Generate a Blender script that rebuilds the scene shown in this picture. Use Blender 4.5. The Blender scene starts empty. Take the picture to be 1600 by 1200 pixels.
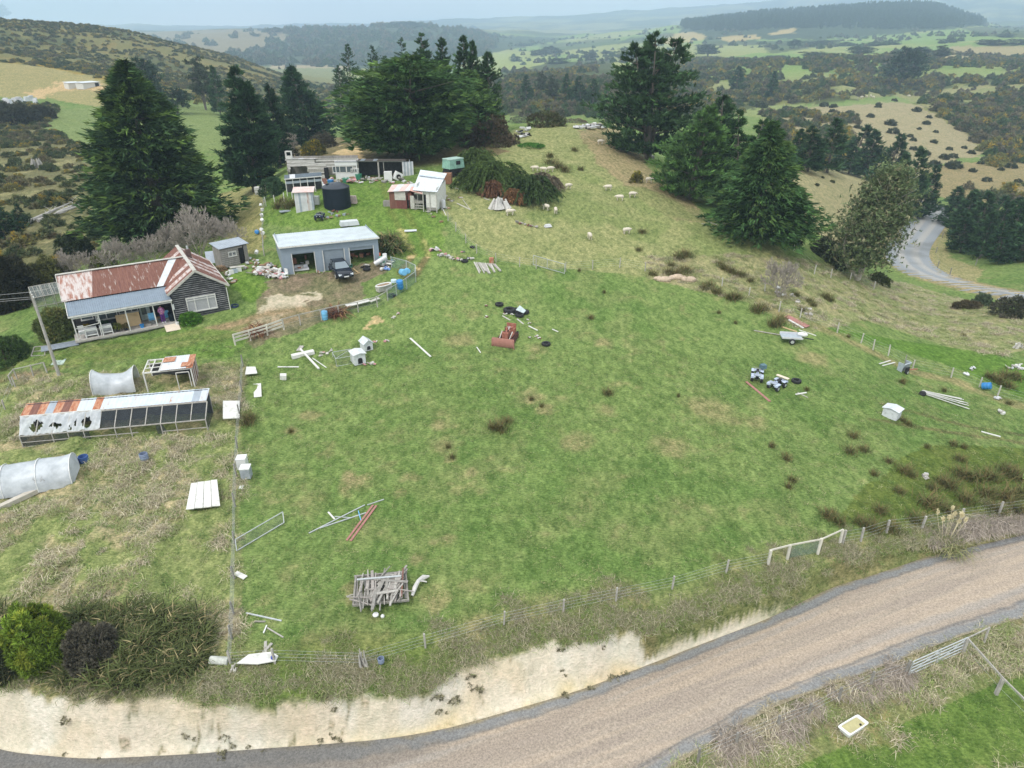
HAZE = True
import bpy, math, random
import numpy as np
from mathutils import Vector, Matrix
rnd = random.Random(7)
SC = bpy.context.scene
COL = SC.collection
# ------------------------------------------------------------------ camera
CH = 27.0; FP = 1066.7; PIT = math.radians(27.0)
cp, sp = math.cos(PIT), math.sin(PIT)
cam_d = bpy.data.cameras.new('camera'); cam = bpy.data.objects.new('camera', cam_d); COL.objects.link(cam)
cam.location = (0, 0, CH); cam.rotation_euler = (math.radians(63.0), 0, 0)
cam_d.sensor_width = 36; cam_d.lens = 24.0; cam_d.clip_start = 0.5; cam_d.clip_end = 30000
SC.camera = cam
def ray(u, v):
    a = (u-800)/FP; b = (600-v)/FP
    return np.array((a, cp+b*sp, -sp+b*cp))
def atd(u, v, z):                       # point on the pixel's ray at camera depth z
    return np.array((0, 0, CH))+ray(u, v)*z
def ate(u, v, e):                       # point on the pixel's ray at elevation e
    r = ray(u, v); return np.array((0, 0, CH))+r*((CH-e)/(-r[2]))
# ------------------------------------------------------------------ noise
def _h(ix, iy, s):
    n = (ix.astype(np.int64)*374761393+iy.astype(np.int64)*668265263+s*1442695041) & 0x7fffffff
    n = ((n ^ (n >> 13))*1274126177) & 0x7fffffff
    return ((n ^ (n >> 16)) & 0xffff)/65535.0
def vnoise(x, y, s=0):
    ix = np.floor(x); iy = np.floor(y); fx = x-ix; fy = y-iy
    fx = fx*fx*(3-2*fx); fy = fy*fy*(3-2*fy)
    a = _h(ix, iy, s); b = _h(ix+1, iy, s); c = _h(ix, iy+1, s); d = _h(ix+1, iy+1, s)
    return (a*(1-fx)+b*fx)*(1-fy)+(c*(1-fx)+d*fx)*fy
def fbm(x, y, s=0, o=4):
    t = 0; a = .5; m = 0
    for i in range(o):
        t = t+a*vnoise(x*2**i+17.3*i, y*2**i-9.1*i, s+i); m += a; a *= .5
    return t/m
def sst(x, a, b):
    t = np.clip((x-a)/(b-a), 0, 1); return t*t*(3-2*t)
# ------------------------------------------------------------------ terrain
E_ = [(400,1040,-.3),(100,1055,-.4),(800,985,-.5),(1000,975,-.6),(1200,940,-1.0),(1400,870,-1.3),(1590,800,-1.6),
 (400,900,0),(800,900,0),(1200,850,-.3),(0,900,.2),(200,900,.1),(-200,1000,0),(-300,800,.6),
 (400,700,.6),(800,700,.4),(1200,700,0),(1590,720,-1.6),(1400,720,-.9),(0,700,.8),(200,700,.8),
 (0,590,1.6),(200,570,2.4),(400,580,1.6),(600,560,1.8),(800,540,1.8),(1000,540,1.6),(1200,560,.6),(1400,600,-.6),(1590,620,-1.8),
 (100,530,3.1),(300,500,3.5),(400,470,4.1),(480,430,4.6),(600,410,5.0),(330,400,4.6),(200,450,3.5),
 (430,350,6.6),(520,330,7.8),(650,330,7.8),(700,430,4.3),(850,430,3.6),(1000,430,3.2),(1150,430,2.6),(1250,470,1.2),
 (600,370,6.3),(700,370,6.3),(450,285,8.7),(600,275,8.9),(700,275,9.3),(800,340,7),(900,340,6.4),(1000,340,5.6),(1100,360,4.6),(1200,375,3.4),
 (850,250,9.6),(950,260,8.9),(1020,300,7),(1350,500,-.8),(1800,700,-2),(1850,900,-2.2),(-300,600,1.8)]
D_ = [(820,195,140),(900,190,140),(950,200,138),(720,215,125),(600,235,115),(500,240,118),(1000,240,125),(1100,310,105),
 (1290,270,150),(1250,250,165),(1350,310,150),(1300,350,115),(1280,390,100),(1340,430,95),(1400,520,75),(1390,440,100),(1400,424,125),
 (1412,400,135),(1475,440,115),(1546,457,105),(1450,342,170),(1447,318,195),(1500,300,215),(1400,200,300),(1450,154,380),(1300,165,360),(1220,178,340),
 (1300,220,270),(1540,190,330),(50,300,125),(100,400,85),(50,250,160),(100,200,210),(100,140,290),(0,100,320),(150,130,300),(300,180,230),(300,230,170),
 (400,290,115),(370,330,100),(0,350,105),(0,450,76),(0,520,64),(0,30,550),(100,45,560),(200,55,580),(300,75,620),(400,105,650),(450,125,650),
 (-200,10,520),(-300,200,200),(-300,400,80),
 (0,70,430),(200,100,430),(350,130,450),(420,150,420),(350,160,320),(500,150,500),(500,130,760),(500,112,1050),(600,112,1050),(700,120,900),
 (500,100,1350),(700,100,1400),
 (100,62,2300),(220,57,2300),(430,47,2300),(630,41,2300),(710,46,2400),(-100,62,2300),(800,53,3200),(900,52,3600),(1000,42,4200),(1100,28,4600),(1200,20,5000),(1300,10,5000),(1400,-3,5000),(1600,-25,5000),(1800,-30,5000),
 (1070,39,2200),(1200,26,2200),(1300,17,2200),(1400,11,2200),(1460,13,2200),(1520,36,2200),(1200,62,1450),(1350,60,1450),(1080,66,1500),
 (1300,85,900),(1300,68,1200),(1500,62,1100),(1590,70,900),(1100,95,900),(900,100,1000),(800,105,1100),(900,72,1800),(1000,62,1800),(800,70,2200),
 (1300,102,600),(1300,140,450),(1100,112,600),(1100,150,450),(1150,175,350),(1500,100,600),(1500,130,500),(1590,170,380),(1590,230,280),(1590,290,220),(1590,350,170),
 (1590,420,120),(1590,470,90),(1500,500,82),(1590,540,72),(850,140,400),(850,120,600),(1700,300,200),(1800,450,100),(1700,100,500)]
P_ = [(820,180,4),(950,180,-1),(650,160,6),(500,160,4),(850,230,-5),(700,230,-4),(1000,220,-7),(1100,175,-5),(1250,200,-8),(600,300,-8),
 (1400,450,-14),(1250,400,-12),(1550,700,0),(1400,3300,60),(1200,3300,50),(100,1200,-15),(300,1200,-20),(100,800,-5),(0,3600,40),(400,3600,30),(700,3600,40),(630,2900,20)]
_pts = [ate(*p) for p in E_]+[atd(*p) for p in D_]
for u, z, e in P_:
    _pts.append(np.array(((u-800)/FP*z, z*1.05, e)))
_pts = np.array(_pts)
YO = 20.0
def _qs(x, y):
    Y = np.maximum(y+YO, 4.0); return x/Y*2.2, np.log(Y)
_q, _s = _qs(_pts[:, 0], _pts[:, 1])
def _phi(d2): return .5*d2*np.log(d2+1e-9)
_scale = np.maximum(1.0, (_pts[:, 1]+YO)/120.0)      # far heights are fitted relative to their distance
_A = _phi((_q[:, None]-_q[None])**2+(_s[:, None]-_s[None])**2)
_n = len(_pts); _A[np.arange(_n), np.arange(_n)] += 2e-4
_P = np.stack((np.ones(_n), _q, _s), 1)
_M = np.block([[_A, _P], [_P.T, np.zeros((3, 3))]])
_W = np.linalg.solve(_M, np.concatenate((_pts[:, 2]/_scale, np.zeros(3))))
def base_h(x, y):
    sh = x.shape; x = x.ravel(); y = y.ravel(); q, s = _qs(x, y); out = np.empty(len(x))
    for i in range(0, len(x), 20000):
        qq = q[i:i+20000]; ss = s[i:i+20000]
        A = _phi((qq[:, None]-_q[None])**2+(ss[:, None]-_s[None])**2)
        out[i:i+20000] = (A@_W[:_n]+_W[_n]+_W[_n+1]*qq+_W[_n+2]*ss)
    out = out*np.maximum(1.0, (y+YO)/120.0)
    Y = y+YO
    amp = np.clip((Y-60)/200, 0, 1)*1.2+np.clip((Y-500)/3000, 0, 1)*14
    wl = np.clip(Y*.12, 9, 160)
    wl = 2.0**np.round(np.log2(wl))                       # octave per ring
    out = out+(fbm(x/14, y/14, 3, 3)-.5)*np.clip((Y-40)/80, .25, 1)*1.0
    out = out+(fbm(x/70, y/70, 8, 4)-.5)*(6+7*sst(Y, 300, 560))*sst(Y, 180, 500)+(fbm(x/420, y/420, 21, 4)-.5)*50*sst(Y, 1500, 3500)
    out = out+(fbm(x/2.3, y/2.3, 5, 3)-.5)*.16+np.maximum(fbm(x/1.3, y/1.3, 6, 3)-.45, 0)*1.1*sst(x+.0*y, -17.5, -18.5)*sst(y, 58, 52)*sst(y, 20, 24)
    return out.reshape(sh)
# near road: edges as functions of x
RN = [(-60,1150,-3.1),(0,1178,-3.0),(130,1190,-3.0),(200,1187,-3.0),(300,1182,-3),(400,1174,-3),(500,1167,-3),(600,1159,-3),(700,1142,-3),(800,1113,-3),
      (900,1084,-2.95),(1000,1047,-2.9),(1100,1008,-2.8),(1200,970,-2.7),(1300,920,-2.6),(1375,898,-2.5),(1450,872,-2.4),(1600,838,-2.3)]
RS = [(1040,1200,-2.95),(1100,1162,-2.9),(1200,1104,-2.8),(1300,1065,-2.7),(1350,1047,-2.65),(1500,990,-2.5),(1600,961,-2.4)]
_rn = np.array([ate(*p) for p in RN]); _rs = np.array([ate(*p) for p in RS])
def _ext(a, l, r):
    d0 = (a[1]-a[0]); d1 = (a[-1]-a[-3]); d0[2] = 0; d1[2] = 0
    d1 = d1/abs(d1[0]); 
    A = np.vstack((a[:1]-np.array((60, l*60, 0)), a, a[-1:]+d1*70+np.array((0, r, 0)))); return A
_rn = _ext(_rn, -.12, 0)
_rs = np.vstack(([[-85, _rn[0][1]-7.5, -3], [-20, 13.6, -3], [-6, 13.4, -3]], _rs, [[_rs[-1][0]+70, _rs[-1][1]+34, -2.4]]))
def yn(x): return np.interp(x, _rn[:, 0], _rn[:, 1])
def ys(x): return np.interp(x, _rs[:, 0], _rs[:, 1])
def zr(x): return np.interp(x, _rn[:, 0], _rn[:, 2])
# top of the cut bank (pixels) -> world y as a function of x
BT = [(-60,1072,-.5),(0,1071,-.5),(60,1075,-.5),(120,1087,-.5),(190,1095,-.5),(260,1078,-.4),(340,1085,-.4),(420,1090,-.4),(520,1068,-.4),(600,1072,-.4),(660,1065,-.5),(720,1030,-.6),(800,1012,-.6),(850,998,-.6),
      (930,990,-.6),(960,975,-.6),(1000,984,-.8),(1030,1002,-1.2),(1080,998,-1.8),(1120,984,-2.0),(1180,957,-2.1),(1260,925,-1.9),(1400,880,-1.7),(1600,815,-1.8)]
_bt = np.array([ate(*p) for p in BT]); _bt = _bt[np.argsort(_bt[:, 0])]
_bt = np.vstack((_bt[:1]-np.array((60, -7, 0)), _bt, _bt[-1:]+np.array((70, 30, 0))))
def yb(x): return np.interp(x, _bt[:, 0], _bt[:, 1])
# far road
FR = [(1700,480,92,20),(1600,468,97,20),(1546,457,103,20),(1475,440,114,20),(1440,428,121,20),(1420,412,130,20),(1414,396,139,20),(1424,378,150,20),(1440,360,160,20),(1452,345,169,20),(1456,332,180,20),(1448,320,192,20),(1430,314,205,20)]
_fr = np.array([atd(a, b, c) for a, b, c, d in FR])
def resample(P, step):
    P = np.asarray(P, float); d = np.concatenate(([0], np.cumsum(np.linalg.norm(np.diff(P[:, :2], axis=0), axis=1))))
    n = max(2, int(d[-1]/step)); t = np.linspace(0, d[-1], n)
    return np.stack([np.interp(t, d, P[:, k]) for k in range(P.shape[1])], 1)
def smooth(P, it=3):
    for _ in range(it):
        Q = P.copy(); Q[1:-1] = (P[:-2]+2*P[1:-1]+P[2:])/4; P = Q
    return P
_fr = smooth(resample(_fr, 2.0), 14)
def pdist(x, y, P):                                  # distance to polyline points & nearest index
    sh = x.shape; x = x.ravel(); y = y.ravel(); d = np.full(len(x), 1e9); ix = np.zeros(len(x), int)
    for i in range(len(P)-1):
        ax, ay = P[i, 0], P[i, 1]; bx, by = P[i+1, 0]-ax, P[i+1, 1]-ay; L = bx*bx+by*by+1e-9
        t = np.clip(((x-ax)*bx+(y-ay)*by)/L, 0, 1); dd = np.hypot(x-ax-t*bx, y-ay-t*by)
        m = dd < d; d[m] = dd[m]; ix[m] = i
    return d.reshape(sh), ix.reshape(sh)
def height(x, y):
    x = np.asarray(x, float); y = np.asarray(y, float)
    h = base_h(x, y)
    n_, s_, b_, z_ = yn(x), ys(x), yb(x), zr(x)
    near = y < 75
    rough = (fbm(x/1.1, y/1.1, 31, 4)-.5)
    t = np.clip((y-n_-.15)/np.maximum(b_-n_-.15, .5), 0, 1)
    prof = np.where(t < 1, .12*t+.88*sst(t, .08, .98), 1)
    hb = z_+(h-z_)*prof+rough*.4*np.sin(np.pi*np.clip(t, 0, 1))
    tn = (y > n_+.15)
    hs = z_-.45-.35*sst(s_-y, 1.5, 6)+(fbm(x/3, y/3, 41, 3)-.5)*.25
    ts = sst(s_-y, .1, 1.6)
    hr = z_*(1-ts)+hs*ts
    h = np.where(near, np.where(tn, hb, hr), h)
    m = (x > 40) & (y > 85) & (y < 240)
    if m.any():
        d, ix = pdist(x[m], y[m], _fr); zz = _fr[ix, 2]
        k = sst(d, 3.6, 11); hm = h[m]; hm = zz*(1-k)+hm*k; h[m] = hm
    return h
def H1(x, y): return float(height(np.array([x]), np.array([y]))[0])
_ts = np.exp(np.linspace(math.log(14), math.log(7000), 900))
_gc = {}
def G(u, v):                                         # pixel -> point on the terrain
    k = (u, v)
    if k in _gc: return _gc[k].copy()
    r = ray(u, v); P = np.array((0, 0, CH))[None]+r[None]*_ts[:, None]
    hh = height(P[:, 0], P[:, 1]); w = np.where(P[:, 2] < hh)[0]
    if len(w) == 0: t = _ts[-1]
    else:
        i = max(1, w[0]); a, b = _ts[i-1], _ts[i]
        T = np.linspace(a, b, 24); Q = np.array((0, 0, CH))[None]+r[None]*T[:, None]
        hh = height(Q[:, 0], Q[:, 1]); w = np.where(Q[:, 2] < hh)[0]; t = T[w[0]] if len(w) else b
    p = np.array((0, 0, CH))+r*t; p[2] = H1(p[0], p[1]); _gc[k] = p
    return p.copy()
def GV(u, v): return Vector(G(u, v))
# ------------------------------------------------------------------ materials
MT = {}
def mat(name, col=(.5, .5, .5), rough=.8, metal=0, var=.25, scale=3.0, col2=None, bump=0, bscale=20, stretch=None, spec=.3, vcol=None, alpha=None, trans=0, thr=None, coat=0, detail=6, world=False):
    if name in MT: return MT[name]
    m = bpy.data.materials.new(name); m.use_nodes = True; nt = m.node_tree; N = nt.nodes; L = nt.links
    b = N['Principled BSDF']; b.inputs['Roughness'].default_value = rough; b.inputs['Metallic'].default_value = metal
    b.inputs['Specular IOR Level'].default_value = spec
    tc = N.new('ShaderNodeTexCoord'); src = tc.outputs['Object']
    if world:
        g = N.new('ShaderNodeNewGeometry'); src = g.outputs['Position']
    if stretch:
        mp = N.new('ShaderNodeMapping'); mp.inputs['Scale'].default_value = stretch; L.new(src, mp.inputs[0]); src = mp.outputs[0]
    nz = N.new('ShaderNodeTexNoise'); nz.inputs['Scale'].default_value = scale; nz.inputs['Detail'].default_value = detail; nz.inputs['Roughness'].default_value = .65; L.new(src, nz.inputs['Vector'])
    rp = N.new('ShaderNodeValToRGB'); L.new(nz.outputs[0], rp.inputs[0])
    lo, hi = thr or (.3, .7)
    rp.color_ramp.elements[0].position = lo; rp.color_ramp.elements[1].position = hi
    c2 = col2 or tuple(min(1, c*(1+var)) for c in col); c1 = col if col2 else tuple(c*(1-var) for c in col)
    rp.color_ramp.elements[0].color = (*c1, 1); rp.color_ramp.elements[1].color = (*c2, 1)
    out = rp.outputs[0]
    if vcol:
        at = N.new('ShaderNodeAttribute'); at.attribute_name = vcol
        mx = N.new('ShaderNodeMix'); mx.data_type = 'RGBA'; mx.blend_type = 'MULTIPLY'; mx.inputs[0].default_value = 1
        L.new(out, mx.inputs[6]); L.new(at.outputs[0], mx.inputs[7]); out = mx.outputs[2]
    L.new(out, b.inputs['Base Color'])
    if bump:
        n2 = N.new('ShaderNodeTexNoise'); n2.inputs['Scale'].default_value = bscale; n2.inputs['Detail'].default_value = 5; L.new(src, n2.inputs['Vector'])
        bp = N.new('ShaderNodeBump'); bp.inputs['Strength'].default_value = bump; bp.inputs['Distance'].default_value = .05
        L.new(n2.outputs[0], bp.inputs['Height']); L.new(bp.outputs[0], b.inputs['Normal'])
    if alpha is not None: b.inputs['Alpha'].default_value = alpha
    if trans: b.inputs['Transmission Weight'].default_value = trans
    if coat: b.inputs['Coat Weight'].default_value = coat; b.inputs['Coat Roughness'].default_value = .05
    MT[name] = m
    return m
# ------------------------------------------------------------------ mesh builder
class MB:
    def __init__(s): s.v = []; s.f = []; s.m = []; s.sm = False
    def add(s, vs, fs, m=0):
        o = len(s.v); s.v += [tuple(v) for v in vs]; s.f += [tuple(i+o for i in f) for f in fs]; s.m += [m]*len(fs); return s
    def box(s, c, d, R=None, m=0, taper=1.0):
        x, y, z = d[0]/2, d[1]/2, d[2]/2; t = taper
        vs = [Vector(p) for p in ((-x,-y,-z),(x,-y,-z),(x,y,-z),(-x,y,-z),(-x*t,-y*t,z),(x*t,-y*t,z),(x*t,y*t,z),(-x*t,y*t,z))]
        if R is not None:
            if not hasattr(R, 'to_4x4') : R = Matrix.Rotation(R, 3, 'Z')
            vs = [R@v for v in vs]
        c = Vector(c); return s.add([v+c for v in vs], [(0,3,2,1),(4,5,6,7),(0,1,5,4),(1,2,6,5),(2,3,7,6),(3,0,4,7)], m)
    def bar(s, p, q, w=.05, h=None, m=0, up=(0, 0, 1)):
        p, q = Vector(p), Vector(q); d = q-p; L = d.length
        if L < 1e-5: return s
        d.normalize(); u = Vector(up)
        if abs(d.dot(u)) > .97: u = Vector((1, 0, 0))
        sx = d.cross(u).normalized()*(w/2); sy = sx.normalized().cross(d).normalized()*((h or w)/2)
        vs = [a+b*sx+c*sy for a in (p, q) for b, c in ((-1,-1),(1,-1),(1,1),(-1,1))]
        return s.add(vs, [(0,1,2,3),(7,6,5,4),(0,4,5,1),(1,5,6,2),(2,6,7,3),(3,7,4,0)], m)
    def tube(s, P, r, n=6, m=0, cap=True):
        P = [Vector(p) for p in P]; k = len(P); r = r if hasattr(r, '__len__') else [r]*k; o = len(s.v); ref = None
        for i, p in enumerate(P):
            d = (P[min(i+1, k-1)]-P[max(i-1, 0)])
            d = d.normalized() if d.length > 1e-9 else Vector((0, 0, 1))
            if ref is None: ref = Vector((0, 0, 1)) if abs(d.z) < .9 else Vector((1, 0, 0))
            a = d.cross(ref).normalized(); b = d.cross(a).normalized()
            for j in range(n):
                t = 2*math.pi*j/n; s.v.append(tuple(p+(a*math.cos(t)+b*math.sin(t))*r[i]))
        for i in range(k-1):
            for j in range(n):
                s.f.append((o+i*n+j, o+i*n+(j+1) % n, o+(i+1)*n+(j+1) % n, o+(i+1)*n+j)); s.m.append(m)
        if cap: s.f.append(tuple(o+j for j in range(n))[::-1]); s.m.append(m); s.f.append(tuple(o+(k-1)*n+j for j in range(n))); s.m.append(m)
        return s
    def lathe(s, c, prof, n=20, m=0, R=None):
        c = Vector(c); o = len(s.v)
        for r, z in prof:
            for j in range(n):
                t = 2*math.pi*j/n; v = Vector((r*math.cos(t), r*math.sin(t), z)); v = R@v if R is not None else v; s.v.append(tuple(c+v))
        for i in range(len(prof)-1):
            for j in range(n): s.f.append((o+i*n+j, o+i*n+(j+1) % n, o+(i+1)*n+(j+1) % n, o+(i+1)*n+j)); s.m.append(m)
        s.f.append(tuple(o+j for j in range(n))[::-1]); s.m.append(m); k = len(prof)-1; s.f.append(tuple(o+k*n+j for j in range(n))); s.m.append(m)
        return s
    def poly(s, pts, th=.02, m=0):                     # a thick flat panel from a planar polygon
        P = [Vector(p) for p in pts]; n = len(P)
        nn = (P[1]-P[0]).cross(P[2]-P[0]).normalized()*th
        return s.add(P+[p-nn for p in P], [tuple(range(n)), tuple(range(2*n-1, n-1, -1))]+[(i, i+n, (i+1) % n+n, (i+1) % n) for i in range(n)], m)
    def slabs(s, P, w, h, m=0):
        for a, b in zip(P[:-1], P[1:]): s.bar(a, b, w, h, m)
        return s
    def sphere(s, c, r, n=10, k=6, m=0, sq=(1, 1, 1)):
        pr = [(r*math.sin(math.pi*i/k)+1e-4, -r*math.cos(math.pi*i/k)) for i in range(k+1)]
        o = len(s.v); s.lathe((0, 0, 0), pr, n, m); c = Vector(c)
        for i in range(o, len(s.v)): v = s.v[i]; s.v[i] = (c.x+v[0]*sq[0], c.y+v[1]*sq[1], c.z+v[2]*sq[2])
        return s
    def build(s, name, mats, parent=None, loc=None, rz=0, smooth=None):
        me = bpy.data.meshes.new(name); me.from_pydata(s.v, [], s.f)
        for m in (mats if isinstance(mats, (list, tuple)) else [mats]): me.materials.append(m)
        if max(s.m or [0]) > 0: me.polygons.foreach_set('material_index', s.m)
        if smooth or s.sm:
            me.polygons.foreach_set('use_smooth', [True]*len(me.polygons))
            try: me.set_sharp_from_angle(angle=math.radians(40))
            except Exception: pass
        me.update()
        o = bpy.data.objects.new(name, me); COL.objects.link(o)
        if parent is not None: o.parent = parent
        if loc is not None: o.location = loc
        if rz: o.rotation_euler = (0, 0, rz)
        return o
def fastmesh(name, V, F, mats, cols=None, parent=None, loc=None, tri=True, smooth=False):
    V = np.asarray(V, np.float32); F = np.asarray(F, np.int32); k = F.shape[1]
    me = bpy.data.meshes.new(name); me.vertices.add(len(V)); me.vertices.foreach_set('co', V.ravel())
    me.loops.add(F.size); me.loops.foreach_set('vertex_index', F.ravel()); me.polygons.add(len(F))
    me.polygons.foreach_set('loop_start', np.arange(0, F.size, k, dtype=np.int32))
    if smooth: me.polygons.foreach_set('use_smooth', np.ones(len(F), bool))
    for m in (mats if isinstance(mats, (list, tuple)) else [mats]): me.materials.append(m)
    if cols is not None:
        a = me.color_attributes.new('Col', 'FLOAT_COLOR', 'POINT')
        c = np.ones((len(V), 4), np.float32); c[:, :3] = cols; a.data.foreach_set('color', c.ravel())
    me.update(calc_edges=True)
    if name is None: return me
    o = bpy.data.objects.new(name, me); COL.objects.link(o)
    if parent is not None: o.parent = parent
    if loc is not None: o.location = loc
    return o
def tag(o, label=None, cat=None, group=None, kind=None):
    for k, v in (('label', label), ('category', cat), ('group', group), ('kind', kind)):
        if v: o[k] = v
    return o
def thing(name, label, cat, loc=(0, 0, 0), rz=0, group=None):
    o = bpy.data.objects.new(name, None); COL.objects.link(o); o.empty_display_size = .3
    o.location = loc; o.rotation_euler = (0, 0, rz); return tag(o, label, cat, group)
def dup(root, loc, rz=0, label=None, group=None, sc=None, rot=None):
    r = root.copy(); COL.objects.link(r); r.location = loc
    r.rotation_euler = rot if rot is not None else (0, 0, rz)
    if sc is not None: r.scale = sc if hasattr(sc, '__len__') else (sc, sc, sc)
    if label: r['label'] = label
    if group: r['group'] = group
    for ch in list(root.children):
        c = ch.copy(); COL.objects.link(c); c.parent = r
        for g in list(ch.children):
            d = g.copy(); COL.objects.link(d); d.parent = c
    return r
# ------------------------------------------------------------------ painting the land
def inpoly(x, y, P):
    ins = np.zeros(x.shape, bool); n = len(P)
    for i in range(n):
        x1, y1 = P[i][:2]; x2, y2 = P[(i+1) % n][:2]
        if y1 == y2: continue
        c = ((y1 > y) != (y2 > y)) & (x < (x2-x1)*(y-y1)/(y2-y1)+x1); ins ^= c
    return ins
def rings(lo, hi, n): return np.exp(np.linspace(math.log(lo), math.log(hi), n))
_Y = np.concatenate((rings(9, 36, 60)[:-1], rings(36, 100, 330)[:-1], rings(100, 300, 260)[:-1], rings(300, 7000, 320)))
_Q = np.linspace(-1.15, 1.15, 760)
GX = (_Q[None]*_Y[:, None]); GY = np.repeat((_Y-YO)[:, None], len(_Q), 1)
GX = GX*np.where(GY < 40, 1.15, 1.0)**np.clip((40-GY)/40, 0, 1)
GH = height(GX, GY)
# pixel coordinates of every vertex
_dz = GY*cp-(GH-CH)*sp; _up = GY*sp+(GH-CH)*cp
_dz = np.where(_dz > 1, _dz, 1); PU = 800+FP*GX/_dz; PV = 600-FP*_up/_dz
def C(r, g, b):                                        # sRGB 0-255 of the thing's own colour -> linear
    f = lambda c: (c/255/12.92 if c < 10 else ((c/255+.055)/1.055)**2.4)
    return np.array((f(r), f(g), f(b)))
K = 1.0
N1 = fbm(GX/9, GY/9, 50, 5); N2 = fbm(GX/2.2, GY/2.2, 60, 4); N3 = fbm(GX/40, GY/40, 70, 5); N4 = fbm(GX/.7, GY/.7, 80, 3)
NF = fbm(GX/300, GY/300, 90, 6)
green = C(109, 129, 76); lush = C(90, 117, 62); yell = C(128, 135, 90); dry = C(156, 148, 116); brown = C(116, 104, 78); bushc = C(72, 76, 50)
tan = C(160, 148, 116)
COLR = np.empty(GX.shape+(3,))
def lay(col, w):
    global COLR
    w = np.clip(w, 0, 1)[..., None]; COLR = COLR*(1-w)+np.asarray(col)*w
COLR[:] = green
lay(lush, sst(N1, .45, .65)*.7); lay(yell, sst(N2*.5+N1*.5, .5, .66)*.42); lay(C(140, 134, 98), sst(N4*.5+N2*.5, .6, .74)*.45)
W1 = (N1-.5)*46; W2 = (N2-.5)*26; WF = (NF-.5)*30
U = PU+W1*.9+W2*.8; V = PV+(W1*.35+W2*.4)*np.clip(60/np.maximum(_dz, 1), .1, 1)
def pp(*pts): return inpoly(U, V, pts)
def pw(pts, soft=0): return inpoly(U, V, pts).astype(float)
def dist_line(pts, world=True):
    P = np.array([G(*p) for p in pts]); lo = P.min(0)-12; hi = P.max(0)+12
    m = (GX > lo[0]) & (GX < hi[0]) & (GY > lo[1]) & (GY < hi[1]); d = np.full(GX.shape, 99.); d[m] = pdist(GX[m], GY[m], P)[0]; return d
# dry rank grass left block (garden paddock) and verges
lay(C(158, 150, 118), pw([(-900,620),(60,585),(230,575),(330,560),(375,560),(372,1040),(330,1045),(0,1050),(-900,1100)])*(.6+.4*sst(N2, .42, .6)))
lay(C(120, 134, 82), pw([(-900,620),(375,560),(372,1040),(-900,1100)])*sst(N2, .55, .42)*.75)
# hill with sheep
lay(C(140, 142, 100), pw([(690,300),(740,250),(800,200),(960,190),(1010,260),(1100,330),(1210,380),(1260,430),(1240,470),(1100,440),(850,418),(780,405),(730,375),(690,330)])*(.75+.2*N2))
lay(C(146, 132, 104), pw([(895,205),(965,195),(1030,270),(1120,350),(1060,345),(990,300),(930,250)])*.8)
lay(C(110, 126, 76), pw([(690,300),(740,250),(800,200),(1210,380),(1260,430),(850,418),(730,375)])*sst(N1, .55, .66)*.6)
# strip of rank grass, right middle
lay(C(146, 142, 108), pw([(1000,400),(1240,400),(1400,440),(1620,500),(1620,545),(1540,560),(1350,500),(1260,520),(1160,470),(1010,435)])*(.5+.4*sst(N2, .4, .6)))
lay(C(88, 120, 50), pw([(1250,505),(1400,530),(1560,555),(1640,590),(1640,640),(1480,570),(1330,525)])*.85)
# valleys / right hills
far = sst(_dz, 105, 150)
lay(C(148, 140, 110), pw([(1180,232),(1330,270),(1420,320),(1390,420),(1250,370),(1190,330)])*0+pw([(1225,240),(1300,255),(1420,310),(1420,420),(1330,390),(1240,350),(1200,300)])*.9)
lay(C(148, 138, 112), pw([(1190,185),(1240,170),(1340,158),(1450,152),(1530,170),(1570,200),(1560,235),(1460,260),(1440,265),(1340,240),(1200,200)])*sst(_dz, 190, 230)*.95)
lay(C(110, 132, 74), pw([(1240,170),(1340,155),(1450,148),(1530,172),(1490,170),(1400,160),(1300,166)])*sst(_dz, 300, 340)*.8)
lay(C(140, 124, 96), pw([(1440,262),(1560,250),(1640,240),(1640,330),(1480,310),(1450,300)])*far*.85)
lay(C(150, 142, 106), pw([(1460,330),(1500,310),(1480,360),(1470,400),(1540,425),(1640,440),(1640,470),(1560,455),(1480,432),(1440,410)])*far*0+pw([(1470,330),(1490,345),(1475,400),(1530,418),(1530,440),(1480,432),(1440,400)])*.8)
bushm = (sst(_dz, 210, 260)*pw([(760,128),(1000,95),(1060,92),(1200,96),(1300,92),(1430,84),(1640,92),(1640,240),(1560,245),(1470,180),(1400,150),(1280,160),(1160,180),(1000,180),(760,180)]))
clr = np.clip(inpoly(U, V, [(900,122),(950,98),(1010,100),(1000,150),(925,142)])*1.+inpoly(U, V, [(1150,172),(1260,160),(1270,176),(1180,186)])+inpoly(U, V, [(1210,108),(1260,104),(1270,118),(1215,122)])+inpoly(U, V, [(1480,118),(1560,108),(1570,118),(1490,128)])+inpoly(U, V, [(800,104),(900,100),(880,112),(800,116)]), 0, 1)*sst(_dz, 210, 260); bushm = bushm*(1-clr); clr2 = bushm*sst(N3+.25*(N1-.5), .55, .6); bushm = bushm*(1-.85*sst(N3+.25*(N1-.5), .55, .6)); lay(C(136, 138, 96), clr2*.9); lay(C(152, 142, 110), clr2*sst(N1, .5, .6)*.6)
lay(C(128, 138, 90), clr)
lay(bushc, bushm*.9)
lay(C(140, 128, 62), bushm*sst(N2, .6, .7)*sst(N1, .5, .6)*.5)
lay(C(128, 130, 78), bushm*sst(N1, .5, .6)*.8)
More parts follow.
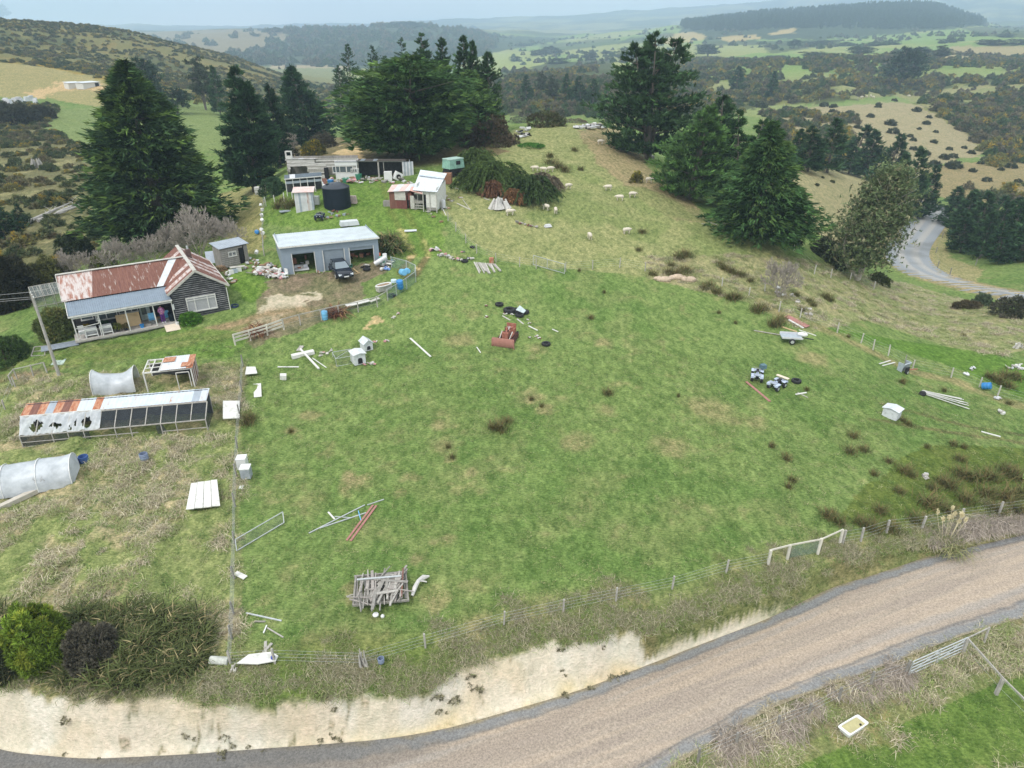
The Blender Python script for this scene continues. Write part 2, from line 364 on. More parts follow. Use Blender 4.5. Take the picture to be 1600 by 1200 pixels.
# far fields
ff = sst(_dz, 480, 600)
lay(C(116, 138, 78), ff*.9)
lay(C(66, 72, 56), sst(_dz, 2500, 3000)*.9); lay(C(96, 100, 76), sst(_dz, 2500, 3000)*sst(NF, .52, .6)*.6)
lay(C(150, 146, 100), ff*sst(NF+N3*.2, .6, .72)*.6)
def ffp(col, w, pts): lay(col, inpoly(PU+(N3-.5)*16, PV+(NF-.5)*5+(N3-.5)*3, pts)*w)
blue = C(52, 62, 44)
ffp(blue, ff*.95, [(1064,37),(1180,24),(1300,10),(1400,5),(1470,5),(1530,30),(1535,40),(1450,50),(1300,60),(1180,62),(1060,60)])
ffp(blue, ff*.8, [(1100,58),(1200,64),(1290,60),(1290,70),(1100,72)])
ffp(C(168, 150, 104), ff*.9, [(1035,52),(1085,49),(1110,58),(1060,70),(1030,68)])
ffp(C(172, 152, 104), ff*.9, [(1120,60),(1190,53),(1185,60),(1140,66)])
ffp(C(172, 152, 104), ff*.9, [(1200,50),(1245,43),(1240,50),(1210,56)])
ffp(blue, ff*.8, [(985,58),(1050,48),(1055,56),(1010,66),(960,70)])
ffp(C(58, 68, 50), ff*.95, [(150,50),(400,40),(650,35),(720,38),(780,55),(900,60),(840,70),(760,85),(700,112),(560,108),(400,108),(330,100),(220,70)])
ffp(C(130, 118, 92), ff*.9, [(180,50),(440,45),(452,62),(380,85),(330,92),(300,82),(210,62)])
ffp(C(120, 124, 90), ff*.95, [(400,104),(540,104),(545,150),(440,150)])
ffp(C(168, 150, 128), ff*.7, [(420,103),(545,103),(545,108),(420,109)])
ffp(C(90, 84, 64), ff*.7, [(440,135),(560,135),(560,160),(440,160)])
ffp(C(140, 148, 88), ff*.9, [(770,85),(860,82),(860,108),(770,112)])
ffp(C(62, 70, 50), ff*.7, [(840,70),(960,60),(980,66),(900,78),(850,82)])
ffp(C(62, 70, 46), ff*.9, [(780,115),(870,98),(960,92),(960,125),(780,135)])
ffp(C(64, 72, 46), ff*.8, [(1190,70),(1320,60),(1310,72),(1200,84)])
ffp(C(150, 136, 104), ff*.9, [(1480,72),(1640,70),(1640,96),(1470,98)])
ffp(C(62, 66, 46), ff*.8, [(1500,44),(1640,36),(1640,60),(1540,56)])
# left hill
lf = sst(_dz, 255, 330)*sst(PU+W1, 560, 500)*sst(PV+.0*PU, 30, 31)**0*sst(_dz, 900, 700)
lay(C(112, 108, 70), lf*.95)
lay(C(76, 84, 56), lf*sst(N3, .52, .6)*.8)
lay(C(158, 134, 58), lf*sst(N3*.5+N1*.5, .45, .58)*inpoly(U, V, [(-600,60),(0,85),(200,110),(300,150),(200,150),(0,110),(-600,100)])*.85)
lay(C(132, 112, 64), lf*sst(N1, .58, .68)*.5)
lay(C(146, 138, 98), inpoly(U, V, [(-600,90),(0,97),(90,108),(150,122),(180,135),(175,170),(110,160),(60,150),(0,152),(-600,160)])*sst(_dz, 200, 230)*.95)
lay(C(114, 128, 82), inpoly(U, V, [(20,175),(120,170),(180,165),(360,160),(420,190),(420,230),(340,235),(140,240),(60,220),(20,200)])*sst(_dz, 120, 150)*.9)
lay(C(106, 102, 76), inpoly(U, V, [(-600,160),(0,158),(90,170),(60,200),(140,240),(140,330),(150,400),(90,440),(60,470),(-600,480)])*sst(_dz, 66, 74)*.9)
lay(C(138, 134, 98), inpoly(U, V, [(-600,160),(140,240),(140,330),(150,400),(-600,480)])*sst(_dz, 66, 74)*sst(N2, .55, .65)*.7)
lay(C(186, 160, 124), inpoly(U, V, [(38,148),(70,135),(105,128),(165,132),(160,140),(90,142),(55,156)])*sst(_dz, 200, 220)*.9)
lay(C(140, 134, 94), inpoly(U, V, [(340,300),(400,290),(415,330),(405,390),(360,400),(350,340)])*.85)
lay(C(112, 98, 76), inpoly(U, V, [(440,215),(720,215),(790,235),(740,262),(690,272),(640,262),(440,256)])*sst(_dz, 100, 104)*.85)
lay(C(196, 172, 132), inpoly(U, V, [(528,236),(545,228),(575,238),(572,250),(530,250)])*sst(_dz, 98, 106)*.9)
# yard: driveway, gravel, track
yard = inpoly(U, V, [(395,445),(430,434),(452,428),(520,424),(592,404),(606,416),(588,434),(566,442),(556,466),(520,482),(480,502),(430,522),(378,538),(366,522),(385,480)])
lay(C(124, 112, 96), yard*(.72+.25*sst(N1*.5+N2*.5, .36, .5)))
lay(C(196, 183, 164), inpoly(PU+(N4-.5)*30, PV+(N4-.5)*12, [(388,518),(398,492),(412,470),(430,462),(465,462),(506,457),(508,466),(480,474),(458,488),(430,506),(398,524)])*.85)
dr = dist_line([(-300,600),(-60,590),(0,583),(60,570),(130,556),(200,546),(270,533),(340,520),(390,508),(420,498),(470,490)])
lay(C(124, 112, 86), sst(dr+(N2-.5)*.9, 2.0, .8)*.6)
for off in (-.75, .75):
    pass
dt = dr
lay(C(140, 124, 98), sst(np.abs(dt-.8)+(N4-.5)*.5, .6, .2)*.85)
tr = dist_line([(600,268),(612,300),(622,330),(636,355),(648,375),(656,400),(640,425)])
lay(C(112, 100, 72), sst(np.abs(tr-.85)+(N4-.5)*.6, .6, .2)*.85)
lay(C(196, 172, 132), sst(np.abs(tr-.8)+(N4-.5)*.5, .6, .35)*inpoly(U, V, [(620,352),(680,352),(680,420),(620,420)])*sst(N2, .46, .52))
lay(C(190, 168, 130), inpoly(PU+(N4-.5)*14, PV+(N4-.5)*10, [(566,512),(578,500),(592,494),(596,500),(584,508),(570,514)])*.9)
lay(C(96, 128, 58), inpoly(PU, PV, [(-200,600),(-200,575),(0,560),(120,545),(200,528),(300,510),(400,520),(360,560),(200,560),(0,585)])*.6)
lay(C(96, 126, 52), inpoly(U, V, [(352,425),(410,425),(412,450),(380,470),(358,460)])*.8+inpoly(U, V, [(410,290),(600,270),(700,330),(690,400),(610,400),(600,360),(410,350)])*.6)
for t_, pts in ((.55, [(1360,655),(1420,665),(1480,675),(1560,685),(1640,700)]), (.45, [(1380,632),(1450,650),(1520,668),(1600,680)])):
    d = dist_line(pts); lay(C(98, 90, 66), sst(d+(N4-.5)*.4, .35, .12)*.7)
d = dist_line([(1180,517),(1220,523)]); lay(C(130, 118, 84), sst(d, .35, .1)*.5)
d = dist_line([(1190,470),(1217,490),(1250,500),(1308,523),(1364,550),(1425,581),(1486,593),(1558,623),(1640,645)]); lay(C(140, 132, 98), sst(d+(N4-.5)*.9+(N2-.5), 1.1, .3)*.8)
# dead patches in the paddock
for u, v, r in ((690,696,1.2),(700,720,.5),(455,675,.6),(480,650,1.0),(545,742,.6),(945,640,1.0),(940,535,.9),(720,530,1.5),(850,640,.8),(560,755,1.0),(735,740,.8),(620,770,.5),(700,845,.7),(660,870,.6),
                (1110,640,2.2),(900,690,1.4),(1050,700,1.5),(830,620,1.2),(1270,560,1.6),(640,745,.7),(545,930,.7),(680,935,.9),(500,1010,1.2),(590,1015,.9),(1180,660,1.3),(750,990,1.),(840,545,1.1),(690,665,.9)):
    g = G(u, v); d = np.hypot(GX-g[0], (GY-g[1])); lay(C(148, 136, 104), sst(d+(N4-.5)*1.6+(N2-.5)*1.2, r*1.3, r*.3)*.62)
# fence-line verge south of paddock
ybv = yb(GX)
verge = sst(GY-ybv-(N1-.5)*2, 3.6, 1.8)*(GY < 75)*(GX > -70)
lay(C(134, 128, 94), verge*(.5+.35*sst(N2, .4, .6)))
lay(C(92, 112, 54), verge*sst(N1, .56, .64)*.7)
# clay cut bank
t_b = (GY-yn(GX)+.2)/np.maximum(ybv-yn(GX), .5)
cut = sst(GX, 17.5, 12.5)*.999+sst(N1, .5, .6)*sst(GX, 24, 12)*.5
bank = np.where((GY < 60), sst(t_b+(N4-.5)*.22+(N2-.5)*.2, -.02, .05)*sst(t_b+(N4-.5)*.3+(N2-.5)*.25, 1.05, .93), 0)*np.clip(cut, 0, 1)
clay = C(212, 202, 184)
lay(clay, bank); lay(C(218, 212, 200), bank*sst(N2, .45, .65)*.8); 
lay(C(204, 182, 130), bank*sst(N1*.5+N2*.5, .46, .6)*sst(GX, -12, -2)*sst(t_b, .75, .3)*.7); lay(C(208, 188, 158), bank*sst(fbm(GX/3.1, GY/1.2, 141, 4), .52, .66)*.4)
lay(C(150, 140, 112), bank*sst(t_b, .10, .02)*.3*sst(N4, .3, .6))
lay(C(120, 114, 92), bank*sst(fbm(GX/.5, GY/.4, 151, 4), .68, .74)*sst(N1, .46, .58)*.6)
_ero = fbm(GX/.28, GY/2.2, 161, 4); lay(C(192, 178, 154), bank*sst(_ero, .62, .72)*.15)
lay(C(82, 112, 46), (ys(GX)-GY > 3.0)*(GY < 60)*(.6+.4*N1)); lay(C(140, 134, 94), ((ys(GX)-GY > .3))*(GY < 60)*sst(N2+sst(ys(GX)-GY, 4, 1)*.14, .6, .7)*.7)
lay(C(104, 100, 84), (ys(GX)-GY > -.5)*(ys(GX)-GY < 2.2)*(GY < 60)*.5)
# brown damp patch at right
lay(C(84, 96, 40), inpoly(U, V, [(1370,740),(1440,700),(1640,700),(1640,800),(1480,800),(1360,830),(1300,810)])*.7)
# far-road shoulders
_m = (GX > 40) & (GY > 80) & (GY < 240); _d = np.full(GX.shape, 99.); _d[_m] = pdist(GX[_m], GY[_m], _fr)[0]
lay(C(158, 140, 112), sst(_d+(N4-.5)*1.5, 5, 3.2)*.8)
COLR = np.clip(COLR, 0, 1)
# ground material
def ground_mat():
    m = bpy.data.materials.new('ground_cover'); m.use_nodes = True; nt = m.node_tree; N = nt.nodes; L = nt.links; b = N['Principled BSDF']
    b.inputs['Roughness'].default_value = .95; b.inputs['Specular IOR Level'].default_value = .08
    at = N.new('ShaderNodeAttribute'); at.attribute_name = 'Col'; g = N.new('ShaderNodeNewGeometry')
    def nz(sc, det, st=None):
        src = g.outputs['Position']
        if st: mp = N.new('ShaderNodeMapping'); mp.inputs['Scale'].default_value = st; mp.inputs['Rotation'].default_value = (0, 0, .6); L.new(src, mp.inputs[0]); src = mp.outputs[0]
        n = N.new('ShaderNodeTexNoise'); n.inputs['Scale'].default_value = sc; n.inputs['Detail'].default_value = det; n.inputs['Roughness'].default_value = .7; L.new(src, n.inputs['Vector']); return n
    a = nz(2.0, 8, (1, .55, 1)); c = nz(9, 4, (.5, 1, 1)); d = nz(.35, 6)
    def ramp(n, p0, p1, c0, c1):
        r = N.new('ShaderNodeValToRGB'); r.color_ramp.elements[0].position = p0; r.color_ramp.elements[1].position = p1
        r.color_ramp.elements[0].color = (*c0, 1); r.color_ramp.elements[1].color = (*c1, 1); L.new(n.outputs[0], r.inputs[0]); return r
    def mul(x, y, f=1):
        k = N.new('ShaderNodeMix'); k.data_type = 'RGBA'; k.blend_type = 'MULTIPLY'; L.new(fr_.outputs[0], k.inputs[0]); L.new(x, k.inputs[6]); L.new(y, k.inputs[7]); return k.outputs[2]
    bw = N.new('ShaderNodeRGBToBW'); L.new(at.outputs[0], bw.inputs[0]); fr_ = N.new('ShaderNodeMapRange'); fr_.inputs[1].default_value = .33; fr_.inputs[2].default_value = .5; fr_.inputs[3].default_value = 1; fr_.inputs[4].default_value = .3; L.new(bw.outputs[0], fr_.inputs[0])
    o = mul(at.outputs[0], ramp(a, .36, .66, (.60, .66, .56), (1.42, 1.32, 1.28)).outputs[0])
    o = mul(o, ramp(c, .34, .66, (.58, .64, .58), (1.42, 1.36, 1.42)).outputs[0])
    o = mul(o, ramp(d, .35, .65, (.86, .9, .84), (1.12, 1.07, 1.1)).outputs[0])
    L.new(o, b.inputs['Base Color'])
    bp = N.new('ShaderNodeBump'); bp.inputs['Strength'].default_value = .8; bp.inputs['Distance'].default_value = .09; L.new(c.outputs[0], bp.inputs['Height'])
    b2 = N.new('ShaderNodeBump'); b2.inputs['Strength'].default_value = .7; b2.inputs['Distance'].default_value = .25; L.new(a.outputs[0], b2.inputs['Height']); L.new(bp.outputs[0], b2.inputs['Normal'])
    L.new(b2.outputs[0], b.inputs['Normal']); return m
gm = ground_mat()
nr, nc = GX.shape
idx = np.arange(nr*nc).reshape(nr, nc)
quads = np.stack((idx[:-1, :-1], idx[:-1, 1:], idx[1:, 1:], idx[1:, :-1]), -1).reshape(-1, 4)
VV = np.stack((GX, GY, GH), -1).reshape(-1, 3); CC = COLR.reshape(-1, 3)
fc = quads[:, 0]
is_bank = (bank.ravel()[fc] > .5); is_far = (GY.ravel()[fc] > 300); is_yard = (yard.ravel()[fc] > .5) & ~is_far
for nm, mask in (('ground', ~(is_bank | is_far | is_yard)), ('clay_bank', is_bank), ('hills', is_far), ('driveway', is_yard)):
    Q = quads[mask]; u_, inv = np.unique(Q, return_inverse=True)
    o = fastmesh(nm, VV[u_], inv.reshape(-1, 4), gm, CC[u_], smooth=True); tag(o, kind='structure')
# roads as sheets just above the ground
def road_strip(name, L_, R_, m, n=24, lift=.03, crown=.08):
    L_ = np.array(L_); R_ = np.array(R_); V_ = []; t = np.linspace(0, 1, n); k = len(L_)
    for i in range(k):
        for tt in t: p = L_[i]*(1-tt)+R_[i]*tt; V_.append((p[0], p[1], p[2]+lift+crown*math.sin(math.pi*tt)))
    V_ = np.array(V_); F_ = [(i*n+j, i*n+j+1, (i+1)*n+j+1, (i+1)*n+j) for i in range(k-1) for j in range(n-1)]
    T = np.tile(t, k); xs = V_[:, 0]; ys_ = V_[:, 1]
    return V_, np.array(F_), T, xs, ys_
xs_ = np.arange(-70, 95, .3)
Ln = np.stack((xs_, smooth(yn(xs_)[:, None], 12)[:, 0]+.1, zr(xs_)), 1); Rn = np.stack((xs_+2.2, ys(xs_+2.2)-.2, zr(xs_+2.2)), 1); Rn[:, 1] = smooth(Rn[:, 1][:, None], 12)[:, 0]
def road_mat(nm, bumpd=.03):
    m = bpy.data.materials.new(nm); m.use_nodes = True; nt = m.node_tree; N = nt.nodes; L = nt.links; b = N['Principled BSDF']; b.inputs['Roughness'].default_value = .95; b.inputs['Specular IOR Level'].default_value = .1
    at = N.new('ShaderNodeAttribute'); at.attribute_name = 'Col'; g = N.new('ShaderNodeNewGeometry')
    v = N.new('ShaderNodeTexVoronoi'); v.inputs['Scale'].default_value = 13; L.new(g.outputs['Position'], v.inputs['Vector'])
    n = N.new('ShaderNodeTexNoise'); n.inputs['Scale'].default_value = 9; n.inputs['Detail'].default_value = 8; n.inputs['Roughness'].default_value = .75; L.new(g.outputs['Position'], n.inputs['Vector'])
    r = N.new('ShaderNodeValToRGB'); r.color_ramp.elements[0].position = .35; r.color_ramp.elements[1].position = .65; r.color_ramp.elements[0].color = (.66, .66, .66, 1); r.color_ramp.elements[1].color = (1.3, 1.3, 1.3, 1); L.new(n.outputs[0], r.inputs[0])
    k = N.new('ShaderNodeMix'); k.data_type = 'RGBA'; k.blend_type = 'MULTIPLY'; k.inputs[0].default_value = 1; L.new(at.outputs[0], k.inputs[6]); L.new(r.outputs[0], k.inputs[7])
    s = N.new('ShaderNodeMapRange'); s.inputs[1].default_value = 0; s.inputs[2].default_value = .6; s.inputs[3].default_value = .8; s.inputs[4].default_value = 1.15; L.new(v.outputs['Distance'], s.inputs[0])
    k2 = N.new('ShaderNodeMix'); k2.data_type = 'RGBA'; k2.blend_type = 'MULTIPLY'; k2.inputs[0].default_value = .7; L.new(k.outputs[2], k2.inputs[6]); L.new(s.outputs[0], k2.inputs[7])
    L.new(k2.outputs[2], b.inputs['Base Color'])
    bp = N.new('ShaderNodeBump'); bp.inputs['Strength'].default_value = .6; bp.inputs['Distance'].default_value = bumpd; L.new(n.outputs[0], bp.inputs['Height']); L.new(bp.outputs[0], b.inputs['Normal']); return m
rm = road_mat('gravel')
V_, F_, T, X_, Yy = road_strip('road', Ln, Rn, rm, 64)
nn = fbm(X_/2, Yy/2, 201, 4); n2 = fbm(X_/.5, Yy/.5, 210, 3); n3 = fbm((X_*.93+Yy*.37)/9, (Yy*.93-X_*.37)/.5, 220, 4)
Tj = T+(nn-.5)*.05+(n2-.5)*.03
c = np.tile(C(152, 140, 127), (len(V_), 1))
def layc(c, col, w): w = np.clip(w, 0, 1)[:, None]; return c*(1-w)+np.asarray(col)*w
c = layc(c, C(166, 150, 133), sst(n3, .45, .6)*.6); c = layc(c, C(140, 128, 118), sst(n3, .45, .35)*.5)
for tt in (.30, .46, .60, .76): c = layc(c, C(146, 134, 124), sst(np.abs(Tj-tt), .05, .015)*.28)
sh_n = .125; sh_s = .85
c = layc(c, C(122, 124, 126), sst(Tj+(n2-.5)*.05, sh_n, sh_n-.05)*.9); c = layc(c, C(122, 123, 124), sst(Tj+(n2-.5)*.06, sh_s, sh_s+.06)*.9); c = layc(c, C(132, 122, 98), sst(T+(nn-.5)*.09+(n2-.5)*.05, .035, .0)*.9+sst(T+(nn-.5)*.1+(n2-.5)*.05, .965, 1.)*.9)
c = layc(c, C(90, 94, 96), sst(np.abs(Tj-sh_n+.02), .02, .005)*.5); c = layc(c, C(90, 92, 94), sst(np.abs(Tj-sh_s-.01), .02, .005)*.6)
c = layc(c, C(104, 102, 100), sst(X_, 0, -10)*sst(Tj, .3, .14)*.8)
c = layc(c, C(142, 138, 134), sst(np.abs(Tj-.17-.05*nn), .05, .02)*sst(n3, .4, .6)*.5+sst(np.abs(Tj-.74), .06, .02)*sst(X_, 10, 22)*.5)
V_[:, 2] += (n2-.5)*.02
o = fastmesh('road', V_, F_, rm, c, smooth=True); tag(o, kind='structure')
# far road
T_ = np.gradient(_fr[:, :2], axis=0); T_ /= np.linalg.norm(T_, axis=1)[:, None]; Nn = np.stack((-T_[:, 1], T_[:, 0]), 1)
wd = 4.0
L2 = np.concatenate((_fr[:, :2]+Nn*wd, _fr[:, 2:]), 1); R2 = np.concatenate((_fr[:, :2]-Nn*wd, _fr[:, 2:]), 1)
V_, F_, T, X_, Yy = road_strip('road', L2, R2, rm, 16, lift=.12, crown=.15)
n3 = fbm(X_/5, Yy/5, 230, 3); c = np.tile(C(136, 140, 144), (len(V_), 1)); c = layc(c, C(164, 160, 154), sst(np.abs(T-.35), .12, .04)*.7+sst(np.abs(T-.68), .12, .04)*.7); c = layc(c, C(110, 112, 112), sst(n3, .55, .7)*.6)
o = fastmesh('far_road', V_, F_, rm, c, smooth=True); tag(o, kind='structure')
# ------------------------------------------------------------------ light and air
w = bpy.data.worlds.new('World'); SC.world = w; w.use_nodes = True; nt = w.node_tree; N = nt.nodes; L = nt.links
bg = N['Background']; sky = N.new('ShaderNodeTexSky'); sky.sky_type = 'NISHITA'; sky.sun_disc = False
SUN_EL, SUN_AZ = math.radians(52), math.radians(215)
sky.sun_elevation = SUN_EL; sky.sun_rotation = SUN_AZ; sky.air_density = 1; sky.dust_density = 2
tc = N.new('ShaderNodeTexCoord'); sx = N.new('ShaderNodeSeparateXYZ'); L.new(tc.outputs['Generated'], sx.inputs[0])
mp = N.new('ShaderNodeMapping'); mp.inputs['Scale'].default_value = (1.2, 1.2, 16); L.new(tc.outputs['Generated'], mp.inputs[0])
nz = N.new('ShaderNodeTexNoise'); nz.inputs['Scale'].default_value = 2.2; nz.inputs['Detail'].default_value = 6; L.new(mp.outputs[0], nz.inputs['Vector'])
rp = N.new('ShaderNodeValToRGB'); rp.color_ramp.elements[0].position = .35; rp.color_ramp.elements[1].position = .72
rp.color_ramp.elements[0].color = (9.6, 11.0, 11.8, 1); rp.color_ramp.elements[1].color = (12.0, 12.6, 12.8, 1); L.new(nz.outputs[0], rp.inputs[0])
zr_ = N.new('ShaderNodeMapRange'); zr_.inputs[1].default_value = .0; zr_.inputs[2].default_value = .8; zr_.inputs[3].default_value = 0; zr_.inputs[4].default_value = 1; L.new(sx.outputs[2], zr_.inputs[0]); zc_ = N.new('ShaderNodeMix'); zc_.data_type = 'RGBA'; L.new(zr_.outputs[0], zc_.inputs[0]); zc_.inputs[6].default_value = (1, 1, 1, 1); zc_.inputs[7].default_value = (1.72, 1.6, 1.5, 1)
mu = N.new('ShaderNodeMix'); mu.data_type = 'RGBA'; mu.blend_type = 'MULTIPLY'; mu.inputs[0].default_value = 1; L.new(rp.outputs[0], mu.inputs[6]); L.new(zc_.outputs[2], mu.inputs[7])
mx = N.new('ShaderNodeMix'); mx.data_type = 'RGBA'; mx.inputs[0].default_value = .86; L.new(sky.outputs[0], mx.inputs[6]); L.new(mu.outputs[2], mx.inputs[7])
L.new(mx.outputs[2], bg.inputs[0]); bg.inputs[1].default_value = .088
sd = bpy.data.lights.new('sun', 'SUN'); sd.energy = 2.1; sd.angle = math.radians(13); sd.color = (1, .97, .92)
so = bpy.data.objects.new('sun', sd); COL.objects.link(so)
_d = Vector((math.sin(SUN_AZ)*math.cos(SUN_EL), math.cos(SUN_AZ)*math.cos(SUN_EL), math.sin(SUN_EL)))
so.rotation_euler = _d.to_track_quat('Z', 'Y').to_euler(); so.location = (0, 0, 60)
SC.view_settings.view_transform = 'Standard'; SC.view_settings.look = 'None'; SC.view_settings.gamma = 1; SC.view_settings.exposure = .12
hz = MB().box((0, 4500, 0), (24000, 11000, 2), None)
zlo = float(GH.min())-2; zhi = max(float(GH.max()), 40)+5
hz = MB().box((0, 3500, (zlo+zhi)/2), (18000, 7200, zhi-zlo))
hm = bpy.data.materials.new('haze_air'); hm.use_nodes = True; hn = hm.node_tree; hn.nodes.clear()
pv = hn.nodes.new('ShaderNodeVolumePrincipled'); ou = hn.nodes.new('ShaderNodeOutputMaterial'); hn.links.new(pv.outputs[0], ou.inputs['Volume'])
pv.inputs['Density'].default_value = .00026; pv.inputs['Color'].default_value = (.60, .79, 1, 1); pv.inputs['Anisotropy'].default_value = .0
if HAZE:
    ho = hz.build('haze', hm); tag(ho, kind='stuff')
    SC.cycles.volume_bounces = 1
# ------------------------------------------------------------------ vegetation
SC.cycles.max_bounces = 5; SC.cycles.diffuse_bounces = 3; SC.cycles.glossy_bounces = 2; SC.cycles.transparent_max_bounces = 12; SC.cycles.transmission_bounces = 3
def unit(a): return a/(np.linalg.norm(a, axis=-1, keepdims=True)+1e-9)
def tufts(C_, D, size, n, spread, rg, wr=.3, bend=0):
    """n narrow leaf blades round each centre, each a triangle"""
    Nn_ = len(C_); size = np.broadcast_to(size, (Nn_,))
    d = unit(D[:, None]+rg.normal(0, spread, (Nn_, n, 3))); L_ = size[:, None, None]*rg.uniform(.55, 1.25, (Nn_, n, 1))
    b = C_[:, None]+rg.normal(0, .16, (Nn_, n, 3))*size[:, None, None]
    side = unit(np.cross(d, rg.normal(0, 1, (Nn_, n, 3))))*L_*wr*.5
    tip = b+d*L_; tip[..., 2] -= bend*L_[..., 0]
    V_ = np.stack((b-side, b+side, tip), 2).reshape(-1, 3)
    return V_, np.arange(len(V_)).reshape(-1, 3)
def tuft_cols(base, N_, per, rg, var=.28, alt=None, pa=0):
    f = np.clip(rg.normal(1, var, (N_, 1)), .35, 1.9); c = np.asarray(base)[None]*f
    if alt is not None:
        m = rg.random((N_, 1)) < pa; c = np.where(m, np.asarray(alt)[None]*f, c)
    return np.repeat(c, per, 0)
leafm = mat('foliage', (.92, .92, .92), rough=.75, var=.12, scale=.8, vcol='Col', spec=.15)
barkm = mat('bark', (.13, .11, .09), var=.35, scale=4, bump=.4, bscale=12)
greybark = mat('grey_bark', (.33, .30, .26), var=.3, scale=4)
G_DARK = C(54, 76, 44); G_MAC = C(52, 78, 38); G_PINE = C(58, 82, 50); G_YNG = C(76, 104, 56); G_GREY = C(84, 92, 68)
def conifer_mesh(H, prof, nb, per, seed, fan=.35, rise=.1, droop=.12, ts=.6, tn=8, up=.3, spread=.45, col=G_DARK, alt=None, pa=.1, trunk=.35, tops=1, wr=.3, lob=.25, inner=.35, base_h=.04, curve=1.0):
    rg = np.random.default_rng(seed); hs, rs = zip(*prof)
    h = rg.uniform(base_h, 1, nb)**curve; az = rg.uniform(0, 2*np.pi, nb)
    R_ = np.interp(h, hs, rs)*(1+lob*(np.sin(az*2+seed+h*5)+np.sin(az*5+h*17+seed*2))/2)*rg.uniform(.72, 1.08, nb)
    ca, sa = np.cos(az), np.sin(az)
    off = np.zeros((nb, 2))
    if tops > 1:
        tx = rg.normal(0, 1, (tops, 2))*np.array(max(rs)*.28); k = rg.integers(0, tops, nb); off = tx[k]*np.clip(h*1.4-.2, 0, 1)[:, None]
        hh_s = rg.uniform(.82, 1.0, tops); hs_k = hh_s[k]
    else: hs_k = np.ones(nb)
    Cs = []; Ds = []; Bid = []
    for j in range(per):
        t = inner+(1-inner)*(j+rg.random(nb))/per
        rad = R_*t; lat = rg.normal(0, 1, nb)*fan*R_*(.25+.75*t)*.45
        z = h*H*hs_k+R_*(rise*t-droop*t*t)+rg.normal(0, .05, nb)*ts
        x = off[:, 0]+ca*rad-sa*lat; y = off[:, 1]+sa*rad+ca*lat
        Cs.append(np.stack((x, y, np.maximum(z, .25)), 1)); sdir = lat/(R_+.01)
        Ds.append(np.stack((ca-sa*sdir*.6, sa+ca*sdir*.6, np.full(nb, up)+rg.normal(0, .15, nb)), 1)); Bid.append(np.arange(nb))
    # top leader tufts
    Cs = np.concatenate(Cs); Ds = np.concatenate(Ds); Bid = np.concatenate(Bid)
    szs = ts*rg.uniform(.7, 1.2, len(Cs))*(1-.35*np.clip(Cs[:, 2]/H, 0, 1))
    V_, F_ = tufts(Cs, Ds, szs, tn, spread, rg, wr)
    bf = np.clip(rg.normal(1, .24, nb), .5, 1.7)[Bid]; tf = np.clip(rg.normal(1, .26, len(Cs)), .45, 1.9)*np.repeat(np.linspace(.72, 1.3, per), nb)  # inner tufts darkened, outer tips lightened: painted bough highlights, also paler new growth
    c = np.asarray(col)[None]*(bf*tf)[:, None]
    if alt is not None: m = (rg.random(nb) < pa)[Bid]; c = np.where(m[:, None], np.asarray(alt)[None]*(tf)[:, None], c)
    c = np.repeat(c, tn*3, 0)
    tr = MB()
    if tops > 1:
        for q in range(tops): tr.tube([(0, 0, -.5), (tx[q][0]*.3, tx[q][1]*.3, H*.35), (tx[q][0], tx[q][1], H*hh_s[q]*.97)], [trunk, trunk*.6, .04], 7)
    else: tr.tube([(0, 0, -.5), (0, 0, H*.1), (.1, 0, H*.5), (0, 0, H*.99)], [trunk*1.25, trunk, trunk*.6, .03], 8)
    for i in range(0, nb, max(1, nb//70)):
        p0 = (off[i, 0]*.8, off[i, 1]*.8, max(.3, h[i]*H*hs_k[i]-.1*R_[i])); p1 = (off[i, 0]+ca[i]*R_[i]*.8, off[i, 1]+sa[i]*R_[i]*.8, h[i]*H*hs_k[i]+R_[i]*(rise-droop)*.7)
        tr.tube([p0, p1], [trunk*.16+.02, .02], 4, cap=False)
    return V_, F_, c, tr
def tree_obj(name, label, cat, loc, data, rz=0, group=None, bark=None):
    V_, F_, c, tr = data; t = thing(name, label, cat, loc, rz, group)
    fastmesh('crown', V_, F_, leafm, c, parent=t); tr.build('trunk', bark or barkm, t, smooth=True); return t
def top_h(u, v, vtop):                                # height of an upright thing based at pixel (u,v) whose top shows at vtop
    p = G(u, v); k = (600-vtop)/FP; y, zb = p[1], p[2]-CH
    # (y*sp+z*cp)/(y*cp-z*sp)=k
    z = y*(k*cp-sp)/(cp+k*sp); return z-zb, p
def pxm(p): return FP/((p[1])*cp-(p[2]-CH)*sp)
MACP = [(0, .80), (.12, 1), (.3, .92), (.5, .70), (.7, .46), (.86, .24), (1, .02)]
PINP = [(0, .55), (.15, .95), (.35, 1), (.55, .78), (.75, .5), (.9, .26), (1, .05)]
DOMP = [(0, .72), (.15, .95), (.35, 1), (.55, .92), (.75, .7), (.9, .42), (1, .1)]
def prof(P, R): return [(a, b*R) for a, b in P]
def planted(nm, label, u, v, vt, wpx, P, seed, nb, per, group=None, zr=0, cat='tree', **kw):
    H, p = top_h(u, v, vt); R_ = wpx/2/pxm(p)
    d = conifer_mesh(H, prof(P, R_), nb, per, seed, **kw); return tree_obj(nm, label, cat, tuple(p), d, rz=seed*1.3, group=group)
planted('macrocarpa_tree', 'huge dark green conical macrocarpa tree standing behind the old cottage, left of photo', 258, 376, 98, 220, MACP, 3, 620, 13, col=G_DARK, alt=C(84, 106, 50), pa=.25, ts=1.15, tn=8, up=.16, spread=.27, wr=.24, fan=.5, rise=.24, droop=.16, trunk=.7, lob=.22)
